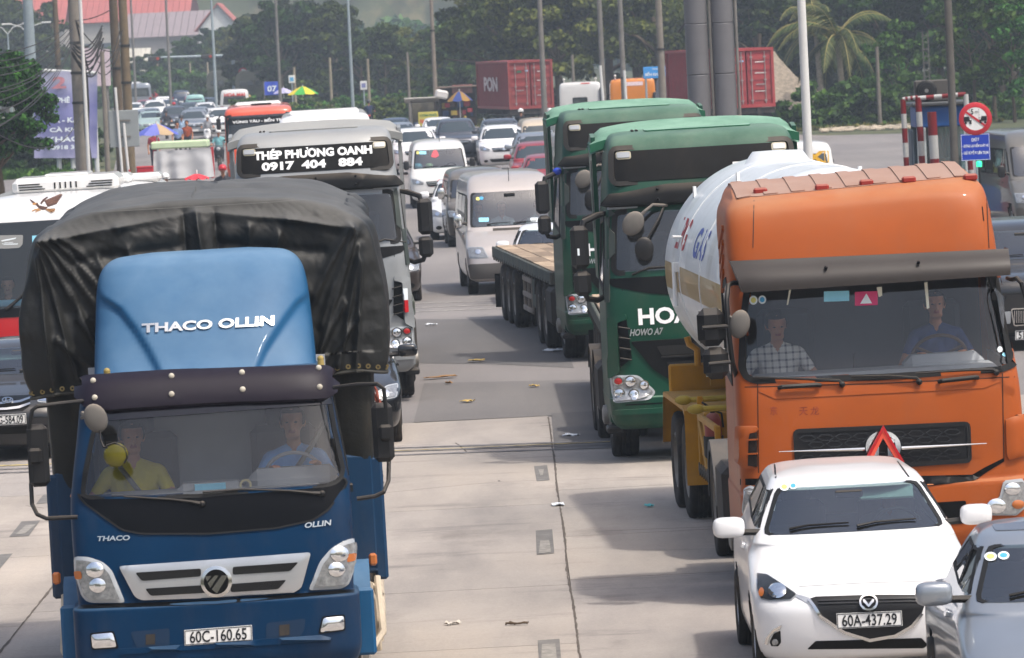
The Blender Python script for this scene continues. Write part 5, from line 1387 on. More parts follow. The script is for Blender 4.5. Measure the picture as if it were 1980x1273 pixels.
def build_tank():
 p=Vector((2.84+.06*0,60.6,0))
 yaw=-.052
 t=thing('tank_trailer','white gas tank with golden stripe on a yellow trailer behind the orange cab','trailer',(2.80,60.6,0),-yaw)
 Mx=Matrix.Translation((2.80,60.6,0))@Matrix.Rotation(-yaw,4,'Z');inv=Mx.inverted()
 def part(n,mb,m,smooth=40,par=None):return obj(n,mb,m,par or t,smooth)
 WH=M('tank_white','d3d6d6',.35,coat=.3,var=.05,vscale=1.5,grime=.12)
 r,zc,y1,y0=1.16,2.45,.0,-6.9
 prof=[(.001,y1+.34),(.35,y1+.32),(.7,y1+.24),(.95,y1+.1),(1.09,y1-.04),(r,y1-.2)]+[(r,y1-.2-i*.65)for i in range(1,10)]+[(r,y0+.2),(1.09,y0+.04),(.95,y0-.1),(.7,y0-.24),(.35,y0-.32),(.001,y0-.34)]
 prof=prof[::-1]
 tb=MB();tb.lathe(prof,(0,0,zc),'y',96,False)
 m=bpy.data.materials.new('tank_paint_striped');m.use_nodes=True;nt=m.node_tree;b=nt.nodes['Principled BSDF']
 tc=nt.nodes.new('ShaderNodeTexCoord');sx=nt.nodes.new('ShaderNodeSeparateXYZ');nt.links.new(tc.outputs['Object'],sx.inputs[0])
 gtx=ramp(nt,tex(nt,1.6,8,.68,stretch=(1,1,.3)),[(.5,(1,1,1)),(.75,(.72,.70,.66))])
 base=mix_rgb(nt,1,lin('cfd3d5'),gtx,'MULTIPLY')
 band_=math_n(nt,'MULTIPLY',math_n(nt,'GREATER_THAN',sx.outputs[2],2.28),math_n(nt,'LESS_THAN',sx.outputs[2],2.56))
 nt.links.new(mix_rgb(nt,band_,base,lin('8f7432')),b.inputs['Base Color']);b.inputs['Roughness'].default_value=.35;b.inputs['Coat Weight'].default_value=.25
 part('tank',tb,m,50)
 bv=tb.bvh();cs=caster(bv,'left')
 class W:root=t
 W.inv=inv;W.c=inv@CAM
 W.local_ray=lambda u,v:(W.c,(inv.to_3x3()@ray(u,v)).normalized())
 px=caster(bv,'px',W,0)
 part('lettering',text_on(cs,'LPG',[(-1.15,2.72),(-2.3,2.72),(-2.3,3.04),(-1.15,3.04)],.03,0,.004,True),M('ink_red','9c2f33',.6,var=.2),0)
 part('lettering',text_on(cs,'GAS',[(-3.3,2.70),(-4.6,2.70),(-4.6,3.0),(-3.3,3.0)],.03,0,.004),M('ink_blue','4a5a9c',.6,var=.2),0)
 for yy in(-2.05,-4.4):part('weld_seam',MB().tube([(1.163*math.cos(a),yy,zc+1.163*math.sin(a))for a in(2*math.pi*i/64 for i in range(64))],.008,6,closed=True),WH)
 mb=MB();mb.lathe([(.42,3.46),(.28,3.66),(.26,3.68),(.001,3.69)],(0,-1.1,0),'z',28);part('manhole',mb,WH)
 for x,y in((-.85,-.7),(.85,-.7),(.62,-3.2),(-.62,-3.2),(.95,-2.2)):
  zz=zc+math.sqrt(r*r-x*x);mb=MB();mb.prism([(y-.09,zz-.05),(y+.09,zz-.05),(y+.05,zz+.10),(y-.05,zz+.10)],x-.015,x+.015,'yz');part('lifting_lug',mb,WH)
 mb=MB();mb.box((-1.17,-1.9,2.55),(.05,.12,.1));mb.cyl((-1.2,-1.9,2.15),(-1.2,-1.9,2.6),.025);part('gauge_pipe',mb,WH);part('valve_pipe',MB().cyl((-1.1,-1.7,2.85),(-1.2,-1.8,2.86),.016),WH)
 YE=M('chassis_yellow','a5750f',.5,var=.15,vscale=4,dust=.4,dustcol='8f7a4a',grime=.3)
 for y in(-5.6,-3.4,-1.0):
  mb=MB();mb.prism([(-.8,1.25),(.8,1.25),(.8,1.62),(.6,1.48),(0,1.33),(-.6,1.48),(-.8,1.62)],y-.06,y+.06,'xz');part('saddle',mb,YE)
 mb=MB()
 for x in(-.5,.5):mb.rbox((x,-3.4,1.12),(.14,7.0,.3),.02)
 mb.rbox((0,-.1,1.05),(2.3,.1,.25),.02);mb.rbox((0,-6.6,1.12),(2.2,.3,.25),.02);part('frame',mb,YE)
 for s_ in(-1,1):
  for y in(-2.6,-1.25):
   wheel(W,s_*1.09,y,.51,.28,'truck_rear');wheel(W,s_*.77,y,.51,.28,'truck_rear')
  mb=MB()
  def mg(u,v):
   t_=u*5.2;x=s_*(.62+.66*v)
   if t_<.75:return(x,-3.32,.55+t_*.8)
   if t_<1.2:return(x,-3.32+(t_-.75)/.45*.22,1.15+.05*(t_-.75)/.45)
   if t_<4.4:return(x,-3.10+(t_-1.2)/3.2*2.4,1.2)
   return(x,-.7+(t_-4.4)*.4,1.2-(t_-4.4)*.7)
  mb.grid(mg,40,3,s_<0);mb.grid(lambda u,v:tuple(Vector(mg(u,1))-Vector((0,0,.05*v))),40,1,s_>0)
  mb.grid(lambda u,v:(s_*(.62+.66*v),-3.325,.40+.75*u),6,2,s_>0);part('mudguard',mb,YE)
  mb=MB();mb.rbox((s_*1.15,-3.7,.95),(.06,.06,.75),.01);mb.rbox((s_*1.15,-5.6,.8),(.06,.06,.7),.01)
  for zz in(.6,1.12):mb.rbox((s_*1.16,-4.65,zz),(.05,1.9,.07),.01)
  mb.tube([(s_*1.16,-3.75,1.1),(s_*1.16,-4.5,.62)],.03,6);rail=part('side_rail',mb,YE)
  for i in range(9):
   obj('hazard_stripe',MB().box((s_*1.19,-3.8-.22*i,.6),(.012,.11,.09),Matrix.Rotation(.5,3,'X')),BLACKP,rail)
  for y in(-3.55,-5.0):
   mb=MB();mb.tube([(s_*.7,y,1.28),(s_*1.25,y,1.28)],.03,8);mb.ball((s_*1.3,y,1.28),(.09,.05,.05),10,7);part('marker_lamp',mb,M('amber_dull','a08a2c',.4,var=.2))
  part('cabinet',MB().rbox((s_*.95,-3.9,.95),(.4,.45,.5),.03),YE)
  part('landing_leg',MB().rbox((s_*.75,-4.9,.62),(.13,.15,.95),.01),CHASSIS)
 mb=MB();mb.tube([(-.62,-1.6,1.34),(-.62,-1.6,1.6),(-.55,-1.6,1.66)],.04,8);part('pipework',mb,YE);part('bracket',MB().rbox((-.75,-.55,1.30),(.9,.08,.34),.02),YE);mb=MB();mb.tube([(-.9,-.7,1.45),(-.9,-.7,1.62),(-.98,-.7,1.68),(-1.0,-.7,1.76)],.035,8);part('pipework',mb,YE)
 for y in(-2.6,-1.25):part('axle',MB().cyl((-1,y,.51),(1,y,.51),.1),CHASSIS)
 ext=thing('fire_extinguisher','dusty red fire extinguisher on the yellow rack of the tanker trailer','extinguisher',Mx@Vector((-1.08,-4.3,.74)),0)
 obj('cylinder',MB().lathe([(.08,0),(.085,.03),(.085,.36),(.06,.43),(.03,.45)],n=18),M('dusty_red','8a3a32',.5,var=.15,dust=.3),ext);mb=MB();mb.cyl((0,0,.45),(0,0,.5),.025);mb.tube([(-.02,0,.5),(-.1,0,.56)],.012,6);mb.tube([(0,.0,.48),(.09,0,.44),(.1,0,.3)],.012,6);obj('valve',mb,BLACKP,ext)
 obj('bracket',MB().lathe([(.1,0),(.1,.22)],n=14,cap=False),BLACKP,ext)
 return t
TK=build_tank()
# ================================================================ cars and vans
CARPAINT={}
def carpaint(name,c,metal=.0,dust=.12,rough=.3,coat=.7):
 return M(name,c,rough,metal=metal,coat=coat,var=.04,dust=dust,dustcol='9d968c',vscale=2)
WHITE=carpaint('white_car_paint','dcdcdc');SILVERC=carpaint('silver_car_paint','8f959c',.55);GREYC=carpaint('grey_car_paint','3f444e',.45);BLACKC=carpaint('black_car_paint','141518',.0,.1,.22)
REDC=carpaint('red_car_paint','8c1c26',.2);BROWNC=carpaint('brown_car_paint','3a312c',.4);BEIGEC=carpaint('beige_van_paint','c2b29a',.1,.5);TEALC=carpaint('pale_teal_paint','8fb7b2',.1);NAVYC=carpaint('navy_car_paint','27354a',.3)
WHITEV=carpaint('white_van_paint','d2d2d0',0,.45);SILV2=carpaint('silver_van_paint','b3aca9',.25,.5);DARKV=carpaint('dark_van_paint','37332f',.3,.55)
def keys_for(st,L,W,Hh):
 h=W/2;f=Hh/1.48;q=L/4.1
 if st in('hatch','sedan'):
  b0,b1=(.12,.05)
  tail=(.10,.62 if st=='sedan' else.12)
  yc=1.02*q;yt=1.75*q;yr=L-(1.0*q if st=='sedan' else.28)
  return[(.17,.26,L-.25,h*.82,.5,3,h*.8),(.22,.11,L-.14,h*.92,.5,3,h*.9),(.36*f,.03,L-.05,h*.975,.52,3,h*.95),(.56*f,.0,L,h*.995,.55,2.8,h*.95),(.68*f,.05,L-.02,h*1.0,.60,2.6,h*.95),(.76*f,.16,L-.04,h*.99,.66,2.5,h*.95),(.84*f,.40,L-.06,h*.975,.72,2.5,h*.94),(.91*f,.70,L-.08,h*.955,.75,2.6,h*.92),(.975*f,yc-.06,L-(.35 if st=='sedan' else.1),h*.925,.52,3.0,h*.88),(1.01*f,yc,L-(.75 if st=='sedan' else.12),h*.905,.40,3.2,h*.85),(1.12*f,yc+(yt-yc)*.30,L-(.9 if st=='sedan' else.18),h*.855,.38,3.2,h*.80),(1.26*f,yc+(yt-yc)*.66,yr+(.02 if st=='sedan' else-.05),h*.775,.36,3.2,h*.73),(1.38*f,yt,yr-.16,h*.70,.36,3.2,h*.66),(1.425*f,yt+.16,yr-.28,h*.65,.34,3,h*.62),(1.455*f,yt+.38,yr-.42,h*.54,.3,2.8,h*.52),(1.475*f,yt+.62,yr-.6,h*.30,.2,2.6,h*.3)],(1.02*f,1.375*f),(yc,yt,yr)
 if st=='suv':
  f=Hh/1.70;yc=1.10*q;yt=1.75*q;yr=L-.25
  return[(.22,.24,L-.2,h*.84,.45,3.2,h*.82),(.30,.08,L-.1,h*.94,.45,3.4,h*.92),(.55*f,.0,L,h*.99,.46,3.4,h*.96),(.80*f,.0,L,h*1.0,.48,3.2,h*.97),(.93*f,.06,L-.02,h*.995,.50,3.0,h*.97),(1.0*f,.20,L-.04,h*.98,.55,3.0,h*.96),(1.06*f,.55,L-.05,h*.965,.6,3,h*.95),(1.11*f,yc-.06,L-.08,h*.94,.48,3.2,h*.92),(1.15*f,yc,L-.1,h*.925,.36,3.4,h*.90),(1.28*f,yc+(yt-yc)*.34,L-.14,h*.875,.34,3.4,h*.86),(1.45*f,yc+(yt-yc)*.72,yr,h*.80,.33,3.4,h*.79),(1.58*f,yt,yr-.1,h*.735,.33,3.2,h*.73),(1.635*f,yt+.14,yr-.2,h*.69,.32,3,h*.68),(1.675*f,yt+.35,yr-.3,h*.58,.3,2.8,h*.57),(1.695*f,yt+.65,yr-.5,h*.35,.2,2.6,h*.35)],(1.16*f,1.575*f),(yc,yt,yr)
 f=Hh/2.3 if st=='bigvan' else Hh/1.98
 if st=='bigvan':
  yc,yt=.95,1.75
  return[(.26,.2,L-.1,h*.84,.34,4,h*.9),(.33,.05,L-.04,h*.95,.36,4,h*.95),(.52,.0,L,h*.99,.38,4,h),(.72,.02,L,h,.40,3.6,h),(.90,.10,L,h,.44,3.2,h),(1.02,.30,L,h*.985,.46,3.2,h),(1.14,.62,L,h*.965,.46,3.4,h),(1.22,yc-.06,L,h*.95,.36,3.8,h*.995),(1.26,yc,L,h*.94,.30,4,h*.99),(1.45,yc+.24,L,h*.92,.3,4,h*.98),(1.75,yc+.58,L-.02,h*.885,.3,4,h*.95),(1.97*f,yt,L-.03,h*.855,.3,4,h*.92),(2.06*f,yt+.12,L-.05,h*.84,.3,4,h*.90),(2.18*f,yt+.34,L-.08,h*.80,.3,4,h*.86),(2.26*f,yt+.6,L-.12,h*.70,.28,4,h*.76),(2.30*f,yt+1.0,L-.3,h*.45,.2,4,h*.5)],(1.27,1.95*f),(yc,yt,L-.05)
 yc,yt=.45,1.25
 return[(.24,.16,L-.1,h*.85,.3,4,h*.9),(.31,.04,L-.04,h*.95,.32,4,h*.95),(.52,.0,L,h*.99,.34,4,h),(.75,.0,L,h,.36,3.8,h),(.93,.06,L,h,.38,3.6,h),(1.03,.20,L,h*.985,.38,3.6,h),(1.10,yc-.06,L,h*.97,.34,3.8,h*.99),(1.13,yc,L,h*.96,.30,4,h*.99),(1.3,yc+.22,L,h*.93,.3,4,h*.97),(1.55*f,yc+.52,L-.02,h*.89,.3,4,h*.93),(1.72*f,yt-.1,L-.04,h*.86,.3,4,h*.90),(1.80*f,yt,L-.06,h*.83,.3,4,h*.87),(1.90*f,yt+.25,L-.1,h*.75,.28,4,h*.80),(1.95*f,yt+.5,L-.2,h*.6,.25,4,h*.65),(1.98*f,yt+1,L-.4,h*.3,.2,4,h*.35)],(1.14,1.72*f),(yc,yt,L-.05)
def hw_at(K,z):
 for a,b in zip(K,K[1:]):
  if a[0]<=z<=b[0]:t=(z-a[0])/max(1e-6,b[0]-a[0]);return a[3]+(b[3]-a[3])*t
 return K[-1][3]
def car(label,cat,st,px,d,paint,vpx=800,L=4.2,W=1.75,Hh=1.5,lean=.006,group=None,away=False,hero=False,name=None,plate_text=None,visor=False,roofrack=False,low=BLACKP,roof=None,front=True,glassm=None,X=None,grille='slats',fogs=True,beam=LENS,sub=None):
 V=Veh(name or{'van':'van','bigvan':'van','suv':'suv_car','hatch':'hatchback_car','sedan':'saloon_car'}[st],label,cat,px,d,vpx,lean,group,away,X=X)
 K,(z0,z1),(yc,yt,yr)=keys_for(st,L,W,Hh)
 fine=hero
 body=loft(K,6 if fine else 3,24 if fine else 12,24 if fine else 14,8 if fine else 6);V.use(body);fr=V.fr
 step=.06 if fine else.12
 wa,wb=hw_at(K,z0)*.90,hw_at(K,z1)*.90
 ws=rounded([(-wa,z0+.035),(wa,z0+.035),(wb,z1-.01),(-wb,z1-.01)],.05,2)
 box_=st in('van','bigvan')
 zb=z0+(.06 if box_ else.075);zt=z1-(.02 if not box_ else.05)
 def yfz(z):return yc+(yt-yc)*(z-z0)/(z1-z0)
 sides=[]
 if box_:
  sides.append([(yfz(zb)+.18,zb),(yfz(zb)+1.0,zb),(yfz(zb)+1.0,zt),(yfz(zt)+.16,zt)])
  y=yfz(zb)+1.12;n=3;wd=(L-.2-y)/n
  for i in range(n):sides.append([(y+wd*i+.04,zb),(y+wd*(i+1)-.04,zb),(y+wd*(i+1)-.04,zt),(y+wd*i+.04,zt)])
 else:
  m1=yc+(yr-yc)*.48
  sides.append([(yfz(zb)+.22,zb),(m1-.04,zb),(m1-.04,zt-.0),(yfz(zt)+.12,zt)])
  e0,e1=(yr-.12,yr-.52)if st=='sedan' else(yr-.2,yr-.42)
  sides.append([(m1+.04,zb),(e0,zb+.05),(e1,zt),(m1+.04,zt)])
 arches=[(.78 if not box_ else.85,.34 if not box_ else.36),(L-(.82 if not box_ else 1.05),.34 if not box_ else.36)]
 if st=='suv':arches=[(.86,.38),(L-.95,.38)]
 sb=MB();sb.v=body.v;sb.f=list(body.f);sb.m=list(body.m)
 wsi=shrink(ws,.012)
 def hole(c):
  if hero and c.y<yt+.1 and c.z>z0 and inside(wsi,c.x,c.z):return True
  if abs(c.x)>W*.28:
   if hero and c.z>z0:
    for s_ in sides:
     if inside(s_,c.y,c.z):return True
   if fine and c.z<.75:
    for ay,ar in arches:
     if(c.y-ay)**2+(c.z-ar*.95)**2<(ar+.03)**2:return True
  return False
 if hero:cut(sb,hole)
 V.part('body',sb,paint,smooth=45)
 GL=glassm or(GLASS_CAR if hero else M('shut_glass','27302f',.04,var=.15,vscale=1.2,coat=.5,spec=1.0))
 V.part('windscreen',shell(fr,ws,.1 if fine else.2,.004,0),GL,smooth=180)
 zc_=(z0+z1)/2
 V.part('window_rubber',band(fr,[(x*1.012,zc_+(z-zc_)*1.01)for x,z in ws],[(x*.965,zc_+(z-zc_)*.94)for x,z in ws],.007,.004),GASKET)
 if hero:
  mb=MB();mb.box((0,L*.5,.42),(W*.86,L*.82,.06));mb.rbox((0,yc+.36,z0-.08),(W*.64,.5,.14),.05);mb.box((0,L*.62,z0-.2),(W*.8,L*.35,.4));V.part('cabin_floor',mb,DASHDK)
  for x in(-.36,.36):
   mb=MB();mb.rbox((x,yt+.55,.62),(.48,.5,.16),.05);mb.rbox((x,yt+.78,.92),(.46,.14,.6),.05);mb.rbox((x,yt+.82,z1-.12),(.24,.1,.17),.04);V.part('seat',mb,SEATM)
  st_=MB();c=Vector((.36,yc+.62,z0+.0));rot=Matrix.Rotation(R(25),3,'X');st_.tube([c+rot@Vector((.18*math.cos(a),0,.18*math.sin(a)))for a in(2*math.pi*i/24 for i in range(24))],.014,6,closed=True);V.part('steering_wheel',st_,DASHDK)
  V.part('rear_mirror',MB().rbox((0,yt-.12,z1-.07),(.22,.03,.06),.012),BLACKP)
 for s_,cs in((-1,V.lf),(1,V.rg)):
  for sd in sides:
   V.part('side_window',shell(cs,rounded(sd,.03,1),.2,.004,0),GLASS_DARK if hero else GL,smooth=180)
   if fine:V.part('window_rubber',band(cs,sd,shrink(sd,.025),.006,.004),GASKET)
  for ay,ar in arches:
   if not fine:V.part('wheel_arch',shell(cs,[p for p in oval(ay,ar*.95,ar+.03,ar+.03,18)if p[1]>.19],.2,.003,0),DARKCAR,smooth=180)
   wheel(V,s_*(W/2-.12),ay,ar-.02,.2,'car',ALLOY)
  if fine:
   V.part('door_gap',shell(cs,[(yc+.1,.35),(yc+.11,.35),(yc+.15,z0-.12),(yc+.14,z0-.12)],.2,.002,0),BLACKP)
   V.part('door_gap',shell(cs,[(yc+1.2,.35),(yc+1.21,.35),(yc+1.21,z0-.1),(yc+1.2,z0-.1)],.2,.002,0),BLACKP)
   V.part('door_handle',shell(cs,rounded(rect(yc+.95,z0-.13,yc+1.13,z0-.09),.01),.08,.025,.02),paint)
  mz=z0+(.10 if not box_ else.16);my=yc+(.34 if not box_ else.30)
  x0=s_*(hw_at(K,mz)-.03);x1=s_*(W/2+(.13 if not box_ else.12))
  mb=MB();mb.sball((x1-s_*.03,my,mz),(.125,.085,.08)if not box_ else(.085,.06,.14));mr=V.part('mirror',mb,paint if not box_ else CHROME if paint is DARKV or paint is SILV2 else MIRRORB)
  obj('mirror_foot',MB().tube([(x0,my+.02,mz-.05),(x1-s_*.05,my+.01,mz-.04)],.028,6),BLACKP,mr)
  if roofrack:V.part('roof_rail',MB().tube([(s_*hw_at(K,z1)*.86,yt+.3,Hh-.06),(s_*hw_at(K,z1)*.86,yt+.5,Hh+.01),(s_*hw_at(K,z1)*.86,yr-.5,Hh+.01)],.02,6),SILVERTRIM)
 if front and not away:generic_front(V,st,K,L,W,Hh,paint,plate_text,grille,fogs,step,beam,z0)
 if away:generic_rear(V,st,K,L,W,z0,z1,paint,plate_text,GL,yr)
 V.K,V.z0,V.z1,V.yc,V.yt,V.yr,V.ws=K,z0,z1,yc,yt,yr,ws
 for x in(-.50,.02):
  if fine or box_:
   q=[fr(*p)for p in((x,z0+.06),(x+.14,z0+.08),(x+.46,z0+.085))];mb=MB();mb.tube([a+n*.02 for a,n in q],[.013,.010,.007],6);V.part('wiper',mb,BLACKG)
 return V
def generic_front(V,st,K,L,W,Hh,paint,plate_text,grille,fogs,step,beam,z0):
 fr=V.fr;h=W/2
 if st in('hatch','sedan'):zl,zg,zb=.66*Hh/1.48,.60*Hh/1.48,.34
 elif st=='suv':zl,zg,zb=.86*Hh/1.7,.80*Hh/1.7,.42
 elif st=='bigvan':zl,zg,zb=.86,.78,.42
 else:zl,zg,zb=.80,.72,.40
 for s_ in(-1,1):
  hl=rounded(([(s_*h*.96,zl+.10),(s_*h*.93,zl-.06),(s_*h*.58,zl-.09),(s_*h*.55,zl-.02),(s_*h*.80,zl+.09)]if not st=='bigvan' else[(s_*h*.96,zl+.09),(s_*h*.95,zl-.13),(s_*h*.56,zl-.13),(s_*h*.66,zl+.08)])[::s_],.03,2)
  hd=V.part('headlight',shell(fr,hl,.09,.008,.01,.004),beam,smooth=60)
  obj('lamp_bowl',shell(fr,shrink(hl,.018),.09,.016,0),LENSDARK,hd);obj('reflector',shell(fr,oval(s_*h*.76,zl-.01,.055,.045,12),.06,.022,0,.006),REFLECTOR,hd)
  if fogs:V.part('fog_lamp',shell(fr,oval(s_*h*.74,zb-.02,.075,.05,14),.08,.008,.01),BLACKG)
 go=rounded([(-h*.50,zg+.08),(h*.50,zg+.08),(h*.42,zg-.07),(-h*.42,zg-.07)],.03,2)
 g=V.part('grille',shell(fr,go,.1,.008,.01),BLACKG)
 for i in range(2):obj('grille_bar',shell(fr,rect(-h*.46,zg-.02+.05*i,h*.46,zg+.0+.05*i),.15,.02,.01),CHROME,g)
 obj('emblem',shell(fr,oval(0,zg+.02,.065,.05,16),.06,.03,.01),CHROME,g)
 V.part('lower_grille',shell(fr,rounded([(-h*.6,zb+.05),(h*.6,zb+.05),(h*.52,zb-.07),(-h*.52,zb-.07)],.03,2),.1,.006,.005),BLACKG)
 if st in('bigvan',):V.part('bumper',shell(fr,rounded([(-h*.97,.62),(h*.97,.62),(h*.94,.33),(-h*.94,.33)],.05),.1,.015,.02),M('bumper_grey','55524f',.6,var=.1,dust=.3))
 if plate_text is not None:
  plate(V,[(-.235,zb+.07),(.235,zb+.07),(.235,zb+.18),(-.235,zb+.18)],plate_text,fr,mode='m')
 else:
  V.part('number_plate',shell(fr,rect(-.235,zb+.07,.235,zb+.18),.2,.014,.01),WHITEPL,smooth=0)
def generic_rear(V,st,K,L,W,z0,z1,paint,plate_text,GL,yr):
 bk=V.bk;h=W/2
 wa=hw_at(K,z0)*.84
 V.part('rear_window',shell(bk,rounded([(-wa,z0+.06),(wa,z0+.06),(wa*.9,z1-.06),(-wa*.9,z1-.06)],.06),.2,.006,0),GL)
 for s_ in(-1,1):V.part('tail_lamp',shell(bk,rounded([(s_*h*.94,z0-.03),(s_*h*.74,z0-.03),(s_*h*.74,z0-.30),(s_*h*.93,z0-.30)],.03),.12,.02,.02),REDLENS)
 V.part('number_plate',shell(bk,rect(-.2,.62,.2,.76),.2,.012,.01),WHITEPL)
 V.part('bumper',shell(bk,rounded(rect(-h*.93,.3,h*.93,.52),.04),.15,.04,.04),BLACKP)
def rmirror(pts,cx,slope=-.047):
 """mirror an outline given in the photograph's pixels about a car's centre line"""
 return[(2*cx-x,y+slope*2*(cx-x))for x,y in pts][::-1]
MZ=car('white hatchback with number plate 60A-437.29 in front of the orange truck','car','hatch',1688,42.6,WHITE,870,4.06,1.72,1.50,.006,hero=True,front=False)
def dress_mazda(V):
 px=V.px
 def C(p):return crop(p,1360,780,.3873)
 cxm=1681
 hl=rounded(C([(268,848),(320,855),(380,893),(462,948),(470,960),(440,986),(330,990),(290,980),(270,930)]),3)
 for pl in(hl,rmirror(hl,cxm)):
  h=lam('headlight',V,pl,LENS,.006,.01,8,.004);obj('lamp_bowl',shell(px,shrink(pl,2),8,.013,0),M('smoked_bowl','3c3e40',.25,metal=.5,var=.3,vscale=25),h)
  s_=1 if pl is hl else-1;ox=C([(375,945)])[0];oa=C([(298,950)])[0]
  if s_<0:ox,oa=rmirror([ox],cxm)[0],rmirror([oa],cxm)[0]
  obj('reflector',shell(px,oval(*ox,17,14,18),5,.026,0,.012),REFLECTOR,h);obj('indicator',shell(px,oval(*oa,5,8,14),5,.022,0),AMBER,h)
  lam('lamp_wing',V,pl[:0]+([(p[0],p[1])for p in C([(468,955),(530,972),(522,1000),(462,968)])]if s_>0 else rmirror(C([(468,955),(530,972),(522,1000),(462,968)]),cxm)),SILVERTRIM,.006,.004,8)
 go=rounded(C([(528,978),(560,966),(830,957),(1106,956),(1112,985),(1090,1050),(1040,1112),(960,1158),(830,1180),(700,1140),(580,1062),(545,1010)]),3)
 g=lam('grille',V,go,M('grille_black','141416',.5,var=.1),.004,.01,9)
 lo=C([(520,985),(545,1015),(580,1068),(700,1147),(830,1188),(960,1166),(1046,1118),(1096,1052)])
 a=C([(534,980),(558,1008),(592,1058),(704,1134),(830,1172),(954,1152),(1034,1106),(1084,1046)])
 poly=lo+a[::-1];obj('grille_chrome',shell(px,poly,8,.018,.012),CHROME,g)
 for y in(985,1000):obj('grille_bar',shell(px,C([(575,y),(830,y-8),(1090,y-14),(1090,y-8),(830,y-2),(575,y+6)]),8,.014,.008),M('grille_bar_black','26272a',.4,var=.1),g)
 e=C([(824,997)])[0];b_=V.part('badge',band(px,oval(*e,18,14.5,28),oval(*e,14.5,11,28),.03,.015),CHROME)
 obj('badge_mark',shell(px,C([(795,985),(805,985),(824,1006),(843,984),(853,984),(850,996),(824,1020),(798,997)]),5,.026,.006),CHROME,b_)
 plate(V,C([(664,1050),(990,1036),(995,1112),(668,1127)]),'60A-437.29')
 for pl in(C([(393,1106),(352,1128),(318,1170),(309,1198),(325,1203),(335,1165),(360,1138),(382,1132)]),):
  for q,inn in((pl,C([(385,1135),(352,1150),(332,1190),(340,1212),(375,1213),(388,1195)])),(rmirror(pl,cxm),rmirror(C([(385,1135),(352,1150),(332,1190),(340,1212),(375,1213),(388,1195)]),cxm))):
   f=lam('fog_lamp',V,rounded(inn,2),BLACKG,.004,.004,7);obj('fog_trim',shell(px,q,6,.012,.01),CHROME,f)
   ce=(sum(p[0]for p in inn)/len(inn),sum(p[1]for p in inn)/len(inn)+3);obj('lens',shell(px,oval(*ce,6,6,14),4,.012,0,.006),LENSDARK,f)
 lam('lower_grille',V,rounded(C([(518,1228),(560,1187),(830,1180),(1090,1172),(1120,1205),(1100,1222)]),3),BLACKG,.004,.004,9)
 lam('bonnet_gap',V,C([(478,914),(800,896),(1150,886),(1150,889),(800,899),(478,917)]),M('gap_grey','8b8b8b',.7),.0015,0,14)
 for pl in(C([(352,306),(360,306),(366,372),(358,376)]),C([(965,290),(972,290),(1030,368),(1022,370)])):lam('roof_seam',V,pl,GASKET,.003,0,10)
 for x,y,r,m in((1517,943,9,STICK_Y),(1534,941,8,STICK_B)):s2=lam('sticker',V,oval(x,y,r,r*.85,16),STICK_W,.007,0,5);obj('sticker_core',shell(px,oval(x,y,r*.62,r*.5,14),5,.009,0),m,s2)
 V.part('sun_visor',MB().rbox((.30,V.yt-.02,V.z1-.08),(.42,.02,.12),.01,Matrix.Rotation(R(-30),3,'X')),M('pale_visor','a9c3bf',.7))
 person('person in pale clothes at the wheel of the white hatchback',V.m@Matrix.Translation((.36,V.yt+.48,.60)),cloth('pale_shirt','aab4bd'),(((-.32,-.14,.18),(-.18,-.36,.34)),((.32,-.14,.18),(.18,-.36,.34))),lean=.15,voxel=.014,legs_on=False)
dress_mazda(MZ)
SLV=car('silver saloon car cut by the right edge, in front of the white hatchback','car','sedan',2155,36.5,SILVERC,900,4.4,1.78,1.53,.006,hero=True)
for x,y,rx,m in((1916,1078,12,STICK_Y),(1941,1076,11,STICK_B)):
 s2=lam('sticker',SLV,oval(x,y,rx,rx*.72,18),STICK_W,.008,0,5);obj('sticker_core',shell(SLV.px,oval(x,y,rx*.66,rx*.42,14),5,.010,0),m,s2)
lam('sunroof',SLV,rounded([(1917,1015),(2080,1000),(2080,1022),(1925,1027)],4),M('sunroof_glass','4a4445',.08,coat=.6,var=.1),.004,0,12)
HY=car('black saloon car with number plate 60G-584.09 at the left edge below the bus','car','sedan',30,70.6,BLACKC,900,4.3,1.7,1.46,.006,hero=True,front=False)
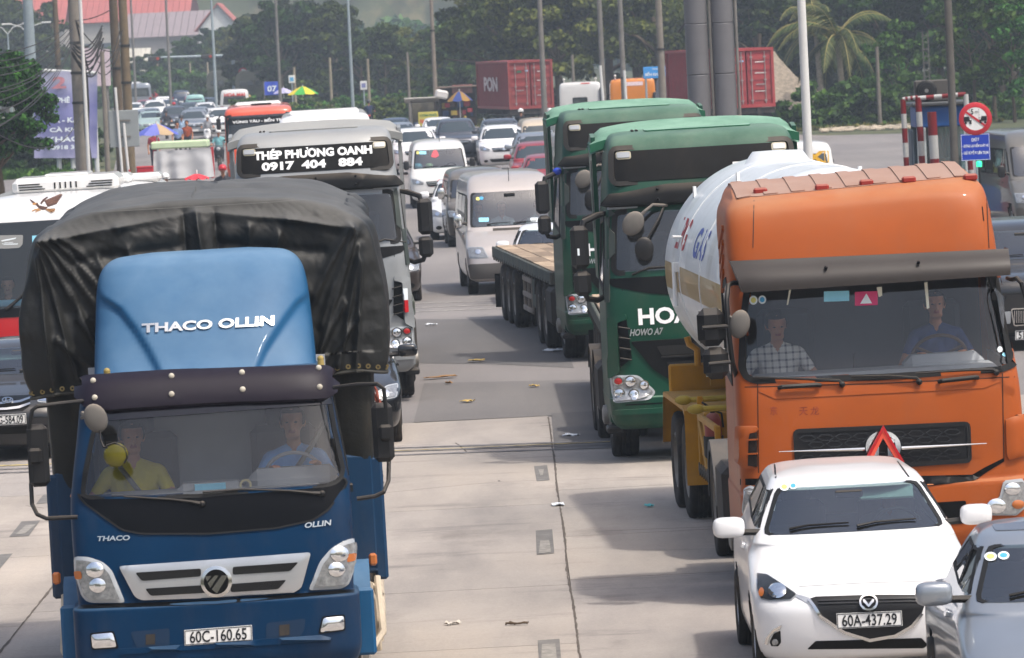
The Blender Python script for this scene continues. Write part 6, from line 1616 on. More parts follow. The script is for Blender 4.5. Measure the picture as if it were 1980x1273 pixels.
def dress_black(V):
 px=V.px;fr=V.fr
 go=rounded([(-32,768),(62,764),(56,786),(44,795),(-30,799)],3);g=lam('grille',V,go,BLACKG,.005,.004,8)
 for pts in([(-30,781),(15,779),(38,776),(62,768),(63,771),(40,780),(15,783),(-30,785)],[(-30,791),(12,790),(36,787),(58,780),(59,783),(38,791),(12,794),(-30,795)]):obj('grille_bar',shell(px,pts,8,.018,.01),CHROME,g)
 b_=V.part('badge',band(px,oval(15,778,11,5.5,22),oval(15,778,8.5,3.7,22),.035,.01),CHROME)
 for pl in([(9,781),(11,775),(14,775),(12,781)],[(18,781),(20,775),(22,775),(21,781)],[(11,779),(20,777),(20,778.6),(11,780)]):obj('badge_mark',shell(px,pl,9,.036,.004),CHROME,b_)
 plate(V,[(-23,804),(50,800),(51,820),(-22,824)],'60G-584.09')
 for pl in([(72,778),(76,762),(92,756),(106,762),(108,776),(95,780)],):
  for q in(pl,rmirror(pl,19)):h=lam('headlight',V,rounded(q,3),LENS,.006,.004,7);obj('lamp_bowl',shell(px,shrink(q,2),7,.012,0),REFLECTOR,h)
 lam('lower_grille',V,rounded([(-40,828),(90,822),(92,836),(-40,842)],3),BLACKG,.005,0,10)
 V.part('sun_visor',MB().rbox((-.1,V.yt-.0,V.z1-.10),(.5,.02,.15),.01,Matrix.Rotation(R(-30),3,'X')),M('pale_visor','a9c3bf',.7))
 a=V.fr(.22,V.z1-.14)[0];V.part('air_freshener',MB().prism([(-.03,-.06),(.03,-.06),(.03,0),(0,.05),(-.03,0)],0,.006).move(Matrix.Translation(a+Vector((0,.08,0)))),M('freshener','b3a24e',.7))
dress_black(HY)
car('black saloon car squeezed behind the blue truck, ahead of the silver truck','car','sedan',643,70.3,BLACKC,800,4.4,1.78,1.46,hero=True,name='saloon_car')
car('dark brown hatchback beyond the silver truck','car','hatch',732,109.0,BROWNC,780,4.0,1.72,1.5,hero=True)
SPR=car('silver passenger van with pink round mark on its bonnet, number plate starting 53','van','bigvan',1003,110.7,SILV2,470,5.6,1.93,2.32,.008,hero=True,plate_text='53N-4827')
def dress_van(V):
 px=V.px
 s2=V.part('round_mark',band(px,oval(1018,464,13,6,24),oval(1018,464,10.5,4.6,24),.006,.001),M('pink_mark','c8687e',.6))
 for q in([(1008,463.5),(1028,463),(1028,464.5),(1008,465)],[(1017,459),(1019,459),(1019,469),(1017,469)]):obj('mark_bar',shell(px,q,9,.006,0),M('pink_mark','c8687e',.6),s2)
 lam('bonnet_vent',V,[(953,442),(1045,438),(1045,442),(953,447)],BLACKP,.006,0,9)
 for x,y,m in((924,385,STICK_Y),(931,384,STICK_B)):lam('sticker',V,oval(x,y,4,3.4,12),m,.008,0,4)
 lam('paper_card',V,rect(926,422,945,430,-.03),STICK_C,.008,0,8);lam('paper_card',V,rect(1026,422,1058,430,-.03),STICK_W,.008,0,8)
 V.part('aerial',MB().tube([(0.02,1.95,2.15),(.02,1.95,2.42)],.008,6),BLACKG)
 for i,(x,sh,lab)in enumerate(((-.62,cloth('grey_shirt','50545a'),'person in dark clothes in the left front seat of the silver van'),(-.15,cloth('white_shirt','b9bec4'),'person in a white shirt in the middle front seat of the silver van'),(.58,cloth('white_shirt','b9bec4'),'driver in a white shirt at the wheel of the silver van'))):
  person(lab,V.m@Matrix.Translation((x,2.05,.92)),sh,(((-.3,-.14,.18),(-.15,-.34,.2 if i<2 else.34)),((.3,-.14,.18),(.15,-.34,.2 if i<2 else.34))),voxel=.018,legs_on=False)
dress_van(SPR)
car('dark brown van with dusty roof right behind the silver van','van','van',935,136.8,DARKV,520,4.2,1.68,1.86,hero=True,glassm=GLASS_DARK)
car('small white hatchback peeping out left of the dark van','car','hatch',898,142.2,WHITE,700,3.7,1.66,1.5,hero=True)
car('white car mostly hidden behind the flatbed deck','car','sedan',1082,105.6,WHITE,560,4.0,1.7,1.46,hero=True)
TRV=car('white passenger van with red sticker on its windscreen behind the silver truck','van','van',855,170,WHITEV,640,5.2,1.80,2.0,hero=True)
def dress_transit(V):
 px=V.px
 lam('sticker',V,rounded([(833,304),(838,291),(845,291),(849,302),(842,306)],2),M('sticker_red','c0525a',.6,var=.3,vscale=30),.008,0,5)
 lam('sticker',V,rect(811,293,824,299),STICK_C,.008,0,6);lam('sticker',V,oval(808,296,3,3,10),STICK_Y,.008,0,4)
 lam('decal',V,[(832,362),(848,348),(852,346),(846,360)],M('decal_red','c04a3c',.6),.006,0,6)
 mb=MB();mb.ball((-.3,.95,1.25),(.12,.1,.08),10,6);V.part('dash_bag',mb,M('lime_bag','b6cf9c',.8));mb=MB();mb.ball((-.65,.95,1.25),(.15,.1,.1),10,6);V.part('dash_bag',mb,STICK_C)
 V.part('aerial',MB().tube([(0.05,1.5,1.95),(.05,1.5,2.25)],.01,6),BLACKG)
dress_transit(TRV)
ROW='cars queueing toward the toll plaza'
car('white sport utility car half hidden behind the silver truck','car','suv',808,214,WHITE,600,4.6,1.85,1.72,group=ROW)
car('dark grey pickup type car behind the white van','car','suv',888,229,GREYC,600,4.8,1.82,1.80,group=ROW)
car('white sport utility car with large dark grille, under the red container','car','suv',977,213,WHITE,600,4.7,1.88,1.70,group=ROW,roofrack=True)
car('grey sport utility car directly behind the white one, below the container','car','suv',974,224.5,GREYC,600,4.6,1.85,1.78,group=ROW,roofrack=True)
car('beige roofed minivan near the rider in a yellow raincoat','van','van',1055,207,BEIGEC,600,4.8,1.72,1.98,group=ROW)
car('silver sport utility car between the beige minivan and the red cars','car','suv',1046,193,SILVERC,600,4.4,1.8,1.70,group=ROW,roofrack=True)
car('red sport utility car with roof rails, rear one of the two red cars','car','suv',1049,178,REDC,600,4.3,1.76,1.66,group=ROW,roofrack=True)
car('red hatchback, front one of the two red cars','car','hatch',1066,166.5,REDC,600,4.0,1.70,1.50,group=ROW)
car('grey and white van peeping out left of the far green truck','van','bigvan',1146,156,SILV2,520,5.2,1.95,2.30,group=ROW)
car('grey saloon just beyond the dark grey pickup, left in the queue','car','sedan',775,250,SILVERC,560,4.4,1.76,1.46,group=ROW)
car('blue grey saloon farthest left in the main queue','car','sedan',768,266,NAVYC,560,4.4,1.76,1.46,group=ROW)
car('white saloon seen behind the mirror of the dark grey pickup','car','sedan',852,262,WHITE,560,4.4,1.76,1.44,group=ROW)
ROWF='traffic far down the road'
car('silver people carrier on the far road left of the orange bus','car','suv',377,323,SILVERC,560,4.6,1.85,1.72,group=ROWF)
car('white sport utility car on the far road beside the orange bus','car','suv',429,327,WHITE,560,4.7,1.88,1.72,group=ROWF)
car('pale green saloon just right of the grey sign back','car','sedan',291,352,carpaint('pale_green_paint','9fb3ad',.2),560,4.4,1.76,1.46,group=ROWF)
car('silver saloon behind the pale green one on the far road','car','sedan',290,372,SILVERC,560,4.4,1.76,1.46,group=ROWF)
car('white saloon driving away on the far road','car','sedan',318,470,WHITE,560,4.4,1.76,1.46,group=ROWF,away=True)
car('dark saloon behind the white departing car on the far road','car','sedan',326,440,NAVYC,560,4.4,1.76,1.4,group=ROWF)
car('small pale teal minivan driving away near the thin lamp post','van','van',380,430,TEALC,560,3.6,1.5,1.8,group=ROWF,away=True)
car('navy hatchback driving away right of the white departing car','car','hatch',353,500,NAVYC,560,4.2,1.8,1.7,group=ROWF,away=True)
car('grey minibus far away beside the brown twin poles','van','bigvan',276,500,SILVERC,560,6.0,2.0,2.5,group=ROWF,away=True)
car('white minibus next to the grey minibus far away','van','bigvan',256,520,WHITEV,560,6.0,2.0,2.5,group=ROWF)
car('white saloon far away at the foot of the twin poles','car','sedan',258,420,WHITE,560,4.4,1.76,1.46,group=ROWF)
for lab,st,px_,d_,m_,aw in(('dark sport utility car far back left of the silver people carrier','suv',338,352,GREYC,False),('silver hatchback just behind the silver people carrier','hatch',384,362,SILVERC,False),('white hatchback two cars behind the silver people carrier','hatch',398,392,WHITE,False),('grey saloon farther back in the line left of the lamp post','sedan',366,398,GREYC,False),('white sport utility car behind the pale green saloon line','suv',300,405,WHITE,False),('dark red saloon on the far road right of the twin poles','sedan',282,440,REDC,False),('navy saloon ahead of the departing teal minivan','sedan',404,432,NAVYC,False),('silver saloon below the white departing van','sedan',446,352,SILVERC,False),('beige minivan tiny in the far distance','van',300,600,BEIGEC,False),('white minivan tiny in the far distance beside the beige one','van',322,640,WHITEV,False),('dark saloon tiny in the far distance','sedan',340,580,NAVYC,True),('silver hatchback beside the pale green saloon','hatch',262,362,SILVERC,False)):
 car(lab,'van' if st=='van' else 'car',st,px_,d_,m_,560,group=ROWF,away=aw,Hh=1.98 if st=='van' else 1.7 if st=='suv' else 1.48)
HM=car('white van driving away with red and black letters across its rear','van','bigvan',457,388,WHITEV,560,5.4,2.05,2.35,group=ROWF,away=True)
HM.part('lettering',text_on(HM.bk,'HOA MAI',[(.70,1.88),(-.70,1.88),(-.70,2.10),(.70,2.10)],.04,0,.03),M('ink_red_bright','c23a32',.6),smooth=0)
for q in([(.72,1.50),(.06,1.50),(.06,1.78),(.72,1.78)],[(-.06,1.50),(-.72,1.50),(-.72,1.78),(-.06,1.78)]):HM.part('lettering',text_on(HM.bk,'0903',q,.04,0,.03),BLACKINK,smooth=0)
car('dusty grey van at the right edge behind the toll booth','van','bigvan',2050,128,carpaint('dusty_shaded_van_paint','56544f',.1,.2),200,5.6,1.95,2.32,hero=True,glassm=GLASS_DARK)  # base darkened to carry the shade on the van's side
DK=car('black luxury car with upright chrome grille at the right edge behind the orange truck','car','suv',2012,84,BLACKC,880,5.0,1.95,1.86,hero=True,front=False)
def dress_dark(V):
 px=V.px
 go=rounded([(1957,599),(2062,595),(2058,622),(1962,628)],3);g=lam('grille',V,go,BLACKG,.006,.004,8)
 obj('grille_frame',band(px,shrink(go,-2.5),go,.02,.01),CHROME,g)
 for i in range(24):
  x=1961+i*4.1;obj('grille_bar',shell(px,[(x,601),(x+1.6,601),(x+1.6,624),(x,624)],9,.018,.01),CHROME,g)
 b_=V.part('badge',band(px,oval(2009,611,13,9,20),oval(2009,611,10,6.4,20),.035,.01),CHROME)
 plate(V,[(1963,640),(2043,636),(2043,654),(1963,658)],'51A-337.25')
 for pl in([(1935,604),(1955,602),(1954,626),(1938,626)],):
  for q in(pl,rmirror(pl,2009)):lam('headlight',V,rounded(q,3),LENS,.006,.004,7)
dress_dark(DK)
YV=car('white van with big yellow letters on its rear, behind the white lamp post','van','van',1536,150,WHITEV,990,4.6,1.75,1.98,away=True)
YV.part('lettering',text_on(YV.bk,'TAXI',[(.70,1.42),(-.70,1.42),(-.70,1.72),(.70,1.72)],.04,0,.012),M('ink_yellow','d0a02a',.6),smooth=0)
# ================================================================ buses, container lorries and other large vehicles
def bus(name,label,px,d,vpx,paint,W=2.5,Hh=3.0,L=11,lean=.01,glassm=None,front_low=None,group=None):
 V=Veh(name,label,'bus',px,d,vpx,lean,group)
 h=W/2;zw0,zw1=Hh*.50,Hh*.885
 k=[(.34,.16,L,h*.92,.35,5,h),(.42,.04,L,h*.97,.36,5,h),(.8,.0,L,h,.38,5,h),(zw0-.1,.02,L,h,.4,5,h),(zw0,.05,L,h,.4,5,h),(zw1,.22,L,h*.985,.42,5,h*.985),(Hh*.93,.27,L,h*.97,.45,5,h*.97),(Hh*.965,.38,L,h*.93,.5,4.5,h*.93),(Hh*.985,.58,L-.1,h*.82,.5,4,h*.84),(Hh,1.0,L-.3,h*.5,.4,4,h*.5)]
 b=loft(k,5,22,16,6);V.use(b)
 ws=rounded([(-h*.93,zw0),(h*.93,zw0),(h*.92,zw1),(-h*.92,zw1)],.12,3)
 sb=MB();sb.v=b.v;sb.f=list(b.f);sb.m=list(b.m)
 cut(sb,lambda c:c.y<.7 and inside(shrink(ws,.02),c.x,c.z));V.part('body',sb,paint,smooth=40)
 mb=MB();mb.box((0,3.2,1.7),(W*.9,.04,2.4));mb.box((0,1.7,.75),(W*.92,3.2,.05));mb.rbox((0,.5,zw0-.12),(W*.88,.6,.3),.08);mb.box((h*.94,2,1.4),(.03,3,1.4));mb.box((-h*.94,2,1.4),(.03,3,1.4));V.part('cabin',mb,DARKCAR,smooth=0)
 V.part('windscreen',shell(V.fr,ws,.14,.003,0),glassm or GLASS_HAZY,smooth=180)
 V.part('window_rubber',band(V.fr,shrink(ws,-.05),shrink(ws,.02),.012,.01),GASKET)
 for s_,cs in((-1,V.lf),(1,V.rg)):
  for i in range(7):
   V.part('side_window',shell(cs,rounded(rect(1.0+1.38*i,zw0+.15,2.3+1.38*i,zw1-.02),.06),.3,.004,0),GLASS_DARK,smooth=180)
  wheel(V,s_*(h-.16),2.2,.46,.28,'truck_front');wheel(V,s_*(h-.16),L-2.8,.46,.28,'truck_rear')
  mb=MB();mb.rbox((s_*(h+.2),-.1,zw1-.25),(.16,.1,.42),.04);mr=V.part('mirror',mb,MIRRORB);obj('mirror_arm',MB().tube([(s_*h*.93,.25,zw1),(s_*(h+.1),-.05,zw1+.08),(s_*(h+.2),-.1,zw1-.05)],.025,8),BLACKP,mr)
  hl=rounded([(s_*h*.94,.92),(s_*h*.62,.86),(s_*h*.62,.72),(s_*h*.92,.70)][::s_],.04);hd=V.part('headlight',shell(V.fr,hl,.09,.01,.01,.012),LENS);obj('reflector',shell(V.fr,shrink(hl,.03),.09,.028,0),LENSDARK,hd)
 V.part('lower_grille',shell(V.fr,rounded(rect(-.6,.5,.6,.66),.04),.12,.008,0),BLACKG)
 V.zw0,V.zw1,V.h=zw0,zw1,h
 return V
WB=carpaint('white_bus_paint','d8d8d6',0,.2)
B1=bus('coach','white and red coach with a flying eagle on its brow, at the left edge',132,78.5,840,WB,2.5,3.13,9.0,.012)
def dress_b1(V):
 fr=V.fr;RED=carpaint('red_bus_paint','b01c22',0,.1)
 V.part('red_band',shell(fr,rounded(rect(-1.22,.74,1.22,V.zw0-.09),.05),.12,.008,.004),RED)
 V.part('lower_screen_panel',shell(fr,rect(-1.16,V.zw0-.10,1.16,V.zw0+.02),.12,.016,.004),BLACKG)
 mb=MB();mb.rbox((.08,2.1,3.22),(1.50,1.5,.24),.07);mb.rbox((.08,2.2,3.35),(.62,1.2,.05),.02);ac=V.part('air_conditioner',mb,WB)
 Y0=2.1-.755
 for s_ in(-1,1):
  for i in range(3):obj('vent_slot',MB().box((.08+s_*(.47+.02*i),Y0,3.18+.035*i),(.36-.03*i,.012,.014)),BLACKG,ac,0)
 for i in range(5):obj('vent_slot',MB().box((.08+(i-2)*.075,Y0,3.22),(.02,.012,.085)),BLACKG,ac,0)
 mb=MB();mb.rbox((.35,5.6,3.18),(.9,.9,.16),.05);mb.rbox((.9,6.6,3.15),(.6,.7,.14),.05);V.part('roof_hatch',mb,WB)
 def E(pts):return crop(pts,0,330,250/1273)
 DKB=M('eagle_brown','4a342c',.7,var=.3,vscale=25);TAN=M('eagle_tan','a57a4c',.7,var=.2,vscale=25)
 eg=V.part('eagle_print',shell(V.px,E([(330,325),(370,318),(385,345),(430,355),(470,362),(455,385),(420,390),(385,375),(360,350)]),4,.006,0),DKB,smooth=0)
 wing_=[(400,320),(425,290),(470,262),(520,258),(560,248)]
 for i in range(9):
  t_=i/8;tipx,tipy=560+62*(1-t_*.9),240+85*t_;bx,by=440+25*t_,300+45*t_
  obj('feather',shell(V.px,E([(bx,by),(tipx-30,tipy-4),(tipx,tipy+4),(tipx-28,tipy+14),(bx+4,by+16)]),5,.008,0),DKB if i%3 else M('eagle_mid','6b4c3c',.7,var=.3,vscale=25),eg,0)
 obj('wing_edge',shell(V.px,E([(395,328),(420,290),(465,262),(475,268),(440,300),(410,335)]),5,.009,0),DKB,eg,0)
 obj('far_wing',shell(V.px,E([(292,285),(320,300),(348,318),(338,330),(316,318),(300,300)]),5,.007,0),DKB,eg,0)
 obj('head',shell(V.px,E([(318,330),(340,320),(362,326),(350,340),(326,342)]),4,.008,0),TAN,eg,0)
 for i in range(6):
  a=.15+i*.16;obj('tail_feather',shell(V.px,E([(455,378),(450+95*math.cos(a)-4,372+42*math.sin(a*1.5)-6),(455+95*math.cos(a),374+42*math.sin(a*1.5)+5),(452,390)]),5,.008+.0006*i,0),TAN if i%2 else DKB,eg,0)
 for q in([(385,375),(345,382),(315,396),(310,405),(325,402),(352,392),(390,388)],[(395,385),(360,395),(345,410),(356,412),(375,400),(405,394)]):obj('talon',shell(V.px,E(q),4,.008,0),TAN,eg,0)
 lam('screen_sticker',V,rounded(E([(-60,640),(228,635),(222,730),(190,762),(60,770),(-60,768)]),3),M('sticker_grey','8d8e8c',.6,var=.05),.008,0,6)
 for yy,x0,x1 in((708,45,130),(720,20,178),(728,35,175)):lam('sticker_line',V,E([(x0,yy),(x1,yy-2),(x1,yy+3),(x0,yy+5)]),STICK_W,.010,0,8)
 lam('sticker_line',V,E([(10,690),(60,678),(165,660),(150,674),(90,688),(20,700)]),STICK_W,.010,0,8)
 lam('screen_card',V,E([(316,642),(455,636),(450,708),(318,712)]),STICK_C,.008,0,8)
 q=[V.px(*p)for p in((12,600),(38,578),(70,543))];mb=MB();mb.tube([a+n*.04 for a,n in q],[.03,.022,.016],6);V.part('wiper',mb,BLACKP)
 q=[V.px(*p)for p in((20,596),(40,576),(72,546))];mb=MB();mb.tube([a+n*.07 for a,n in q],[.012]*3,6);V.part('wiper',mb,BLACKP)
 w=V.loc(16,560,1.0)
 person('woman with dark hair sitting behind the coach windscreen',V.m@Matrix.Translation((w.x,1.0,1.16)),cloth('dark_blouse','2f3138'),(((-.3,-.1,.18),(-.12,-.3,.16)),((.3,-.1,.18),(.12,-.3,.16))),fem=True,hair_long=True,voxel=.014,legs_on=False,skin=M('skin_light','b98a70',.6,var=.05))
 mb=MB();mb.rbox((w.x+.05,.62,V.zw0+.07),(.42,.2,.1),.03);V.part('dash_item',mb,STICK_C)
dress_b1(B1)
ORB=carpaint('orange_bus_paint','cc4a26',0,.35)
B2=bus('coach','orange coach with white roof unit behind the silver truck',508,206,560,ORB,2.5,2.95,10.5,.012)
B2.part('air_conditioner',MB().rbox((0,2.5,2.98),(1.7,2.6,.2),.09),WB);B2.part('roof_vent',MB().rbox((.12,1.22,2.98),(.75,.06,.08),.02),BLACKG)
B2.part('sign_band',shell(B2.fr,rounded(rect(-1.12,2.30,1.12,2.52),.05),.12,.016,0),BLACKG)
B2.part('lettering',text_on(B2.fr,'VŨNG TÀU - BẾN TRE',[(-.95,2.34),(.95,2.34),(.95,2.48),(-.95,2.48)],.04,0,.024),WHITEINK,smooth=0)
B3=bus('coach','white coach with slotted roof unit just behind the silver truck',640,152,640,WB,2.5,3.2,10,.012)
ac=B3.part('air_conditioner',MB().rbox((0,2.3,3.2),(1.9,2.2,.16),.06),WB)
for i in range(16):obj('vent_slot',MB().box((-.6+.08*i,.50,3.04),(.035,.12,.14)),M('vent_brown','6b5a49',.8),ac,0)
def container(name,label,X,Y,yaw,colour,L=12.19,doors_front=True,z=1.45,logo=None):
 t=thing(name,label,'container',(X,Y,z),yaw)
 P=M(colour[0],colour[1],.6,var=.18,vscale=2.5,grime=.3);P2=M(colour[0]+'_frame',colour[2],.6,var=.15,grime=.3)
 def part(n,mb,m,par=None,sm=0):return obj(n,mb,m,par or t,sm)
 W,Hc=2.44,2.6
 mb=MB()
 for x in(-W/2+.06,W/2-.06):
  for y in(.06,L-.06):mb.box((x,y,Hc/2),(.12,.12,Hc))
  mb.box((x,L/2,.07),(.1,L-.24,.14));mb.box((x,L/2,Hc-.06),(.1,L-.24,.12))
 for y in(.06,L-.06):mb.box((0,y,.07),(W-.24,.11,.14));mb.box((0,y,Hc-.06),(W-.24,.11,.12))
 part('frame',mb,P2)
 for s_ in(-1,1):
  mb=MB();n=int((L-.3)/.28)
  prof=[]
  for i in range(n):
   y=.13+i*.28;prof+=[(y,0),(y+.08,.036),(y+.16,.036),(y+.24,0)]
  x0=s_*(W/2-.07)
  vs=[];
  for(y,o)in prof:vs+=[(x0-s_*o,y,.14),(x0-s_*o,y,Hc-.12)]
  fs=[(2*i,2*i+2,2*i+3,2*i+1)for i in range(len(prof)-1)]
  if s_<0:fs=[f[::-1]for f in fs]
  mb.add(vs,fs);part('side_panel',mb,P)
 part('roof',MB().box((0,L/2,Hc-.02),(W-.2,L-.2,.03)),P);part('floor',MB().box((0,L/2,.12),(W-.2,L-.2,.05)),CHASSIS);part('end_wall',MB().box((0,L-.1,Hc/2),(W-.24,.03,Hc-.2)),P)
 for s_ in(-1,1):
  d=part('door',MB().box((s_*.57,.10,Hc/2),(1.08,.05,Hc-.28)),P)
  for i in range(5):obj('door_rib',MB().box((s_*.57,.07,.42+i*.44),(.98,.035,.20)),P2,d,0)
  for x in(.22,.82):
   mb=MB();mb.cyl((s_*x,.035,.16),(s_*x,.035,Hc-.16),.022,n=8)
   for zz in(.3,1.2,2.2):mb.box((s_*x,.04,zz),(.12,.04,.07))
   obj('lock_rod',mb,M('zinc','9b8f8c',.5,metal=.5,var=.2),d)
  obj('door_handle',MB().box((s_*.6,.02,1.0),(.4,.03,.05)),M('zinc','9b8f8c',.5,metal=.5,var=.2),d,0)
 for(x,zz,w,hh)in((.62,2.1,.55,.05),(.62,1.98,.45,.05),(.62,1.5,.5,.05),(-.6,1.7,.3,.08),(-.6,1.35,.25,.08),(.6,.7,.5,.04)):part('print_line',MB().box((x,.065,zz),(w,.012,hh)),M('print_white','c9c0bb',.7,var=.2))
 part('print_triangle',MB().prism([(-.75,1.95),(-.45,1.95),(-.6,2.25)],.06,.066),M('print_green','2c5a44',.7));part('print_square',MB().box((-.2,.062,2.1),(.16,.012,.2)),M('print_blue','a9c3e0',.7))
 if logo:
  c_=lambda u,v:(Vector((-W/2-.0,u,v)),Vector((-1,0,0)))
  part('lettering',text_on(c_,logo[0],logo[1],.05,0,.012),M('print_worn_white','c7b6b2',.7,var=.4,vscale=6))
 return t
def skeleton(label,X,Y,yaw,L=12.4,Z=0.0):
 t=thing('container_trailer',label,'trailer',(X,Y,Z),yaw)
 class W_:root=t
 mb=MB()
 for x in(-.5,.5):mb.box((x,L/2,1.22),(.16,L,.34))
 for y in(.2,3,6,9,L-.2):mb.box((0,y,1.28),(2.4,.2,.24))
 mb.box((0,.05,.62),(2.3,.08,.12));obj('frame',mb,CHASSIS,t,0)
 for s_ in(-1,1):
  for y in(1.4,2.7,4.0):wheel(W_,s_*1.08,y,.5,.3,'truck_rear')
  obj('mud_flap',MB().box((s_*.95,.4,.5),(.6,.03,.6)),RUBBER,t,0);obj('tail_lamp',MB().rbox((s_*.9,.0,.9),(.34,.06,.12),.02),REDLENS,t)
 return t
p=gp(1031,306,-.35);skeleton('skeleton trailer carrying the red container with white side letters',p.x,p.y,.145,Z=-.35)
container('shipping_container','dull red container with worn white letters on its side, left of the white lorry cab',p.x,p.y,.145,z=1.1,colour=('container_red','7f2f31','8d3c3a'),logo=('PON',[(9.2,.95),(4.0,.95),(4.0,1.75),(9.2,1.75)]))
p2=gp(1450,249);skeleton('skeleton trailer carrying the brighter red container beside the grey columns',p2.x,p2.y,.165)
container('shipping_container','brighter red container behind the twin grey columns',p2.x,p2.y,.165,('container_crimson','8e2f33','99393a'),z=1.42)
def lorry_cab(label,px,d,paint,yaw,Hh=2.95,tall=True):
 p=gp(px,d,-.75);t=thing('lorry',label,'truck',p,yaw)
 def part(n,mb,m,sm=40,par=None):return obj(n,mb,m,par or t,sm)
 class W_:root=t
 b=loft([(.9,.05,2.2,1.18,.15,6),(1.2,.0,2.2,1.2,.15,6),(2.0,.0,2.2,1.2,.15,6),(Hh-.35,.02,2.15,1.18,.18,6),(Hh-.08,.06,2.05,1.12,.25,5),(Hh,.2,1.9,.95,.25,4),(Hh+.02,.5,1.5,.6,.2,4)],4,14,8,5)
 part('cab',b,paint)
 bv=b.bvh();fr=caster(bv,'front',ref=0)
 w=rounded(rect(-.42,1.85,.35,2.12),.05);part('rear_window',shell(fr,w,.1,.006,.0),M('shut_glass','27302f',.04,var=.15,vscale=1.2,coat=.5,spec=1.0));part('window_rubber',band(fr,shrink(w,-.04),w,.014,.01),GASKET)
 for x0,x1 in((-1.05,1.05),):part('panel_line',band(fr,rounded(rect(x0,1.3,x1,2.5),.08),rounded(rect(x0+.025,1.325,x1-.025,2.475),.07),.012,.0),paint)
 mb=MB()
 for x in(-.42,.42):mb.box((x,-2.6,.85),(.1,5.4,.28))
 part('chassis',mb,CHASSIS)
 for s_ in(-1,1):
  for y in(-3.6,-2.3):wheel(W_,s_*1.05,y,.5,.3,'truck_rear')
  wheel(W_,s_*1.02,1.3,.5,.3,'truck_front')
  mb=MB();mb.rbox((s_*1.42,1.9,2.1),(.2,.12,.5),.04);mb.tube([(s_*1.15,1.9,2.45),(s_*1.4,1.9,2.4)],.025,6);part('mirror',mb,MIRRORB)
  part('mudguard',MB().rbox((s_*1.05,-2.95,1.06),(.5,2.4,.06),.02),CHASSIS)
  mb=MB();mb.cyl((s_*.9,.3,Hh),(s_*.9,.3,Hh+.16),.03);mb.ball((s_*.9,.3,Hh+.18),.07,10,6);part('beacon',mb,M('beacon_white','c9c7c2',.5))
 return t,fr,part
t,fr_,part=lorry_cab('white lorry cab seen from behind, between the red container and the yellow lorry',1126,322,WHITEV,0,3.0)
part('air_intake',MB().rbox((1.25,.1,2.1),(.32,.5,1.1),.05),BLACKP);mb=MB();mb.rbox((-.1,-.5,1.35),(1.0,.6,.5),.15);part('gearbox_cover',mb,CHASSIS)
part('roof_sticker',MB().box((.3,.05,2.93),(.5,.01,.06),Matrix.Rotation(-.3,3,'X')),M('decal_red','c04a3c',.6))
tp_=thing('tarp_bundle','violet blue tarpaulin bundle behind the white lorry cab','tarpaulin',gp(1163,319,.3));obj('bundle',MB().ball((0,0,.3),(.5,.5,.28),14,9,Matrix.Rotation(.4,3,'Y')),M('violet_tarp','4a50a8',.7,var=.25,vscale=6),tp_)
YELL=carpaint('amber_lorry_paint','c9781a',0,.1,.5)
t,fr_,part=lorry_cab('amber yellow lorry cab seen from behind with a small rear window',1228,300,YELL,0,3.25)
part('print_panel',shell(fr_,rounded(rect(-.55,2.88,.55,3.08),.03),.2,.012,0),M('print_pink','d9c3c6',.7,var=.2,vscale=8));part('window_blind',shell(fr_,rect(-.1,1.86,.2,2.11),.2,.010,0),M('blind_blue','4c62c8',.6))
for i in range(6):part('marker_lamp',MB().rbox((-.9+.36*i,.14,3.22),(.14,.08,.06),.015),M('red_marker','8f2f28',.5,var=.1,dust=.4))
part('air_intake',MB().rbox((1.2,.1,2.0),(.3,.5,1.0),.05),BLACKP)
mb=MB();mb.rbox((-1.62,.5,1.75),(.5,.6,.5),.1,Matrix.Rotation(.6,3,'Y'));mb.tube([(-1.9,.5,1.4),(-1.5,.5,2.0),(-1.25,.5,2.1)],.07,8);part('crane_arm',mb,YELL)
tp_=thing('tarp_bundle','violet blue folded tarpaulin below the amber lorry window','tarpaulin',gp(1262,297,.5));mb=MB();mb.rbox((-.3,0,.22),(.62,.5,.42),.1);mb.rbox((.3,0,.22),(.55,.5,.40),.1);obj('bundle',mb,M('violet_tarp','4a50a8',.7,var=.25,vscale=6),tp_)
gt=thing('covered_load','load under wrinkled grey sheet left of the bright red container','load',gp(1303,262),0)
mb=MB();mb.grid(lambda u,v:(.75*math.cos(math.pi*u)*(1-.25*max(0,v-.6))+.1*noise.noise((u*4,v*4,0)),1.2*math.sin(math.pi*u)*-1+.1*noise.noise((u*5,v*5,2)),.9+2.0*v-.25*(1-math.sin(math.pi*u))*v+.08*noise.noise((u*6,v*3,5))),20,14);mb.ball((0,-.1,2.6),(.62,.9,.3),14,8);obj('cover',mb,M('grey_sheet','8f8a89',.8,var=.2,bump=.4,bscale=12),gt,180);obj('load_bed',MB().rbox((0,.2,.7),(1.6,2.4,.6),.05),CHASSIS,gt)
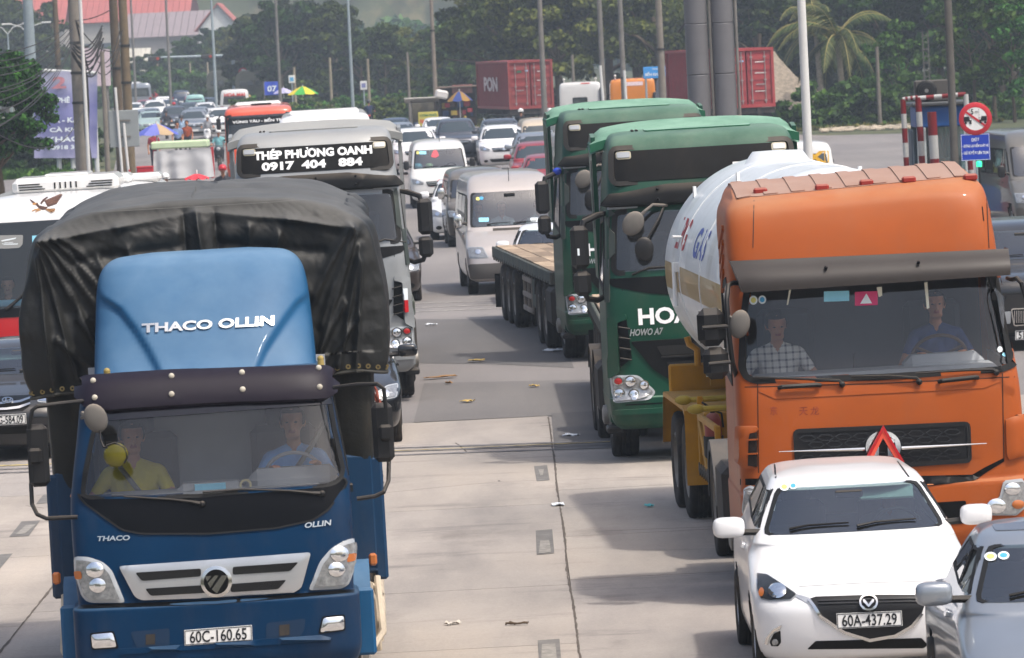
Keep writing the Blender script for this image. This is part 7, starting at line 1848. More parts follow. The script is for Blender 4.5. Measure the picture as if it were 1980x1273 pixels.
def army(px,d,label,yaw=.0):
 p=gp(px,d);t=thing('lorry',label,'truck',p,yaw)
 OL=M('olive_paint','39412f',.7,var=.15);CV=M('olive_canvas','4b4d45',.9,var=.2)
 class W_:root=t
 mb=MB();mb.rbox((0,3.5,1.5),(2.4,7,.7),.05);obj('bed',mb,OL,t)
 mb=MB();mb.grid(lambda u,v:(1.2*math.copysign(abs(math.cos(math.pi*u))**.45,math.cos(math.pi*u)),6.9*v,1.85+1.45*math.sin(math.pi*u)**.5+.05*math.sin(9*math.pi*v)),20,14);mb.prism([(1.2*math.copysign(abs(math.cos(math.pi*i/14))**.45,math.cos(math.pi*i/14)),1.85+1.45*math.sin(math.pi*i/14)**.5)for i in range(15)],.0,.04);obj('canvas_cover',mb,CV,t,60)
 for x in(-.6,.0,.6):obj('rear_window',MB().box((x,-.02,2.35),(.42,.03,.35)),M('shut_glass','27302f',.04,var=.15,vscale=1.2,coat=.5,spec=1.0),t,0)
 for s_ in(-1,1):
  for y in(1.0,2.3,6.2):wheel(W_,s_*1.0,y,.5,.3,'truck_rear')
 return t
army(487,445,'dark olive covered lorry far down the road beside the blue stall',.0);army(430,468,'second olive covered lorry just left of the first, behind the thin lamp post',.05)
# ================================================================ poles, signs, booth, stalls, buildings
CONCP=M('pole_concrete','756f66',.85,var=.2,vscale=3,grime=.25);BROWNP=M('pole_brown','675a45',.9,var=.25,vscale=3,grime=.3)
GALV=M('galvanised_pole','9aa6ab',.5,metal=.3,var=.12,grime=.15);WHITEP=M('white_post_paint','c9c9c6',.5,var=.06,grime=.2);DARKP=M('grey_pole','6e6b66',.8,var=.2,grime=.2)
WIRE=M('cable_black','2b2a29',.8,var=.1)
def pole(label,px,d,r0,r1,h,m,group=None,name='utility_pole',cat='pole',z=None,tilt=0.0,bands=(),lamp=False,arm=False):
 p=gp(px,d,0.0);p.z=earth_z(p.x,p.y)if z is None else z
 t=thing(name,label,cat,p,0,group);t.rotation_euler=(0,tilt,0)
 mb=MB();n=8;mb.tube([(0,0,h*i/n)for i in range(n+1)],[r0+(r1-r0)*i/n for i in range(n+1)],14);obj('shaft',mb,m,t)
 for zz in bands:obj('clamp',MB().lathe([(r0+.012,-.05),(r0+.02,0),(r0+.012,.05)],(0,0,zz),'z',14),WIRE,t)
 if arm:
  mb=MB();mb.rbox((0,0,h-.5),(1.6,.1,.12),.02)
  for x in(-.7,-.35,.35,.7):mb.cyl((x,0,h-.44),(x,0,h-.28),.04)
  obj('crossarm',mb,DARKP,t)
 if lamp:
  mb=MB();mb.tube([(0,0,h),(-.4,-.2,h+.35),(-1.4,-.5,h+.5)],.05,8);mb.rbox((-1.6,-.55,h+.5),(.6,.2,.12),.04);obj('lamp_arm',mb,m,t)
 return t
LP='poles along the road behind the queue'
pole('white tapering lamp post rising behind the gas tank',1577,95,.085,.06,9,WHITEP,name='lamp_post')
pole('thick weathered concrete pole standing beside the toll booth and round sign',1852,131,.095,.085,9,M('pole_dark','55524d',.85,var=.2))
pole('stout grey concrete pole in front of the blue notice board',1286,240,.17,.12,9,CONCP,LP,bands=(4.2,))
pole('brownish pole in front of the amber lorry',1210,285,.15,.12,9,DARKP,LP,bands=(3.4,))
pole('grey pole in front of the white lorry right side',1170,285,.15,.12,9,DARKP,LP)
pole('pale thin strut leaning on the pole beside the white lorry',1172,283,.08,.07,4.0,WHITEP,name='pole_strut',tilt=-.035)
pole('pale thin strut leaning on the pole in front of the amber lorry',1214,283,.08,.07,3.7,WHITEP,name='pole_strut',tilt=-.01)
pole('short pale pole standing behind the white lorry roof',1112,335,.12,.09,4.6,CONCP,LP)
pole('tall grey pole in front of the red container doors',1056,262,.14,.1,10,DARKP,LP)
pole('tall thin brown pole by the white awning stall',845,335,.14,.09,12,M('pole_tan','7b7166',.85,var=.2),LP,bands=(5.6,))
pole('short pale pole with a lamp at its head left of the awning stall',794,340,.10,.08,4.4,CONCP,LP)
pole('pale blue galvanised lamp post in front of the broad trees',684,372,.12,.07,11,GALV,LP,name='lamp_post')
pole('thin brown pole next to the yellow green parasol',544,400,.13,.08,11,DARKP,LP)
pole('pale blue galvanised lamp post beside the red roofed house',420,400,.12,.07,11,GALV,LP,name='lamp_post')
pole('thin brown pole between the far cars and the traffic mast',332,430,.12,.08,11,DARKP,LP)
pole('thin brown pole directly right of the brown twin poles',264,470,.12,.08,11,DARKP,LP)
for i,(px_,d_,h_)in enumerate(((573,405,3.6),(643,385,4.2),(716,380,4.0),(532,470,3.6),(405,520,4),(371,530,4),(308,560,4))):
 pole(['short wooden pole right of the yellow green parasol','short wooden pole in the scrub midway to the lamp post','short wooden pole beside the small white sign','short wooden pole behind the blue banner','short wooden pole beneath the traffic mast','short wooden pole left of the mast upright','short wooden pole farthest left under the mast'][i],px_,d_,.11,.09,h_,M('pole_wood','8f8672',.9,var=.25),'short wooden poles on the verge')
pole('short pale concrete pole beside the coconut palm',1702,266,.10,.08,3.75,CONCP)
t=thing('lattice_pole','dark lattice pole rising behind the air conditioner','pole',gp(1797,250))
mb=MB()
for x in(-.12,.12):mb.box((x,0,2.2),(.05,.05,4.4))
for i in range(14):mb.box((0,0,.3+i*.3),(.22,.04,.05))
obj('lattice',mb,M('lattice_grey','55544f',.8,var=.2),t)
pole('thick pale concrete pole wrapped with black cable bundle at left',160,228,.25,.23,9,CONCP,bands=(3.2,4.4,5.6),arm=True)
pole('slim white pipe standing beside the thick concrete pole',173,226,.075,.065,9,WHITEP,name='pipe_post')
pole('left one of the brown twin poles behind the grey sign back',236,232,.2,.17,9,M('pole_brown_dark','5d5142',.9,var=.25),bands=(4.5,))
pole('right one of the brown twin poles behind the grey sign back',254,231,.2,.17,9,BROWNP,bands=(3.9,5.4))
pole('slender grey concrete pole between billboard and grey sign back',210,224,.11,.085,5.2,CONCP)
pole('brown pole with dark fittings behind the thick concrete pole',121,300,.16,.13,10,M('pole_brown_dark','5d5142',.9,var=.25),bands=(4,4.3,4.6))
pole('big grey mast far behind the left tree',66,420,.42,.36,14,M('mast_grey','7f8a8f',.7,var=.1),name='mast')
for px_ in(23,60):
 t=pole(('left' if px_<40 else 'right')+' double armed street lamp far behind the leafy tree',px_,520,.10,.07,7.5,GALV,'double armed lamps',name='street_lamp',cat='lamp',z=0)
 mb=MB()
 for s_ in(-1,1):mb.tube([(0,0,7.4),(s_*.5,0,8.0),(s_*1.5,0,8.3)],.05,6);mb.rbox((s_*1.8,0,8.3),(.9,.3,.16),.05)
 obj('lamp_arms',mb,WHITEP,t)
p0=gp(160,227.6)
mb=MB();rnd=random.Random(4)
for k in range(7):
 mb.tube([(p0.x+.25+.05*math.sin(k+i*.9)+.02*k,p0.y-.25,4.6-i*.45)for i in range(11)],.03+.012*(k%3),6)
mb.rbox((p0.x+.34,p0.y-.25,3.7),(.2,.2,1.1),.06)
tag(obj('cable_bundle',mb,WIRE),'black cable bundle hanging down the thick concrete pole','cables')
def wire(label,a,b,sag,r=.022):
 mb=MB();n=18;pts=[]
 for i in range(n+1):
  t_=i/n;q=a.lerp(b,t_);q.z-=sag*4*t_*(1-t_);pts.append(q)
 mb.tube(pts,r,5);return tag(obj('overhead_wire',mb,WIRE),label,'wire','overhead wires at the left poles')
top=at(143,40,226)
wl=[(0,108,205,.3),(0,122,203,.4),(0,134,201,.5),(0,150,199,.5),(0,177,197,.6),(0,184,195,.6),(0,202,193,.6),(0,222,191,.7),(0,254,188,.7),(0,262,186,.5)]
for i,(x,y,d_,sg)in enumerate(wl):
 wire(['topmost','second from top','third from top','fourth from top','fifth from top','sixth from top','seventh from top','eighth from top','second lowest','lowest'][i]+' of the sagging wires fanning left from the thick concrete pole',at(x-30,y,d_-98),at(140+i%3,42+5*i,226),sg*.8,.014)
wire('long low wire hanging across the leafy tree toward the slim pipe',at(-20,250,98),at(160,215,226),.8,.014)
mb=MB();rnd=random.Random(11)
for k in range(9):
 a=at(142+rnd.uniform(-4,4),85+3*k,226);b=at(196+rnd.uniform(-4,6),50+6*k,228);pts=[]
 for i in range(15):
  t_=i/14;q=a.lerp(b,t_);q.z-=(.9+.12*k)*4*t_*(1-t_)*.5;pts.append(q)
 mb.tube(pts,.035,5)
tag(obj('cable_bundle',mb,WIRE),'thick tangle of black cables slung between concrete pole and brown poles','cables')
for i,(a,b,sg)in enumerate(((at(146,40,226),at(212,20,231),.1),(at(146,40,226),at(230,95,231),.5),(at(190,120,228),at(232,60,231),.5),(at(190,140,228),at(236,75,231),.6),(at(205,130,228),at(238,50,231),.4),(at(146,40,226),at(170,135,227),.1),(at(148,42,226),at(176,150,227),.1))):
 wire(['high wire from the concrete pole to the twin brown poles','slack wire from the concrete pole to the left twin pole','wire rising from the cable tangle to the left twin pole','lower wire rising from the cable tangle to the right twin pole','steep wire from the slender grey pole up the twin poles','short wire dropping from the pole head to the cable bundle','second short wire dropping from the pole head to the tangle'][i],a,b,sg)
t=thing('billboard','large faded violet banner billboard with white letters behind the left poles','billboard',gp(133,246))
o=t.location.copy()
def B(px_,py_,dy=0.0):q=at(px_,py_,246+dy)-o;return q
mb=MB();mb.grid(lambda u,v:tuple(B(66+122*u,306-(172-8*u)*v,.06*noise.noise((u*5,v*4,0))+.05*math.sin(9*u))),24,24)
m=bpy.data.materials.new('banner_print');m.use_nodes=True;nt=m.node_tree;bb=nt.nodes['Principled BSDF']
tc=nt.nodes.new('ShaderNodeTexCoord');sx=nt.nodes.new('ShaderNodeSeparateXYZ');nt.links.new(tc.outputs['Generated'],sx.inputs[0])
cr=ramp(nt,sx.outputs[2],[(0.0,lin('8f8fb4')),(.35,lin('5f619c')),(.6,lin('6567a2')),(.8,lin('8a8cb2')),(.85,lin('9a9bb4'))])
nt.links.new(mix_rgb(nt,ramp(nt,tex(nt,1.2,5),[(.3,0.0),(.8,.25)]),cr,lin('d0cfd8')),bb.inputs['Base Color']);bb.inputs['Roughness'].default_value=.6
obj('banner',mb,m,t,180)
cb=lambda u,v:(B(u,v,-.14),Vector((0,-1,0)))
for s_,q,mm in(('2',[(100,172),(128,171),(128,148),(102,149)],M('print_salmon','b77c84',.7,var=.15)),('CÀ PHÊ',[(88,200),(135,199),(135,186),(88,187)],STICK_W),('A - KARA',[(104,238),(172,236),(172,226),(104,228)],STICK_W),('CÀ KHỎE',[(96,256),(172,254),(172,243),(96,245)],STICK_W),('KHÁCH',[(92,276),(168,273),(168,260),(92,263)],STICK_W),('0918 338',[(100,290),(160,288),(160,280),(100,282)],STICK_W)):
 obj('lettering',text_on(cb,s_,q,.03,0,0),mm,t,0)
mb=MB()
for px_ in(113,140,186):a=B(px_,300);a.z=0;b_=B(px_-8,140);mb.cyl((a.x,.2,0),(a.x,.2,b_.z),.11,n=10)
mb.tube([B(66,136)+Vector((0,.05,0)),B(188,142)+Vector((0,.05,0))],.08,8)
obj('posts',mb,M('post_white','b9bcbb',.7,var=.1,grime=.3),t)
t=thing('billboard','pinkish white banner farther behind the grey sign back','billboard',gp(180,330));o2=t.location.copy()
mb=MB();q4=[at(150,168,330)-o2,at(214,166,330)-o2,at(212,96,330)-o2,at(148,92,330)-o2];mb.add([tuple(q)for q in q4]+[tuple(q+Vector((0,.1,0)))for q in q4],[(0,1,2,3),(7,6,5,4),(0,4,5,1),(1,5,6,2),(2,6,7,3),(3,7,4,0)]);obj('banner',mb,M('banner_pink','c5b3bb',.7,var=.12,vscale=1),t,0)
mb=MB()
for k in(0,1):mb.cyl((q4[k].x*.8,.2,0),(q4[k].x*.8,.2,q4[2].z),.1,n=8)
obj('posts',mb,DARKP,t)
t=thing('road_sign','large grey back of a road sign on white posts at left','sign',gp(238,221));o3=t.location.copy()
a,b_=at(213,286,221)-o3,at(267,212,221)-o3
mb=MB();mb.rbox(((a.x+b_.x)/2,0,(a.z+b_.z)/2),(b_.x-a.x,.05,b_.z-a.z),.02);obj('sign_back',mb,M('sign_back_grey','868c8c',.6,var=.06,grime=.1),t)
mb=MB()
for zz in(.28,.72):mb.box(((a.x+b_.x)/2,-.045,a.z+(b_.z-a.z)*zz),((b_.x-a.x)*.45,.04,.07))
obj('brackets',mb,DARKP,t)
mb=MB()
for x in(.38,.6):mb.cyl((a.x+(b_.x-a.x)*x,-.1,0),(a.x+(b_.x-a.x)*x-.12,-.1,b_.z+(.9 if x<.5 else-.5)),.055,n=10)
obj('posts',mb,WHITEP,t)
mb=MB();mb.cyl((a.x+(b_.x-a.x)*.6,-.1,.02),(a.x+(b_.x-a.x)*.6,-.1,.55),.062,n=10);obj('red_post_foot',mb,M('post_red','a3242a',.6),t)
t=thing('market_stall','roadside stall with pale green canopy and hanging grey white sheets','stall',gp(352,224));o4=t.location.copy()
def Sx(px_,py_,d_=224):return at(px_,py_,d_)-o4
c0,c1=Sx(292,290),Sx(402,268);mb=MB();mb.rbox(((c0.x+c1.x)/2,.6,(c0.z+c1.z)/2-.02),(c1.x-c0.x,1.5,c1.z-c0.z-.05),.05);obj('canopy',mb,M('pale_green_board','b9cba6',.7,var=.06),t)
s0,s1=Sx(300,344),Sx(408,290)
mb=MB();mb.grid(lambda u,v:(s0.x+(s1.x-s0.x)*(u+(.04*(1-v)*(u-.5)*2)),-.1+.10*math.sin(22*u+2*math.sin(5*u))*(1.1-v)+.03*noise.noise((u*6,v*4,1)),(s1.z)*v+.05),60,14);obj('hanging_sheet',mb,M('sheet_grey_white','b9babb',.8,var=.04),t,180)
mb=MB()
for x in(s0.x,s1.x):
 for y in(.0,1.2):mb.cyl((x,y,0),(x,y,s1.z+.1),.04,n=8)
obj('posts',mb,M('post_red','a3242a',.6),t);obj('back_sheet',MB().box(((s0.x+s1.x)/2,1.25,s1.z/2),(s1.x-s0.x,.03,s1.z)),M('sheet_grey','6f7071',.8,var=.2),t)
t=thing('cool_box','red drinks box with white print beside the pale green stall','box',gp(282,221));w_=32/49.7
obj('box',MB().rbox((0,0,.3),(w_,.45,.6),.04),M('coolbox_red','ae1f2b',.5,var=.08),t);obj('lid',MB().rbox((0,0,.62),(w_+.03,.48,.07),.02),M('coolbox_red','ae1f2b',.5,var=.08),t);obj('print',MB().prism([(-.1,.2),(.22,.12),(.25,.2),(.1,.3),(-.15,.34)],-.232,-.228),STICK_W,t,0)
def parasol(label,px_,py_,d_,rpx,cols,hz=.35,hh=None):
 q=at(px_,py_,d_);t=thing('parasol',label,'parasol',(q.x,q.y,earth_z(q.x,q.y)),0);zt=q.z-t.location.z;r=rpx*d_/FPX
 n=8
 for i in range(n):
  a0,a1=2*math.pi*i/n+.2,2*math.pi*(i+1)/n+.2;mb=MB()
  mb.grid(lambda u,v:((r*u)*math.cos(a0+(a1-a0)*v),(r*u)*math.sin(a0+(a1-a0)*v),zt-r*hz*(u**1.4)-.05*u*math.sin(math.pi*v)),5,4)
  obj('canopy_panel',mb,M('parasol_'+cols[i%len(cols)],cols[i%len(cols)],.8,var=.08),t,180)
 mb=MB();mb.cyl((0,0,0),(0,0,zt+.1),.03,n=8);obj('pole',mb,WHITEP,t)
 mb=MB()
 for i in range(n):
  a0=2*math.pi*i/n+.2;mb.tube([(0,0,zt-r*hz*.9),(r*.5*math.cos(a0),r*.5*math.sin(a0),zt-r*hz*.42)],.012,5)
 obj('ribs',mb,DARKP,t);return t
parasol('beige and blue parasol on the left roadside',302,239,240,42,('a58d6d','5560b0','6b70b4'),.5)
parasol('yellow and green parasol on the far verge',585,167,400,30,('c9b52c','3f9a3e'),.5)
parasol('lilac parasol left of the yellow green one',548,170,410,20,('a6a2bf',),.5)
parasol('yellow and blue parasol in front of the dark shop',888,176,322,25,('8a6a30','2c3f78'),.75)
def mini_shop(label,x0,x1,ytop,ybot,d_,m,name='kiosk'):
 a,b_=at(x0,ybot,d_),at(x1,ytop,d_);t=thing(name,label,'kiosk',((a.x+b_.x)/2,d_,earth_z(a.x,d_)),0);h_=b_.z-t.location.z;w=b_.x-a.x
 mb=MB();mb.box((0,1.6,h_/2),(w,.06,h_));mb.box((-w/2,.8,h_/2),(.06,1.6,h_));mb.box((w/2,.8,h_/2),(.06,1.6,h_));obj('walls',mb,m,t);return t,w,h_
t,w,h_=mini_shop('dark kiosk crammed with red and blue goods beside the red container',852,918,168,240,330,M('kiosk_dark','2b2722',.9,var=.2))
obj('roof',MB().rbox((0,.7,h_+.04),(w+.3,2.0,.08),.02),M('tin_rust','6f5f55',.8,var=.3),t)
rnd=random.Random(3)
for i in range(26):
 c_=rnd.choice(['8c2430','2c4a78','b9a04a','3b5a3c','8a8a86','a23a44','5a3f30']);obj('goods',MB().rbox((rnd.uniform(-w/2+.2,w/2-.2),rnd.uniform(.3,1.3),rnd.choice((.35,.8,1.25))+rnd.uniform(-.1,.1)),(rnd.uniform(.15,.4),.25,rnd.uniform(.2,.4)),.03),M('goods_'+c_,c_,.7,var=.2),t)
obj('sheet_roof',MB().rbox((-.9,-.4,h_-.35),(.75,.9,.5),.1,Matrix.Rotation(.25,3,'Y')),M('sheet_white','c9c6c2',.8,var=.1),t)
obj('sign_board',MB().rbox((.3,.0,h_-.1),(1.2,.05,.5),.02),M('sign_faded_red','7d5550',.8,var=.3,vscale=6),t)
t,w,h_=mini_shop('small stall with white tin awning on thin posts left of the dark kiosk',797,850,196,240,334,M('stall_back','6b6657',.9,var=.3))
obj('awning',MB().rbox((-.1,.1,h_+.12),(w+.6,2.2,.08),.02,Matrix.Rotation(-.12,3,'X')),M('tin_white','bdb9b2',.7,var=.12,grime=.2),t)
mb=MB()
for x in(-w/2,w/2):mb.cyl((x,-.8,0),(x,-.8,h_+.1),.04,n=8)
obj('posts',mb,DARKP,t)
q=gp(829,326);t=thing('sign_board','yellow stall sign with green and red lettering standing on the verge','sign',(q.x,q.y,earth_z(q.x,q.y)))
obj('board',MB().rbox((0,0,.55),(1.15,.05,.8),.02),M('sign_yellow','b9b054',.7,var=.1),t)
cf=lambda u,v:(Vector((u,-.03,v)),Vector((0,-1,0)))
obj('lettering',text_on(cf,'CƠM PHỞ',[(-.48,.70),(.48,.70),(.48,.86),(-.48,.86)],.04,0,.006),M('print_green_dark','1f6a46',.7),t,0);obj('lettering',text_on(cf,'Nước mía',[(-.48,.30),(.48,.30),(.48,.58),(-.48,.58)],.04,0,.006),M('ink_red_bright','c23a32',.6),t,0)
mb=MB();mb.box((-.45,.02,.1),(.05,.05,.3));mb.box((.45,.02,.1),(.05,.05,.3));obj('legs',mb,DARKP,t)
def small_sign(label,px_,py0,py1,d_,wpx,m,round_=False,m2=None):
 q=at(px_,(py0+py1)/2,d_);g=earth_z(q.x,d_);t=thing('road_sign',label,'sign',(q.x,d_,g));hh=(py1-py0)*d_/FPX;w=wpx*d_/FPX;z=q.z-g
 if round_:
  obj('face',MB().lathe([(.001,-.03),(w/2*.72,-.03),(w/2*.72,0)],(0,0,z),'y',24),WHITEPL,t);obj('rim',MB().lathe([(w/2*.7,-.034),(w/2,-.034),(w/2,.01),(w/2*.7,.01)],(0,0,z),'y',24,False),m,t);obj('bar',MB().box((0,-.045,z),(w*.75,.01,w*.1),Matrix.Rotation(.75,3,'Y')),m,t)
 else:
  obj('face',MB().rbox((0,0,z),(w,.04,hh),.02),m,t)
  if m2:obj('print',MB().rbox((0,-.025,z),(w*.6,.01,hh*.5),.005),m2,t)
 mb=MB();mb.cyl((0,.05,0),(0,.05,z+hh/2),.05,n=8);obj('post',mb,GALV,t)
small_sign('small white sign with blue print on the verge left of the lamp post',564,146,161,402,12,WHITEPL,m2=STICK_B);small_sign('small white sign beside the pale blue lamp post',703,157,174,371,13,WHITEPL,m2=M('print_violet','7a80b0',.7))
small_sign('round red rimmed prohibition sign far away below the traffic mast',470,131,150,452,19,M('sign_red','b02530',.5),True);small_sign('small blue sign right of the far round sign',484,132,148,455,9,STICK_B)
q=at(526,171,425);t=thing('banner','blue banner hung at the far stall right of the olive lorry','banner',(q.x,q.y,0));obj('cloth',MB().grid(lambda u,v:(-.6+1.2*u,.06*math.sin(6*u),q.z-.5+1.0*v),10,6),M('banner_blue','2f4fc0',.7,var=.1),t,180);mb=MB()
for x in(-.6,.6):mb.cyl((x,0,0),(x,0,q.z+.5),.04,n=6)
obj('poles',mb,DARKP,t);cf2=lambda u,v:(Vector((u,-.1,v)),Vector((0,-1,0)));obj('lettering',text_on(cf2,'07',[(-.35,q.z-.25),(.35,q.z-.25),(.35,q.z+.2),(-.35,q.z+.2)],.03,0,.0),STICK_W,t,0)
t,w,h_=mini_shop('dark green far stall beneath the yellow green parasol',545,600,190,218,405,M('stall_green','27302a',.9,var=.3));obj('counter',MB().rbox((0,-.1,.5),(w*.9,.5,.9),.03),M('counter_green','3b4c3c',.8,var=.3),t);obj('roof',MB().box((0,.8,h_+.03),(w,1.7,.05)),M('stall_green','27302a',.9,var=.3),t)
a,b_=at(286,112,455),at(450,105,455);t=thing('signal_mast','long galvanised traffic signal mast reaching over the far road','mast',(b_.x,455,0))
mb=MB();mb.tube([(0,0,0),(0,0,b_.z)],[.17,.14],12);obj('upright',mb,GALV,t);mb=MB();mb.tube([(0,0,b_.z-.1),((a.x-b_.x),0,a.z)],[.13,.07],10);obj('boom',mb,GALV,t)
for k in(.3,.92):mb=MB();mb.rbox(((a.x-b_.x)*k,-.1,b_.z-.1+(a.z-b_.z)*k),(1.0,.18,.36),.05);s_=obj('signal_head',mb,M('signal_black','3b3a38',.6),t);obj('signal_lamp',MB().lathe([(.001,-.02),(.12,-.02),(.12,.0)],((a.x-b_.x)*k+.25,-.2,b_.z-.1+(a.z-b_.z)*k),'y',14),M('signal_red','a8402c',.4),s_)
for i,px_ in enumerate((1356,1406)):
 q=gp(px_+8,140);t=thing('column',['left one of two thick grey steel columns right of the yellow lorry','right one of two thick grey steel columns, in front of the bright red container'][i],'column',q,0,'twin grey columns');r_=.285
 zc=[0,1.35,2.6,3.85,5.1,6.35,7.6,8.85]
 for a_,b2 in zip(zc,zc[1:]):obj('casing',MB().lathe([(r_-.02,a_+.0),(r_,a_+.02),(r_,b2-.02),(r_-.02,b2-.0)],(0,0,0),'z',36),M('column_grey','6a696b',.45,metal=.2,var=.06,grime=.08),t)
 obj('downpipe',MB().cyl((r_+.05,-.1,0),(r_+.05,-.1,8.8),.04,n=8),DARKP,t)
 obj('core',MB().cyl((0,0,0),(0,0,8.8),r_-.03,n=20),BLACKP,t)
def booth():
 d=135.0;s=FPX/d;q=gp(1820,d);t=thing('toll_booth','blue toll booth with red and white guard posts at right','booth',q)
 def X(px_):return(at(px_,260,d).x-q.x)
 def Z(px_,py_):return at(px_,py_,d).z
 x0,x1=X(1772),X(1868);zt=Z(1815,205)
 BLU=M('booth_blue','1d4f8c',.5,var=.08,grime=.1)
 mb=MB();mb.rbox(((x0+x1)/2,.9,zt-.25),(x1-x0,1.8,.5),.03);obj('fascia',mb,BLU,t)
 obj('base',MB().rbox(((x0+x1)/2,.9,.5),(x1-x0,1.8,1.0),.03),BLU,t)
 obj('back_wall',MB().box(((x0+x1)/2,1.75,zt/2),(x1-x0,.05,zt)),M('booth_grey','3f4c50',.7),t)
 obj('window',MB().box(((x0+x1)/2,.02,(zt+.5)/2),(x1-x0-.05,.01,zt-1.5)),glass('booth_glass',(.45,.66,.68),.10,.02,.10),t,0)
 mb=MB();mb.grid(lambda u,v:(X(1800)+(x1-X(1800))*u*.85,.12+.02*math.sin(60*u),zt-.5-.75*v),60,2);obj('curtain',mb,M('curtain_teal','9cc3bf',.8,var=.05),t,180)
 mb=MB()
 for x in(x0+.03,X(1788),x1-.03):mb.rbox((x,.0,(zt+.5)/2),(.05,.06,zt-1.5),.01)
 obj('window_frame',mb,M('frame_white','b5bdbd',.5),t)
 obj('roof',MB().rbox(((x0+x1)/2,.9,zt+.05),(x1-x0+.2,2.1,.1),.03),M('booth_roof','4a4d4f',.6),t)
 RED_,WHT=M('guard_red','6a0f14',.5,var=.08),M('guard_white','a3a3a0',.5,var=.08)
 def banded(name,pts,r,n,first=0):
  P=[Vector(p)for p in pts];Ls=[(b-a).length for a,b in zip(P,P[1:])];tot=sum(Ls)
  def ev(u):
   L=u*tot
   for(a,b),l in zip(zip(P,P[1:]),Ls):
    if L<=l+1e-9:return a.lerp(b,L/l)
    L-=l
   return P[-1]
  for i in range(n):obj(name,MB().tube([ev((i+k/3)/n)for k in range(4)],r,12),RED_ if(i+first)%2==0 else WHT,t)
 zp=Z(1747,192)
 banded('guard_post',[(X(1750),-.3,0),(X(1747),-.3,zp)],.065,9,0)
 banded('guard_post',[(X(1781),-.35,0),(X(1776),-.35,Z(1776,188))],.075,9,0)
 banded('guard_post',[(X(1803),-.7,0),(X(1799),-.7,Z(1799,216))],.11,5,0)
 banded('guard_rail',[(X(1776),-.35,Z(1776,190)),(X(1868),-.35,Z(1868,182))],.055,6,1)
 banded('guard_rail',[(X(1747),-.3,zp),(X(1776),-.35,Z(1776,188))],.05,6,1)
 banded('guard_post',[(X(1874),-.35,0),(X(1868),-.35,Z(1868,182))],.065,7,1)
 obj('side_door',MB().rbox((X(1764),.5,1.2),(.06,1.0,2.3),.02),M('door_slate','454f5a',.6),t)
 ac=thing('air_conditioner','outdoor air conditioner unit with round fan on the toll booth roof','air conditioner',q+Vector((X(1806),.2,zt+.1)))
 obj('casing',MB().rbox((0,.15,.26),(.80,.34,.52),.03),M('ac_beige','4a4743',.6,var=.1,grime=.15),ac)
 obj('fan_grille',MB().lathe([(.001,-.03),(.225,-.03),(.25,-.01),(.25,.0)],(-.12,-.02,.27),'y',28),M('fan_black','161616',.5),ac);obj('fan_hub',MB().lathe([(.001,-.045),(.05,-.045),(.05,-.03)],(-.12,-.02,.27),'y',14),M('fan_hub','6b6b69',.5),ac)
 for k in(.09,.14,.19):obj('fan_ring',MB().tube([(-.12+k*math.cos(a_),-.055,.27+k*math.sin(a_))for a_ in(2*math.pi*i/24 for i in range(24))],.006,5,closed=True),M('fan_ring','2f2f2f',.5),ac)
 person('attendant in dark clothes seated inside the toll booth',Matrix.Translation(q+Vector((X(1829),.75,.98)))@Matrix.Rotation(R(-60),4,'Z'),cloth('dark_shirt','25272c'),(((-.33,-.14,.2),(-.22,-.36,.3)),((.33,-.14,.2),(.22,-.36,.3))),voxel=.016,legs_on=False)
 obj('counter_screen',MB().rbox((X(1817),.3,1.25),(.3,.05,.36),.02),WHITEPL,t)
booth()
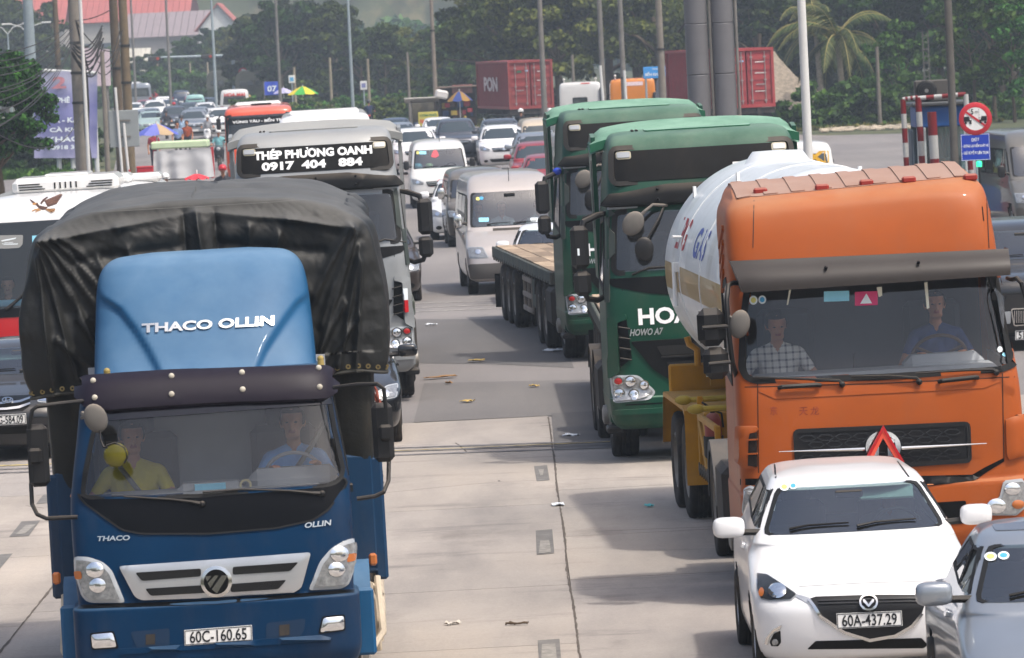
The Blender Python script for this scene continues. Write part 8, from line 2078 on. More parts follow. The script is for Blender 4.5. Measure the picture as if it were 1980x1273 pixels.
def no_follow():
 d=127.0;q=gp(1891,d);t=thing('road_sign','round red rimmed sign showing two trucks with 5 m above a blue notice','sign',q)
 def P(px_,py_):w=at(px_,py_,d);return(w.x-q.x,w.z)
 cx_,cz=P(1886,230);r=32*d/FPX
 REDS=M('sign_red','7f1219',.45,var=.05)
 obj('sign_face',MB().lathe([(.001,-.02),(r*.72,-.02),(r*.72,.0)],(cx_,0,cz),'y',40),WHITEPL,t);obj('sign_rim',MB().lathe([(r*.70,-.024),(r*.97,-.024),(r,-.015),(r,.01),(r*.7,.01)],(cx_,0,cz),'y',40,False),REDS,t)
 obj('sign_bar',MB().box((cx_,-.03,cz),(r*1.42,.006,r*.13),Matrix.Rotation(R(38),3,'Y')),REDS,t)
 cf=lambda u,v:(Vector((u,-.034,v)),Vector((0,-1,0)))
 obj('lettering',text_on(cf,'5',[(cx_-.10,cz+.10),(cx_-.04,cz+.10),(cx_-.04,cz+.22),(cx_-.10,cz+.22)],.02,0,0),BLACKINK,t,0);obj('lettering',text_on(cf,'m',[(cx_-.01,cz+.12),(cx_+.06,cz+.12),(cx_+.06,cz+.17),(cx_-.01,cz+.17)],.0,0,0),BLACKINK,t,0)
 for x,flip in((-.17,1),(.16,-1)):
  g=MB();y=-.031
  g.box((cx_+x-.03*flip,y,cz-.0),(.12,.004,.11));g.box((cx_+x+.055*flip,y,cz-.02),(.05,.004,.08))
  for dx in(-.05,.055):g.lathe([(.001,-.036),(.028,-.036),(.028,-.030)],(cx_+x+dx,0,cz-.085),'y',14)
  obj('truck_symbol',g,BLACKINK,t,0);obj('symbol_window',MB().box((cx_+x+.058*flip,-.035,cz-.005),(.03,.003,.035)),WHITEPL,t,0)
 for x,n_ in((-.13,2),(.08,4)):
  for i in range(n_):obj('dash_mark',MB().box((cx_+x,-.031,cz+.20-.055*i),(.008,.004,.03)),BLACKINK,t,0)
 a,b_=P(1859,312),P(1913,258)
 obj('notice',MB().rbox(((a[0]+b_[0])/2,.0,(a[1]+b_[1])/2),(b_[0]-a[0],.03,b_[1]-a[1]),.01,Matrix.Rotation(-.0,3,'Y')),M('notice_blue','1735a0',.5,var=.05),t)
 cn=lambda u,v:(Vector((u,-.018,v)),Vector((0,-1,0)))
 for s_,q4 in(('CHÚ Ý',[(1878,274),(1893,273.3),(1893,265.3),(1878,266)]),('- DỪNG LẠI KIỂM SOÁT VÉ',[(1861,287),(1911,285),(1911,276),(1861,278)]),('- GIỮ VÉ ĐỂ ĐI LIÊN TRẠM',[(1861,301),(1911,299),(1911,289),(1861,291)])):obj('lettering',text_on(cn,s_,[P(*k)for k in q4],.02,0,0),WHITEINK,t,0)
 obj('notice_border',band(cn,[(a[0]+.01,a[1]+.01),(b_[0]-.01,a[1]+.01),(b_[0]-.01,b_[1]-.01),(a[0]+.01,b_[1]-.01)],[(a[0]+.018,a[1]+.018),(b_[0]-.018,a[1]+.018),(b_[0]-.018,b_[1]-.018),(a[0]+.018,b_[1]-.018)],.001,0),WHITEINK,t,0)
 mb=MB();mb.cyl((cx_,.06,0),(cx_,.06,cz+r),.035,n=10);obj('post',mb,GALV,t)
 t2=thing('signal_lamp','small lit green signal lamp below the blue notice','lamp',q+Vector((.08,-.2,0)));cz2=P(1898,317)[1]
 mb=MB();mb.cyl((0,0,0),(0,0,cz2-.06),.03,n=8);obj('stand',mb,BLACKP,t2);mb=MB();mb.lathe([(.001,-.06),(.06,-.06),(.065,.04),(.04,.07),(.001,.07)],(0,0,cz2),'z',14);obj('green_lens',mb,M('green_lens','2fd08a',.3,var=0,emit=('2fe39a',1.2)),t2)
no_follow()
q=gp(1447,118);t=thing('road_sign','red round sign on a post between the near green roofs and the grey columns','sign',q);zc_=at(1441,243,118).z
obj('sign_face',MB().lathe([(.001,-.02),(.21,-.02),(.22,.0)],(-.05,0,zc_),'y',32),M('sign_red','7f1219',.45,var=.05),t);obj('bar',MB().box((-.05,-.025,zc_),(.28,.006,.06)),WHITEPL,t);obj('post',MB().cyl((-.05,.05,0),(-.05,.05,zc_+.2),.035,n=10),GALV,t)
mb=MB();q=gp(1957,124);t=thing('traffic_barrier','worn concrete barrier block with yellow paint beside the dusty van','barrier',q);mb.prism([(-.35,0),(.35,0),(.30,.18),(.2,.45),(-.2,.45),(-.30,.18)],0,2.2);obj('block',mb,M('barrier_concrete','8a8272',.85,var=.25,grime=.3),t,0);obj('yellow_band',MB().box((.08,-.006,.25),(.12,.012,.3)),M('barrier_yellow','a08a30',.7,var=.2),t,0)
mb=MB();a=gp(1860,120);mb.rbox((a.x+1.5,135,.07),(1.6,34,.14),.03);struct('kerb_island',mb,M('kerb_concrete','8f897e',.85,var=.2,grime=.2))
q=at(1277,140,268);t=thing('notice_board','sky blue notice board with white lines of lettering behind the stout pole','sign',(q.x,268,earth_z(q.x,268)));z=q.z-t.location.z
obj('board',MB().rbox((0,0,z),(1.62,.06,.55),.02),M('board_blue','3f8fd0',.6,var=.06),t);obj('lower_board',MB().rbox((.35,0,z-.9),(.9,.06,1.2),.02),M('board_pale','9fbede',.6,var=.1),t)
cn=lambda u,v:(Vector((u,-.04,v)),Vector((0,-1,0)));obj('lettering',text_on(cn,'BẾN KHÁCH LONG',[(-.72,z-.15),(.75,z-.15),(.75,z+.05),(-.72,z+.05)],.03,0,0),STICK_W,t,0);obj('lettering',text_on(cn,'TRẠM DỪNG CHÂN',[(-.4,z+.12),(.75,z+.12),(.75,z+.22),(-.4,z+.22)],.02,0,0),STICK_W,t,0)
mb=MB()
for x in(-.7,.7):mb.cyl((x,.08,0),(x,.08,z+.2),.05,n=8)
obj('posts',mb,GALV,t)
def hut(label,pxc,d,W_,D_,zr,ze,ybase=0):
 q=gp(pxc,d);t=thing('thatched_hut',label,'hut',(q.x,q.y,earth_z(q.x,q.y)));TH=M('thatch','8a7f70',.95,var=.35,vscale=6,bump=.8,bscale=25)
 rnd=random.Random(int(pxc));mb=MB()
 lay=7
 for side in range(4):
  for l in range(lay):
   v0,v1=l/lay,(l+1.25)/lay
   def f(u,v,side=side,v0=v0,v1=v1,l=l):
    w=v0+(min(v1,1.05)-v0)*v
    hx,hy=W_/2*(w**.8*.62+.38*1 if side%2==0 else 1),D_/2
    ex,ey=W_/2*(.38+.62*w),D_/2*w;z=zr-(zr-ze)*w**.9+.05*(1-v)+.05*noise.noise((u*30,l,side))
    a=-1+2*u
    return{0:(ex*a,-ey,z),1:(ex,ey*a,z),2:(-ex*a,ey,z),3:(-ex,-ey*a,z)}[side]
   mb.grid(f,24,2)
 obj('thatched_roof',mb,TH,t,0)
 mb=MB()
 for x in(-W_*.42,0,W_*.42):
  for y in(-D_*.4,D_*.4):mb.cyl((x,y,0),(x,y,ze+.5),.09,n=8)
 obj('posts',mb,M('hut_wood','5a4a3a',.9,var=.2),t);obj('back_wall',MB().box((0,D_*.38,ze*.5),(W_*.84,.08,ze)),M('hut_wall','3c342b',.9,var=.3),t)
 return t
hut('large thatched hut roof behind the bright red container',1450,288,7.4,6.5,4.4,1.6);hut('thatched hut with grey roof just behind the grey columns',1345,318,4.0,5,4.3,2.2);hut('small low thatched shelter left of the coconut palm trunk',1560,296,2.6,4,2.4,1.3)
def building(label,px0,px1,ytop,yeave,d,roofc,wallc,gable_front=False,D_=14,ridge_side=False):
 a,b_=at(px0,yeave,d),at(px1,ytop,d);w=b_.x-a.x;g=earth_z((a.x+b_.x)/2,d);t=thing('building',label,'building',((a.x+b_.x)/2,d,g));zr,ze=at((px0+px1)/2,ytop,d).z-g,at((px0+px1)/2,yeave,d).z-g
 RF=M('roof_'+roofc,roofc,.75,var=.08,vscale=.5,grime=.05);WL=M('wall_'+wallc,wallc,.9,var=.06)
 mb=MB();mb.box((0,D_/2,ze/2),(w,D_,ze));
 if gable_front:mb.prism([(-w/2,ze),(w/2,ze),(0,zr-.15)],.0,D_)
 obj('wall',mb,WL,t,0)
 if gable_front:
  for s_ in(-1,1):
   mb=MB();n_=10
   for i in range(n_):y0=-.5+(D_+1)*i/n_;mb.add([(0,y0,zr),(s_*(w/2+.5),y0,ze-.25),(s_*(w/2+.5),y0+D_/n_*.95,ze-.25),(0,y0+D_/n_*.95,zr),(0,y0,zr+.18),(s_*(w/2+.5),y0,ze-.07),(s_*(w/2+.5),y0+D_/n_*.95,ze-.07),(0,y0+D_/n_*.95,zr+.18)],[(4,5,6,7)if s_>0 else(7,6,5,4),(0,1,5,4),(1,2,6,5),(2,3,7,6),(0,3,2,1)])
   obj('roof',mb,RF,t,0)
  for x in(-.25,.25):obj('window',MB().box((w*x,-.03,ze*.6),(w*.14,.06,ze*.3)),M('far_window','39434a',.3),t,0)
 else:
  n_=max(6,int(w/.9))
  for i in range(n_):
   x0,x1=-w/2+w*i/n_,-w/2+w*(i+.94)/n_;mb=MB();mb.add([(x0,-.6,ze),(x1,-.6,ze),(x1,D_/2,zr),(x0,D_/2,zr),(x0,-.6,ze+.12),(x1,-.6,ze+.12),(x1,D_/2,zr+.12),(x0,D_/2,zr+.12)],[(4,5,6,7),(0,1,5,4),(1,2,6,5),(3,0,4,7)]);obj('roof_sheet',mb,RF,t,0)
  mb=MB();mb.add([(-w/2,D_/2,zr+.1),(w/2,D_/2,zr+.1),(w/2,D_+.6,ze),(-w/2,D_+.6,ze)],[(0,1,2,3)]);obj('roof',mb,RF,t,0)
  for i in range(6):obj('window',MB().box((-w/2+w*(i+.5)/6,-.03,ze*.6),(w*.09,.06,ze*.2)),M('far_window','39434a',.3),t,0)
 return t
building('long shed with bright red roof on the far rise at left',90,365,-18,43,830,'a3564d','a8a39a',D_=30)
building('lower red roofed wing at the far left below the long shed',20,122,-12,60,790,'a3564d','a59f96',D_=26)
building('grey roofed hall below the red shed',238,400,24,72,760,'86797a','9a948d',D_=26)
building('pale house with red gable roof beyond the far trees',384,458,8,56,740,'a3625a','c9cac8',True)
building('grey roofed house right of the pale gabled house',448,496,36,62,745,'857a78','b2b0ac',D_=16)
building('small white roofed shed behind the signal mast',232,286,96,140,640,'b5b1a4','a9b0b5',D_=12)
# ================================================================ motorbikes and people on the road
def bike(label,plabel,px,d,shirt,helm,away=False,paint=None,z=0.0,group='motorbikes in the traffic',lone=False):
 p=gp(px,d,z);t=thing('motorbike',label,'motorbike',p,math.pi if away else 0.0,group)
 P=paint or M('bike_black','1a1a1d',.35,coat=.5)
 mb=MB();mb.sball((0,.62,.62),(.13,.42,.2));mb.sball((0,.1,.72),(.19,.14,.25));mb.sball((0,1.1,.72),(.12,.3,.12));obj('fairing',mb,P,t)
 obj('seat',MB().sball((0,.92,.80),(.13,.42,.06)),BLACKP,t)
 for y in(.0,1.25):
  mb=MB();mb.lathe([(.20,-.03),(.27,-.045),(.29,0),(.27,.045),(.20,.03)],(0,y,.29),'x',24,False);w=obj('wheel',mb,RUBBER,t);obj('rim',MB().lathe([(.2,-.02),(.2,.02),(.03,.04),(.001,.04)],(0,y,.29),'x',16,False),ALLOY,w)
 mb=MB();mb.tube([(-.05,.02,.3),(-.06,.1,.8)],.025,6);mb.tube([(.05,.02,.3),(.06,.1,.8)],.025,6);mb.tube([(-.34,.28,1.0),(-.2,.14,1.0),(.2,.14,1.0),(.34,.28,1.0)],.016,6);obj('fork',mb,DARKP,t)
 obj('headlight',MB().ball((0,-.03,.86),(.09,.05,.08),12,8),LENS,t);obj('tail_lamp',MB().ball((0,1.42,.78),(.08,.03,.05),10,6),M('tail_red','c8202a',.3,coat=.5),t)
 obj('front_mudguard',MB().sball((0,.0,.5),(.07,.24,.09)),P,t)
 for s_ in(-1,1):mb=MB();mb.tube([(s_*.2,.16,1.0),(s_*.28,.14,1.2)],.008,5);mb.sball((s_*.29,.13,1.22),(.06,.02,.04));obj('mirror',mb,BLACKP,t)
 Mx=Matrix.Translation(p)@Matrix.Rotation(math.pi if away else 0.0,4,'Z')@Matrix.Translation((0,.86,.84))
 person(plabel,Mx,shirt,(((-.34,-.2,.16),(-.32,-.5,.2)),((.34,-.2,.16),(.32,-.5,.2))),legs=(((-.17,-.36,-.06),(-.15,-.2,-.46)),((.17,-.36,-.06),(.15,-.2,-.46))),hat=helm,voxel=.02,sleeve=.6,lean=-.05,group=None)
 return t
hw=M('helmet_white','d5d5d3',.3,coat=.5);hb_=M('helmet_blue','6f8fb4',.3,coat=.5);hr_=M('helmet_red','b5202c',.3,coat=.5);hk_=M('helmet_dark','26262a',.3,coat=.5)
bike('black motorbike left of the orange coach','rider in a teal shirt and pale helmet left of the orange coach',424,240,cloth('teal_shirt','6fa3a8'),hw)
bike('motorbike seen from behind under the red container side','rider in dark clothes and white helmet under the red container',1010,262,cloth('black_jacket','1d2026'),hw,True)
bike('motorbike hidden below the rider in the yellow raincoat','rider in a yellow raincoat and white helmet right of the red container doors',1066,258,cloth('yellow_raincoat','c79a3a'),hw,True)
bike('motorbike seen from behind on the verge by the tall lamp post','rider in a navy jacket riding away beside the pale blue lamp post',716,335,cloth('navy_jacket','1f2a45'),hk_,True)
bike('motorbike in front of the silver people carrier','rider in a light shirt in front of the silver people carrier',352,300,cloth('pale_blue_shirt','8fa6bd'),hk_)
bike('motorbike between the silver people carrier and the white car','rider with white helmet right of the silver people carrier',402,296,cloth('grey_jacket','8a8c90'),hw,paint=WHITE)
bike('motorbike behind the pale green saloon','rider in dark clothes near the pale green saloon',322,330,cloth('dark_jacket','33343a'),hk_)
bike('red motorbike beyond the pale green saloon','rider with a red helmet beyond the pale green saloon',337,380,cloth('grey_jacket','8a8c90'),hr_,paint=REDC)
bike('motorbike far away between the departing cars','rider in pink top far down the road',366,470,cloth('pink_top','b98a9c'),hw,True)
bike('motorbike far away behind the departing white car','rider in red far behind the departing white car',300,520,cloth('red_top','9c3a3c'),hk_)
bike('motorbike passing the left coach roof edge','rider with a red helmet just left of the silver truck',433,164,cloth('dark_jacket','33343a'),hr_)
bike('motorbike hidden by the tarpaulin truck','rider with a white helmet just above the tarpaulin edge',322,156,cloth('blue_jacket','41536f'),hw)
ub=parasol('red parasol top just above the tarpaulin',380,336,150,24,('c43a44',),.35)
q=gp(484,404);person('person in a bright blue top standing by the far stall',Matrix.Translation((q.x,q.y,.9)),cloth('blue_top','2f86c4'),(((-.26,0,.15),(-.24,-.12,-.08)),((.26,0,.15),(.24,-.12,-.08))),legs=(((-.1,-.03,-.4),(-.1,0,-.82)),((.1,-.03,-.4),(.1,0,-.82))),hat=M('straw_hat','b59a62',.9),voxel=.02)
for i,(px_,d_,c_,lab)in enumerate(((300,246,'8a2d3a','person in a dark red top sitting under the beige and blue parasol'),(346,270,'6f82a3','person in a pale blue shirt by the parked bikes behind the green canopy'),(364,274,'8a3f24','person in an orange top behind the green canopy stall'))):
 q=gp(px_,d_);person(lab,Matrix.Translation((q.x,q.y,.88)),cloth('top_'+c_,c_),(((-.26,0,.15),(-.24,-.12,-.08)),((.26,0,.15),(.24,-.12,-.08))),legs=(((-.1,-.03,-.4),(-.1,0,-.82)),((.1,-.03,-.4),(.1,0,-.82))),voxel=.02)
# ================================================================ trees, bushes, woods
def leafmat(name,dark,mid,light):
 m=bpy.data.materials.new(name);m.use_nodes=True;nt=m.node_tree;nt.nodes.clear()
 out=nt.nodes.new('ShaderNodeOutputMaterial')
 geo=nt.nodes.new('ShaderNodeNewGeometry');oi=nt.nodes.new('ShaderNodeObjectInfo')
 tc=nt.nodes.new('ShaderNodeTexCoord')
 nz=tex(nt,.55,3,.5,tc.outputs['Object'])
 f=math_n(nt,'ADD',math_n(nt,'MULTIPLY',geo.outputs['Random Per Island'],.55),math_n(nt,'MULTIPLY',nz,.5))
 c=ramp(nt,f,[(.15,lin(dark)),(.5,lin(mid)),(.85,lin(light))])
 hs=nt.nodes.new('ShaderNodeHueSaturation');nt.links.new(c,hs.inputs['Color'])
 nt.links.new(math_n(nt,'ADD',math_n(nt,'MULTIPLY',oi.outputs['Random'],.05),.475),hs.inputs['Hue']);nt.links.new(math_n(nt,'ADD',math_n(nt,'MULTIPLY',oi.outputs['Random'],.5),.75),hs.inputs['Value'])
 d=nt.nodes.new('ShaderNodeBsdfPrincipled');nt.links.new(hs.outputs[0],d.inputs['Base Color']);d.inputs['Roughness'].default_value=.55;d.inputs['Specular IOR Level'].default_value=.15
 tr=nt.nodes.new('ShaderNodeBsdfTranslucent');nt.links.new(hs.outputs[0],tr.inputs[0])
 mx=nt.nodes.new('ShaderNodeMixShader');mx.inputs[0].default_value=.25
 nt.links.new(d.outputs[0],mx.inputs[1]);nt.links.new(tr.outputs[0],mx.inputs[2]);nt.links.new(mx.outputs[0],out.inputs[0])
 return m
LF1=leafmat('leaves_deep_green','121f0b','233714','40541e');LF2=leafmat('leaves_mid_green','1b2b0d','364e1b','5b7128');LF3=leafmat('leaves_yellow_green','28350c','4f5a20','7c8036');LF4=leafmat('leaves_bright','182d0f','325719','5a802e')
BARK=M('bark','5c5040',.95,var=.3,vscale=6,bump=.5)
def leaf_quads(centres,normals,sizes,rng,up=.35):
 n=len(centres)
 a=rng.normal(size=(n,3));nrm=normals*.9+rng.normal(size=(n,3))*.75;nrm[:,2]+=up
 nrm/=np.linalg.norm(nrm,axis=1)[:,None]+1e-9
 u=np.cross(nrm,a);u/=np.linalg.norm(u,axis=1)[:,None]+1e-9;v=np.cross(nrm,u)
 s=sizes[:,None];k=rng.uniform(.4,.75,size=(n,1))
 P=np.stack([centres-u*s,centres-v*s*k+nrm*s*.18,centres+u*s,centres+v*s*k+nrm*s*.18],1).reshape(-1,3)
 return P
def mesh_quads(name,P,m):
 n=len(P)//4;me=bpy.data.meshes.new(name);me.vertices.add(len(P));me.vertices.foreach_set('co',P.astype(np.float32).ravel())
 me.loops.add(len(P));me.loops.foreach_set('vertex_index',np.arange(len(P),dtype=np.int32));me.polygons.add(n);me.polygons.foreach_set('loop_start',np.arange(0,len(P),4,dtype=np.int32))
 me.materials.append(m);me.update(calc_edges=True);return me
def crown_mesh(seed,rx,ry,rz,clumps,per,leaf,m,flat=.55):
 rng=np.random.default_rng(seed);P=[]
 cs=[]
 for i in range(clumps):
  d=rng.normal(size=3);d/=np.linalg.norm(d);
  if d[2]<-.8:d[2]*=-.5
  q=rng.uniform(.35,1.0)**.5*rng.uniform(.82,1.12);cs.append(d*q)
 C=np.array(cs)*np.array([rx,ry,rz])
 for c in C:
  r=rng.uniform(.14,.26)*(rx+rz)*.5
  d=rng.normal(size=(per,3));d/=np.linalg.norm(d,axis=1)[:,None];rad=rng.uniform(.3,1.0,size=(per,1))**.6
  q=d*rad*r*np.array([1,1,flat]);P.append(leaf_quads(c+q,d,rng.uniform(.6,1.3,size=per)*leaf,rng))
 return mesh_quads('crown',np.concatenate(P),m)
def trunk_mesh(seed,h,r,rx,rz,limbs=7,zc=None):
 rnd=random.Random(seed);mb=MB();zc=zc or h
 pts=[(.25*math.sin(i*.9+seed)*i/6*.6,.2*math.cos(i*1.1+seed)*i/6*.6,zc*i/6)for i in range(7)]
 mb.tube(pts,[r*(1.25-.13*i)for i in range(7)],9)
 for k in range(limbs):
  a=2*math.pi*k/limbs+rnd.uniform(-.4,.4);b=Vector(pts[rnd.choice((3,4,4,5))]);L=rx*rnd.uniform(.5,.85)
  mid=b+Vector((math.cos(a)*L*.5,math.sin(a)*L*.5,rz*.25));end=b+Vector((math.cos(a)*L,math.sin(a)*L,rz*rnd.uniform(.3,.75)))
  mb.tube([b,mid,end],[r*.45,r*.3,r*.1],6)
 return mesh_of('trunk',mb,BARK,60)
KINDS=[]
def tree_kind(seed,h,rx,rz,clumps,per,leaf,m,r=.22):
 zc=h-rz
 return(crown_mesh(seed,rx,rx*.95,rz,clumps,per,leaf,m),trunk_mesh(seed,h,r,rx,rz,zc=zc),zc)
K_BIG=tree_kind(1,10.5,5.2,4.0,80,150,.20,LF2,.3);K_BIG2=tree_kind(2,11,4.6,4.4,75,150,.20,LF3,.3)
K_MID=tree_kind(3,9.5,3.4,4.0,65,130,.22,LF1,.2);K_MID2=tree_kind(4,9,3.0,3.8,60,130,.22,LF2,.18);K_TALL=tree_kind(5,12,3.2,5.2,75,130,.24,LF1,.22);K_LOOSE=tree_kind(6,7,1.9,3.0,38,80,.17,LF4,.08)
K_NEAR=(crown_mesh(7,1.75,1.75,2.0,95,190,.085,leafmat('leaves_near','0a1607','1c3813','4d7a2a')),trunk_mesh(7,5.4,.14,1.7,1.9,zc=3.5),3.6)
used={}
def tree(label,px_,d,kind,s=1.0,rot=0.0,group=None,name='tree',X=None,sz=None):
 p=gp(px_,d)if X is None else Vector((X,d,0));z=earth_z(p.x,p.y)
 t=thing(name,label,'tree',(p.x,p.y,z),rot,group);t.scale=(s,s,sz or s)
 obj('trunk',kind[1],None,t);o=obj('crown',kind[0],None,t,loc=(0,0,kind[2]));return t
tree('leafy bright green tree at the left edge with wires passing in front',2,172,K_NEAR,1.0,.4)
LANDMARKS=[(-20,'the leafy bright tree'),(60,'the big grey mast'),(140,'the thick concrete pole'),(215,'the grey sign back'),(285,'the pale green saloon'),(335,'the departing white car'),(385,'the silver people carrier'),(430,'the signal mast upright'),(470,'the far round sign'),(520,'the blue banner'),(575,'the yellow green parasol'),(640,'the white coach'),(690,'the pale blue lamp post'),(750,'the silver truck mirror'),(800,'the white awning stall'),(850,'the tall thin brown pole'),(890,'the dark kiosk'),(1420,'the right grey column'),(1470,'the bright red container'),(1530,'the thatched huts'),(1570,'the white lamp post'),(1630,'the spreading coconut palm'),(1700,'the short pale pole'),(1750,'the red and white posts'),(1800,'the lattice pole'),(1850,'the thick weathered pole'),(1890,'the round truck sign'),(1945,'the dusty van'),(1990,'the right picture edge')]
_lab={}
def where(px_,kind,d):
 w=min(LANDMARKS,key=lambda l:abs(l[0]-px_))[1];form={id(K_BIG):'broad',id(K_BIG2):'broad olive',id(K_MID):'rounded',id(K_MID2):'narrow rounded',id(K_TALL):'tall'}[id(kind)]
 for how in('%s tree rising behind %s','%s tree set farther back behind %s','%s tree deepest in the stand behind %s','%s tree at the rear right of %s'):
  l=how%(form,w)
  if l not in _lab:_lab[l]=1;return l
 return l
for i,(px_,d,k,s)in enumerate(((985,350,K_BIG,1.0),(1085,345,K_BIG2,.95),(1180,352,K_BIG,1.05),(1275,345,K_BIG2,1.0),(1040,375,K_BIG2,1.1),(1235,380,K_BIG,1.15),(1340,362,K_BIG,1.0))):
 tree(['broad dense tree right above the red container','broad olive tinted tree behind the white lorry cab','broad tree between white and amber lorries','broad yellow green tree behind the stout pole','large olive crown set back behind the red container','large crown set back behind the amber lorry','broad tree just left of the grey columns'][i],px_,d,k,s,i*1.3)
R_=[(1470,330,K_MID,1.1),(1530,345,K_TALL,1.0),(1585,338,K_MID2,1.15),(1640,330,K_MID,1.0),(1700,322,K_TALL,.95),(1760,316,K_MID,1.1),(1820,310,K_TALL,1.0),(1880,306,K_MID2,1.15),(1940,300,K_MID,1.1),(1985,308,K_TALL,1.0),(1420,350,K_TALL,1.0),(1610,365,K_TALL,1.1),(1730,360,K_TALL,1.15),(1850,350,K_TALL,1.2),(1960,345,K_TALL,1.1),(1500,372,K_TALL,1.15)]
for i,(px_,d,k,s)in enumerate(R_):tree('dark '+where(px_,k,d),px_,d,k,s,i*.9,'dark trees behind the toll booth')
for i,(px_,d,s)in enumerate(((1885,262,.95),(1925,266,1.05),(1962,262,.9),(1700,285,.7),(1745,280,.8))):tree(['slender light green sapling behind the round sign','tall slender sapling right of the round sign','slender sapling at the right edge','young loose tree behind the short pale pole','young loose tree left of the lattice pole'][i],px_,d,K_LOOSE,s,i*2.0)
Ml=[(500,452,K_MID,.85),(548,440,K_MID,.95),(600,446,K_TALL,.78),(650,438,K_MID2,.92),(700,430,K_MID,.66),(748,425,K_MID2,.72),(800,428,K_BIG2,.56),(850,420,K_MID2,.66),(895,410,K_MID2,.72),(575,480,K_TALL,.85),(640,475,K_TALL,.8),(720,470,K_TALL,.58),(790,465,K_TALL,.56),(870,460,K_TALL,.6)]
for i,(px_,d,k,s)in enumerate(Ml):tree('mid green '+where(px_,k,d),px_,d,k,s,i*1.7,'trees along the far verge')
Fl=[(285,585,K_MID,.55),(325,575,K_MID,.6),(365,570,K_MID2,.72),(405,565,K_MID,.8),(445,560,K_MID2,.82),(480,556,K_BIG2,.75),(350,620,K_BIG,.55),(420,625,K_MID,.8),(500,600,K_TALL,.8)]
for i,(px_,d,k,s)in enumerate(Fl):tree('hazy '+where(px_,k,d),px_,d,k,s,i*1.1,'hazy trees behind the traffic mast')
for i,(px_,d,k,s)in enumerate(((10,540,K_BIG,1.1),(45,545,K_MID,1.2),(-20,530,K_MID,1.1),(92,560,K_MID,.62),(180,600,K_MID,.68),(215,610,K_MID2,.66),(140,590,K_MID2,.62),(245,560,K_MID,.55))):tree('hazy dark '+where(px_,k,d),px_,d,k,s,i*1.9,'hazy trees behind the left poles')
def shrubs(name,lo,hi,d0,d1,n,s0,s1,ms,seed):
 rnd=random.Random(seed);out={}
 for i in range(n):
  m=rnd.choice(ms);px_,d=rnd.uniform(lo,hi),rnd.uniform(d0,d1);x=(px_-1035)*d/FPX;k=rnd.uniform(s0,s1)
  me=crown_mesh(rnd.randrange(9999),1.6*k,1.5*k,1.1*k,26,80,.13*max(.8,k),m);P=np.empty(len(me.vertices)*3,np.float32);me.vertices.foreach_get('co',P);bpy.data.meshes.remove(me)
  out.setdefault(m.name,[]).append(P.reshape(-1,3)+np.array([x,d,earth_z(x,d)+.55*k]))
 for q in out.values():o=obj(name,mesh_quads(name,np.concatenate(q),{m.name:m for m in ms}[[a for a in out if out[a]is q][0]]),None);o['kind']='stuff'
shrubs('shrubbery',470,860,352,430,46,.5,1.1,(LF2,LF4,LF3),1)
shrubs('shrubbery',480,920,430,500,40,1.0,2.0,(LF1,LF2),2)
shrubs('shrubbery',1590,2010,268,300,44,.7,1.5,(LF2,LF4),3)
shrubs('shrubbery',1390,2010,318,365,46,1.2,2.2,(LF1,LF2),4)
shrubs('shrubbery',930,1400,350,400,34,1.2,2.0,(LF1,),5)
shrubs('shrubbery',880,935,345,370,10,.8,1.5,(LF2,LF4),6)
shrubs('shrubbery',60,215,250,300,22,.8,1.5,(LF1,LF2),7)
shrubs('shrubbery',260,500,520,620,36,1.2,2.4,(LF1,LF2),8)
def weeds(name,spots,n,size,m,seed):
 rng=np.random.default_rng(seed);C=[]
 while len(C)<n:
  a,b,d0,d1=spots[rng.integers(len(spots))];px_,d=rng.uniform(a,b),rng.uniform(d0,d1)
  x=(px_-1035)*d/FPX*1.0
  C.append((x,d,earth_z(x,d)+size*.5))
 C=np.array(C);nr=rng.normal(size=(n,3));nr[:,2]=.1
 o=obj(name,mesh_quads(name,leaf_quads(C,nr,rng.uniform(.5,1.4,n)*size,rng,.0),m),None);
 o['kind']='stuff';return o
weeds('grass',[(500,880,345,430),(880,1000,330,420),(1600,2000,264,300)],26000,.16,leafmat('grass_blades','3a3b1a','5f6030','857c46'),5)
weeds('ground_cover',[(1590,2000,266,292),(540,860,360,440),(60,220,240,300)],9000,.2,LF4,6)
rng=np.random.default_rng(9);C=[];Nn=[];Sz=[]
for row,d in enumerate(np.linspace(700,1550,34)):
 for px_ in np.arange(-80,2080,2600/(d*.055)):
  x=(px_+rng.uniform(-30,30)-1035)*d/FPX;z=earth_z(x,d)
  if 300<px_+100 and px_<480 and d<900 and rng.random()<.75:continue
  if px_<500 and d<880:continue
  r=rng.uniform(2.2,4.2);k=260;q=rng.normal(size=(k,3));q/=np.linalg.norm(q,axis=1)[:,None];q[:,2]=np.abs(q[:,2])
  hgt=rng.uniform(4,8)
  C.append(np.array([x,d+rng.uniform(-8,8),z+hgt-r])+q*r*rng.uniform(.55,1.05,size=(k,1))*np.array([1,1,1.25]));Nn.append(q);Sz.append(rng.uniform(.5,1.0,k))
o=obj('woods',mesh_quads('woods',leaf_quads(np.concatenate(C),np.concatenate(Nn),np.concatenate(Sz),rng),leafmat('leaves_far','1c3014','3a5a26','6a8340')),None);o['kind']='stuff'
PALM=leafmat('palm_leaflets','1f2a12','3c4a24','6e7040');PALMS=M('palm_stem','8a7f4c',.8,var=.2)
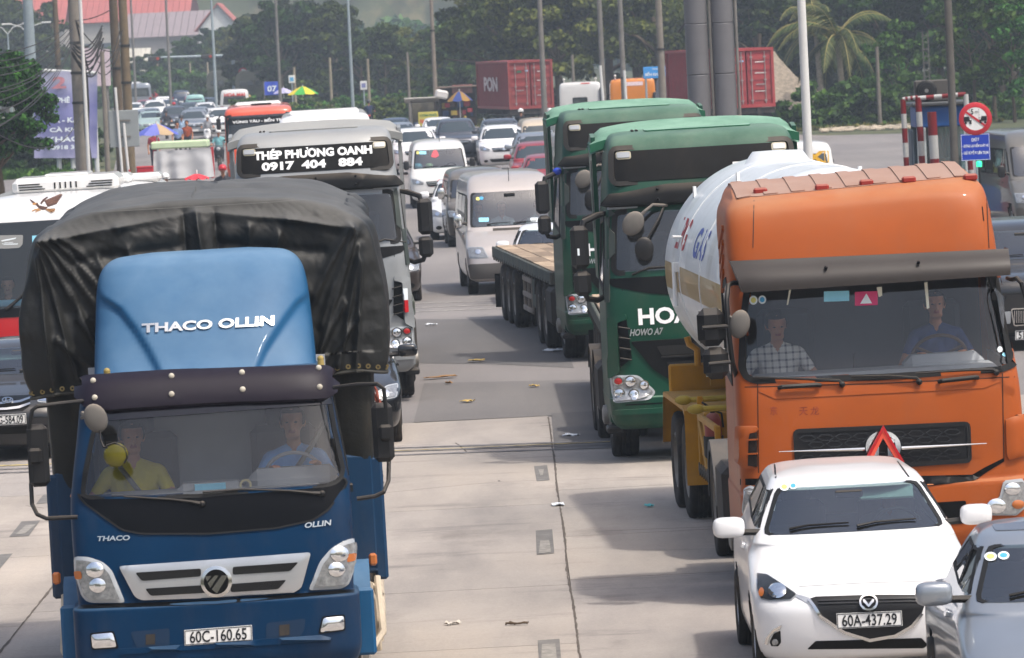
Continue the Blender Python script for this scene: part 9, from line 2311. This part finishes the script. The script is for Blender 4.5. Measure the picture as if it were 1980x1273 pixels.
def palm(label,px_,d,h,seed,L=3.3):
 p=gp(px_,d);t=thing('coconut_palm',label,'tree',(p.x,p.y,earth_z(p.x,p.y)),0);rnd=random.Random(seed);rng=np.random.default_rng(seed)
 mb=MB();lean=rnd.uniform(-.3,.3);pts=[(lean*(i/8)**2,0,h*i/8)for i in range(9)];mb.tube(pts,[.20-.008*i for i in range(9)],10)
 obj('trunk',mb,M('palm_trunk','8b8171',.9,var=.25,vscale=5),t);top=Vector(pts[-1])
 for k in range(19):
  az=2*math.pi*k/19*2.6+rnd.uniform(-.2,.2);el=R(rnd.uniform(-25,70));l=L*rnd.uniform(.85,1.1);q=top.copy();dirn=Vector((math.cos(az)*math.cos(el),math.sin(az)*math.cos(el),math.sin(el)));path=[q.copy()]
  for i in range(10):
   q=q+dirn*(l/10);path.append(q.copy());dirn.z-=.16+.03*i*.5;dirn.normalize()
  mb=MB();mb.tube(path,[.035*(1-i/11)+.006 for i in range(11)],5);fr_=obj('frond',mb,PALMS,t)
  V_=[];F_=[]
  for i in range(1,58):
   u=i/58*10;j=int(u);a=path[j].lerp(path[min(10,j+1)],u-j);tg=(path[min(10,j+1)]-path[j]).normalized();sd=tg.cross(Vector((0,0,1)))
   if sd.length<.05:sd=Vector((1,0,0))
   sd.normalize();ll=.62*math.sin(math.pi*min(1,(i/58)*.85+.16))+.08
   for s_ in(-1,1):
    dv=(sd*s_*.75+tg*.5+Vector((0,0,-.45+rnd.uniform(-.15,.15)))).normalized();wv=tg*.028;b=a+dv*ll*.55;e=a+dv*ll+Vector((0,0,-.18*ll));o_=len(V_)
    V_+=[tuple(a-wv),tuple(a+wv),tuple(b+wv),tuple(b-wv),tuple(e)];F_+=[(o_,o_+1,o_+2,o_+3),(o_+3,o_+2,o_+4)]
  lm=MB();lm.add(V_,F_);obj('leaflets',lm,PALM,fr_,0)
 mb=MB()
 for i in range(6):a=i*1.05;mb.ball(top+Vector((.2*math.cos(a),.2*math.sin(a),-.18)),.12,8,6)
 obj('coconuts',mb,M('coconut','7d7434',.7,var=.2),t);return t
palm('coconut palm with spreading fronds right of the white lamp post',1632,282,4.85,3,3.9);palm('coconut palm half hidden behind the white lamp post',1590,302,5.4,8,3.8)
mb=MB();rnd=random.Random(2);EDG=[]
for i in range(160):
 px_=rnd.uniform(1590,1760);d=rnd.uniform(258,266);x=gp(px_,d).x;mb.rbox((x,d,.05),(rnd.uniform(.08,.4),rnd.uniform(.1,.3),rnd.uniform(.05,.16)),.02)
stuff('rubble',mb,M('rubble_pale','b3a794',.9,var=.3),None,0)
# ================================================================ air
mb=MB();mb.box((0,745,44),(2400,1600,92))
hz=obj('haze',mb,None,None,0);hz['kind']='stuff';hz.data.materials.clear()
hm=bpy.data.materials.new('haze');hm.use_nodes=True;nt=hm.node_tree;nt.nodes.clear();out=nt.nodes.new('ShaderNodeOutputMaterial');pv=nt.nodes.new('ShaderNodeVolumePrincipled')
pv.inputs['Color'].default_value=(.78,.89,1.0,1);pv.inputs['Density'].default_value=.00046;pv.inputs['Anisotropy'].default_value=.2;nt.links.new(pv.outputs[0],out.inputs['Volume']);hz.data.materials.append(hm)
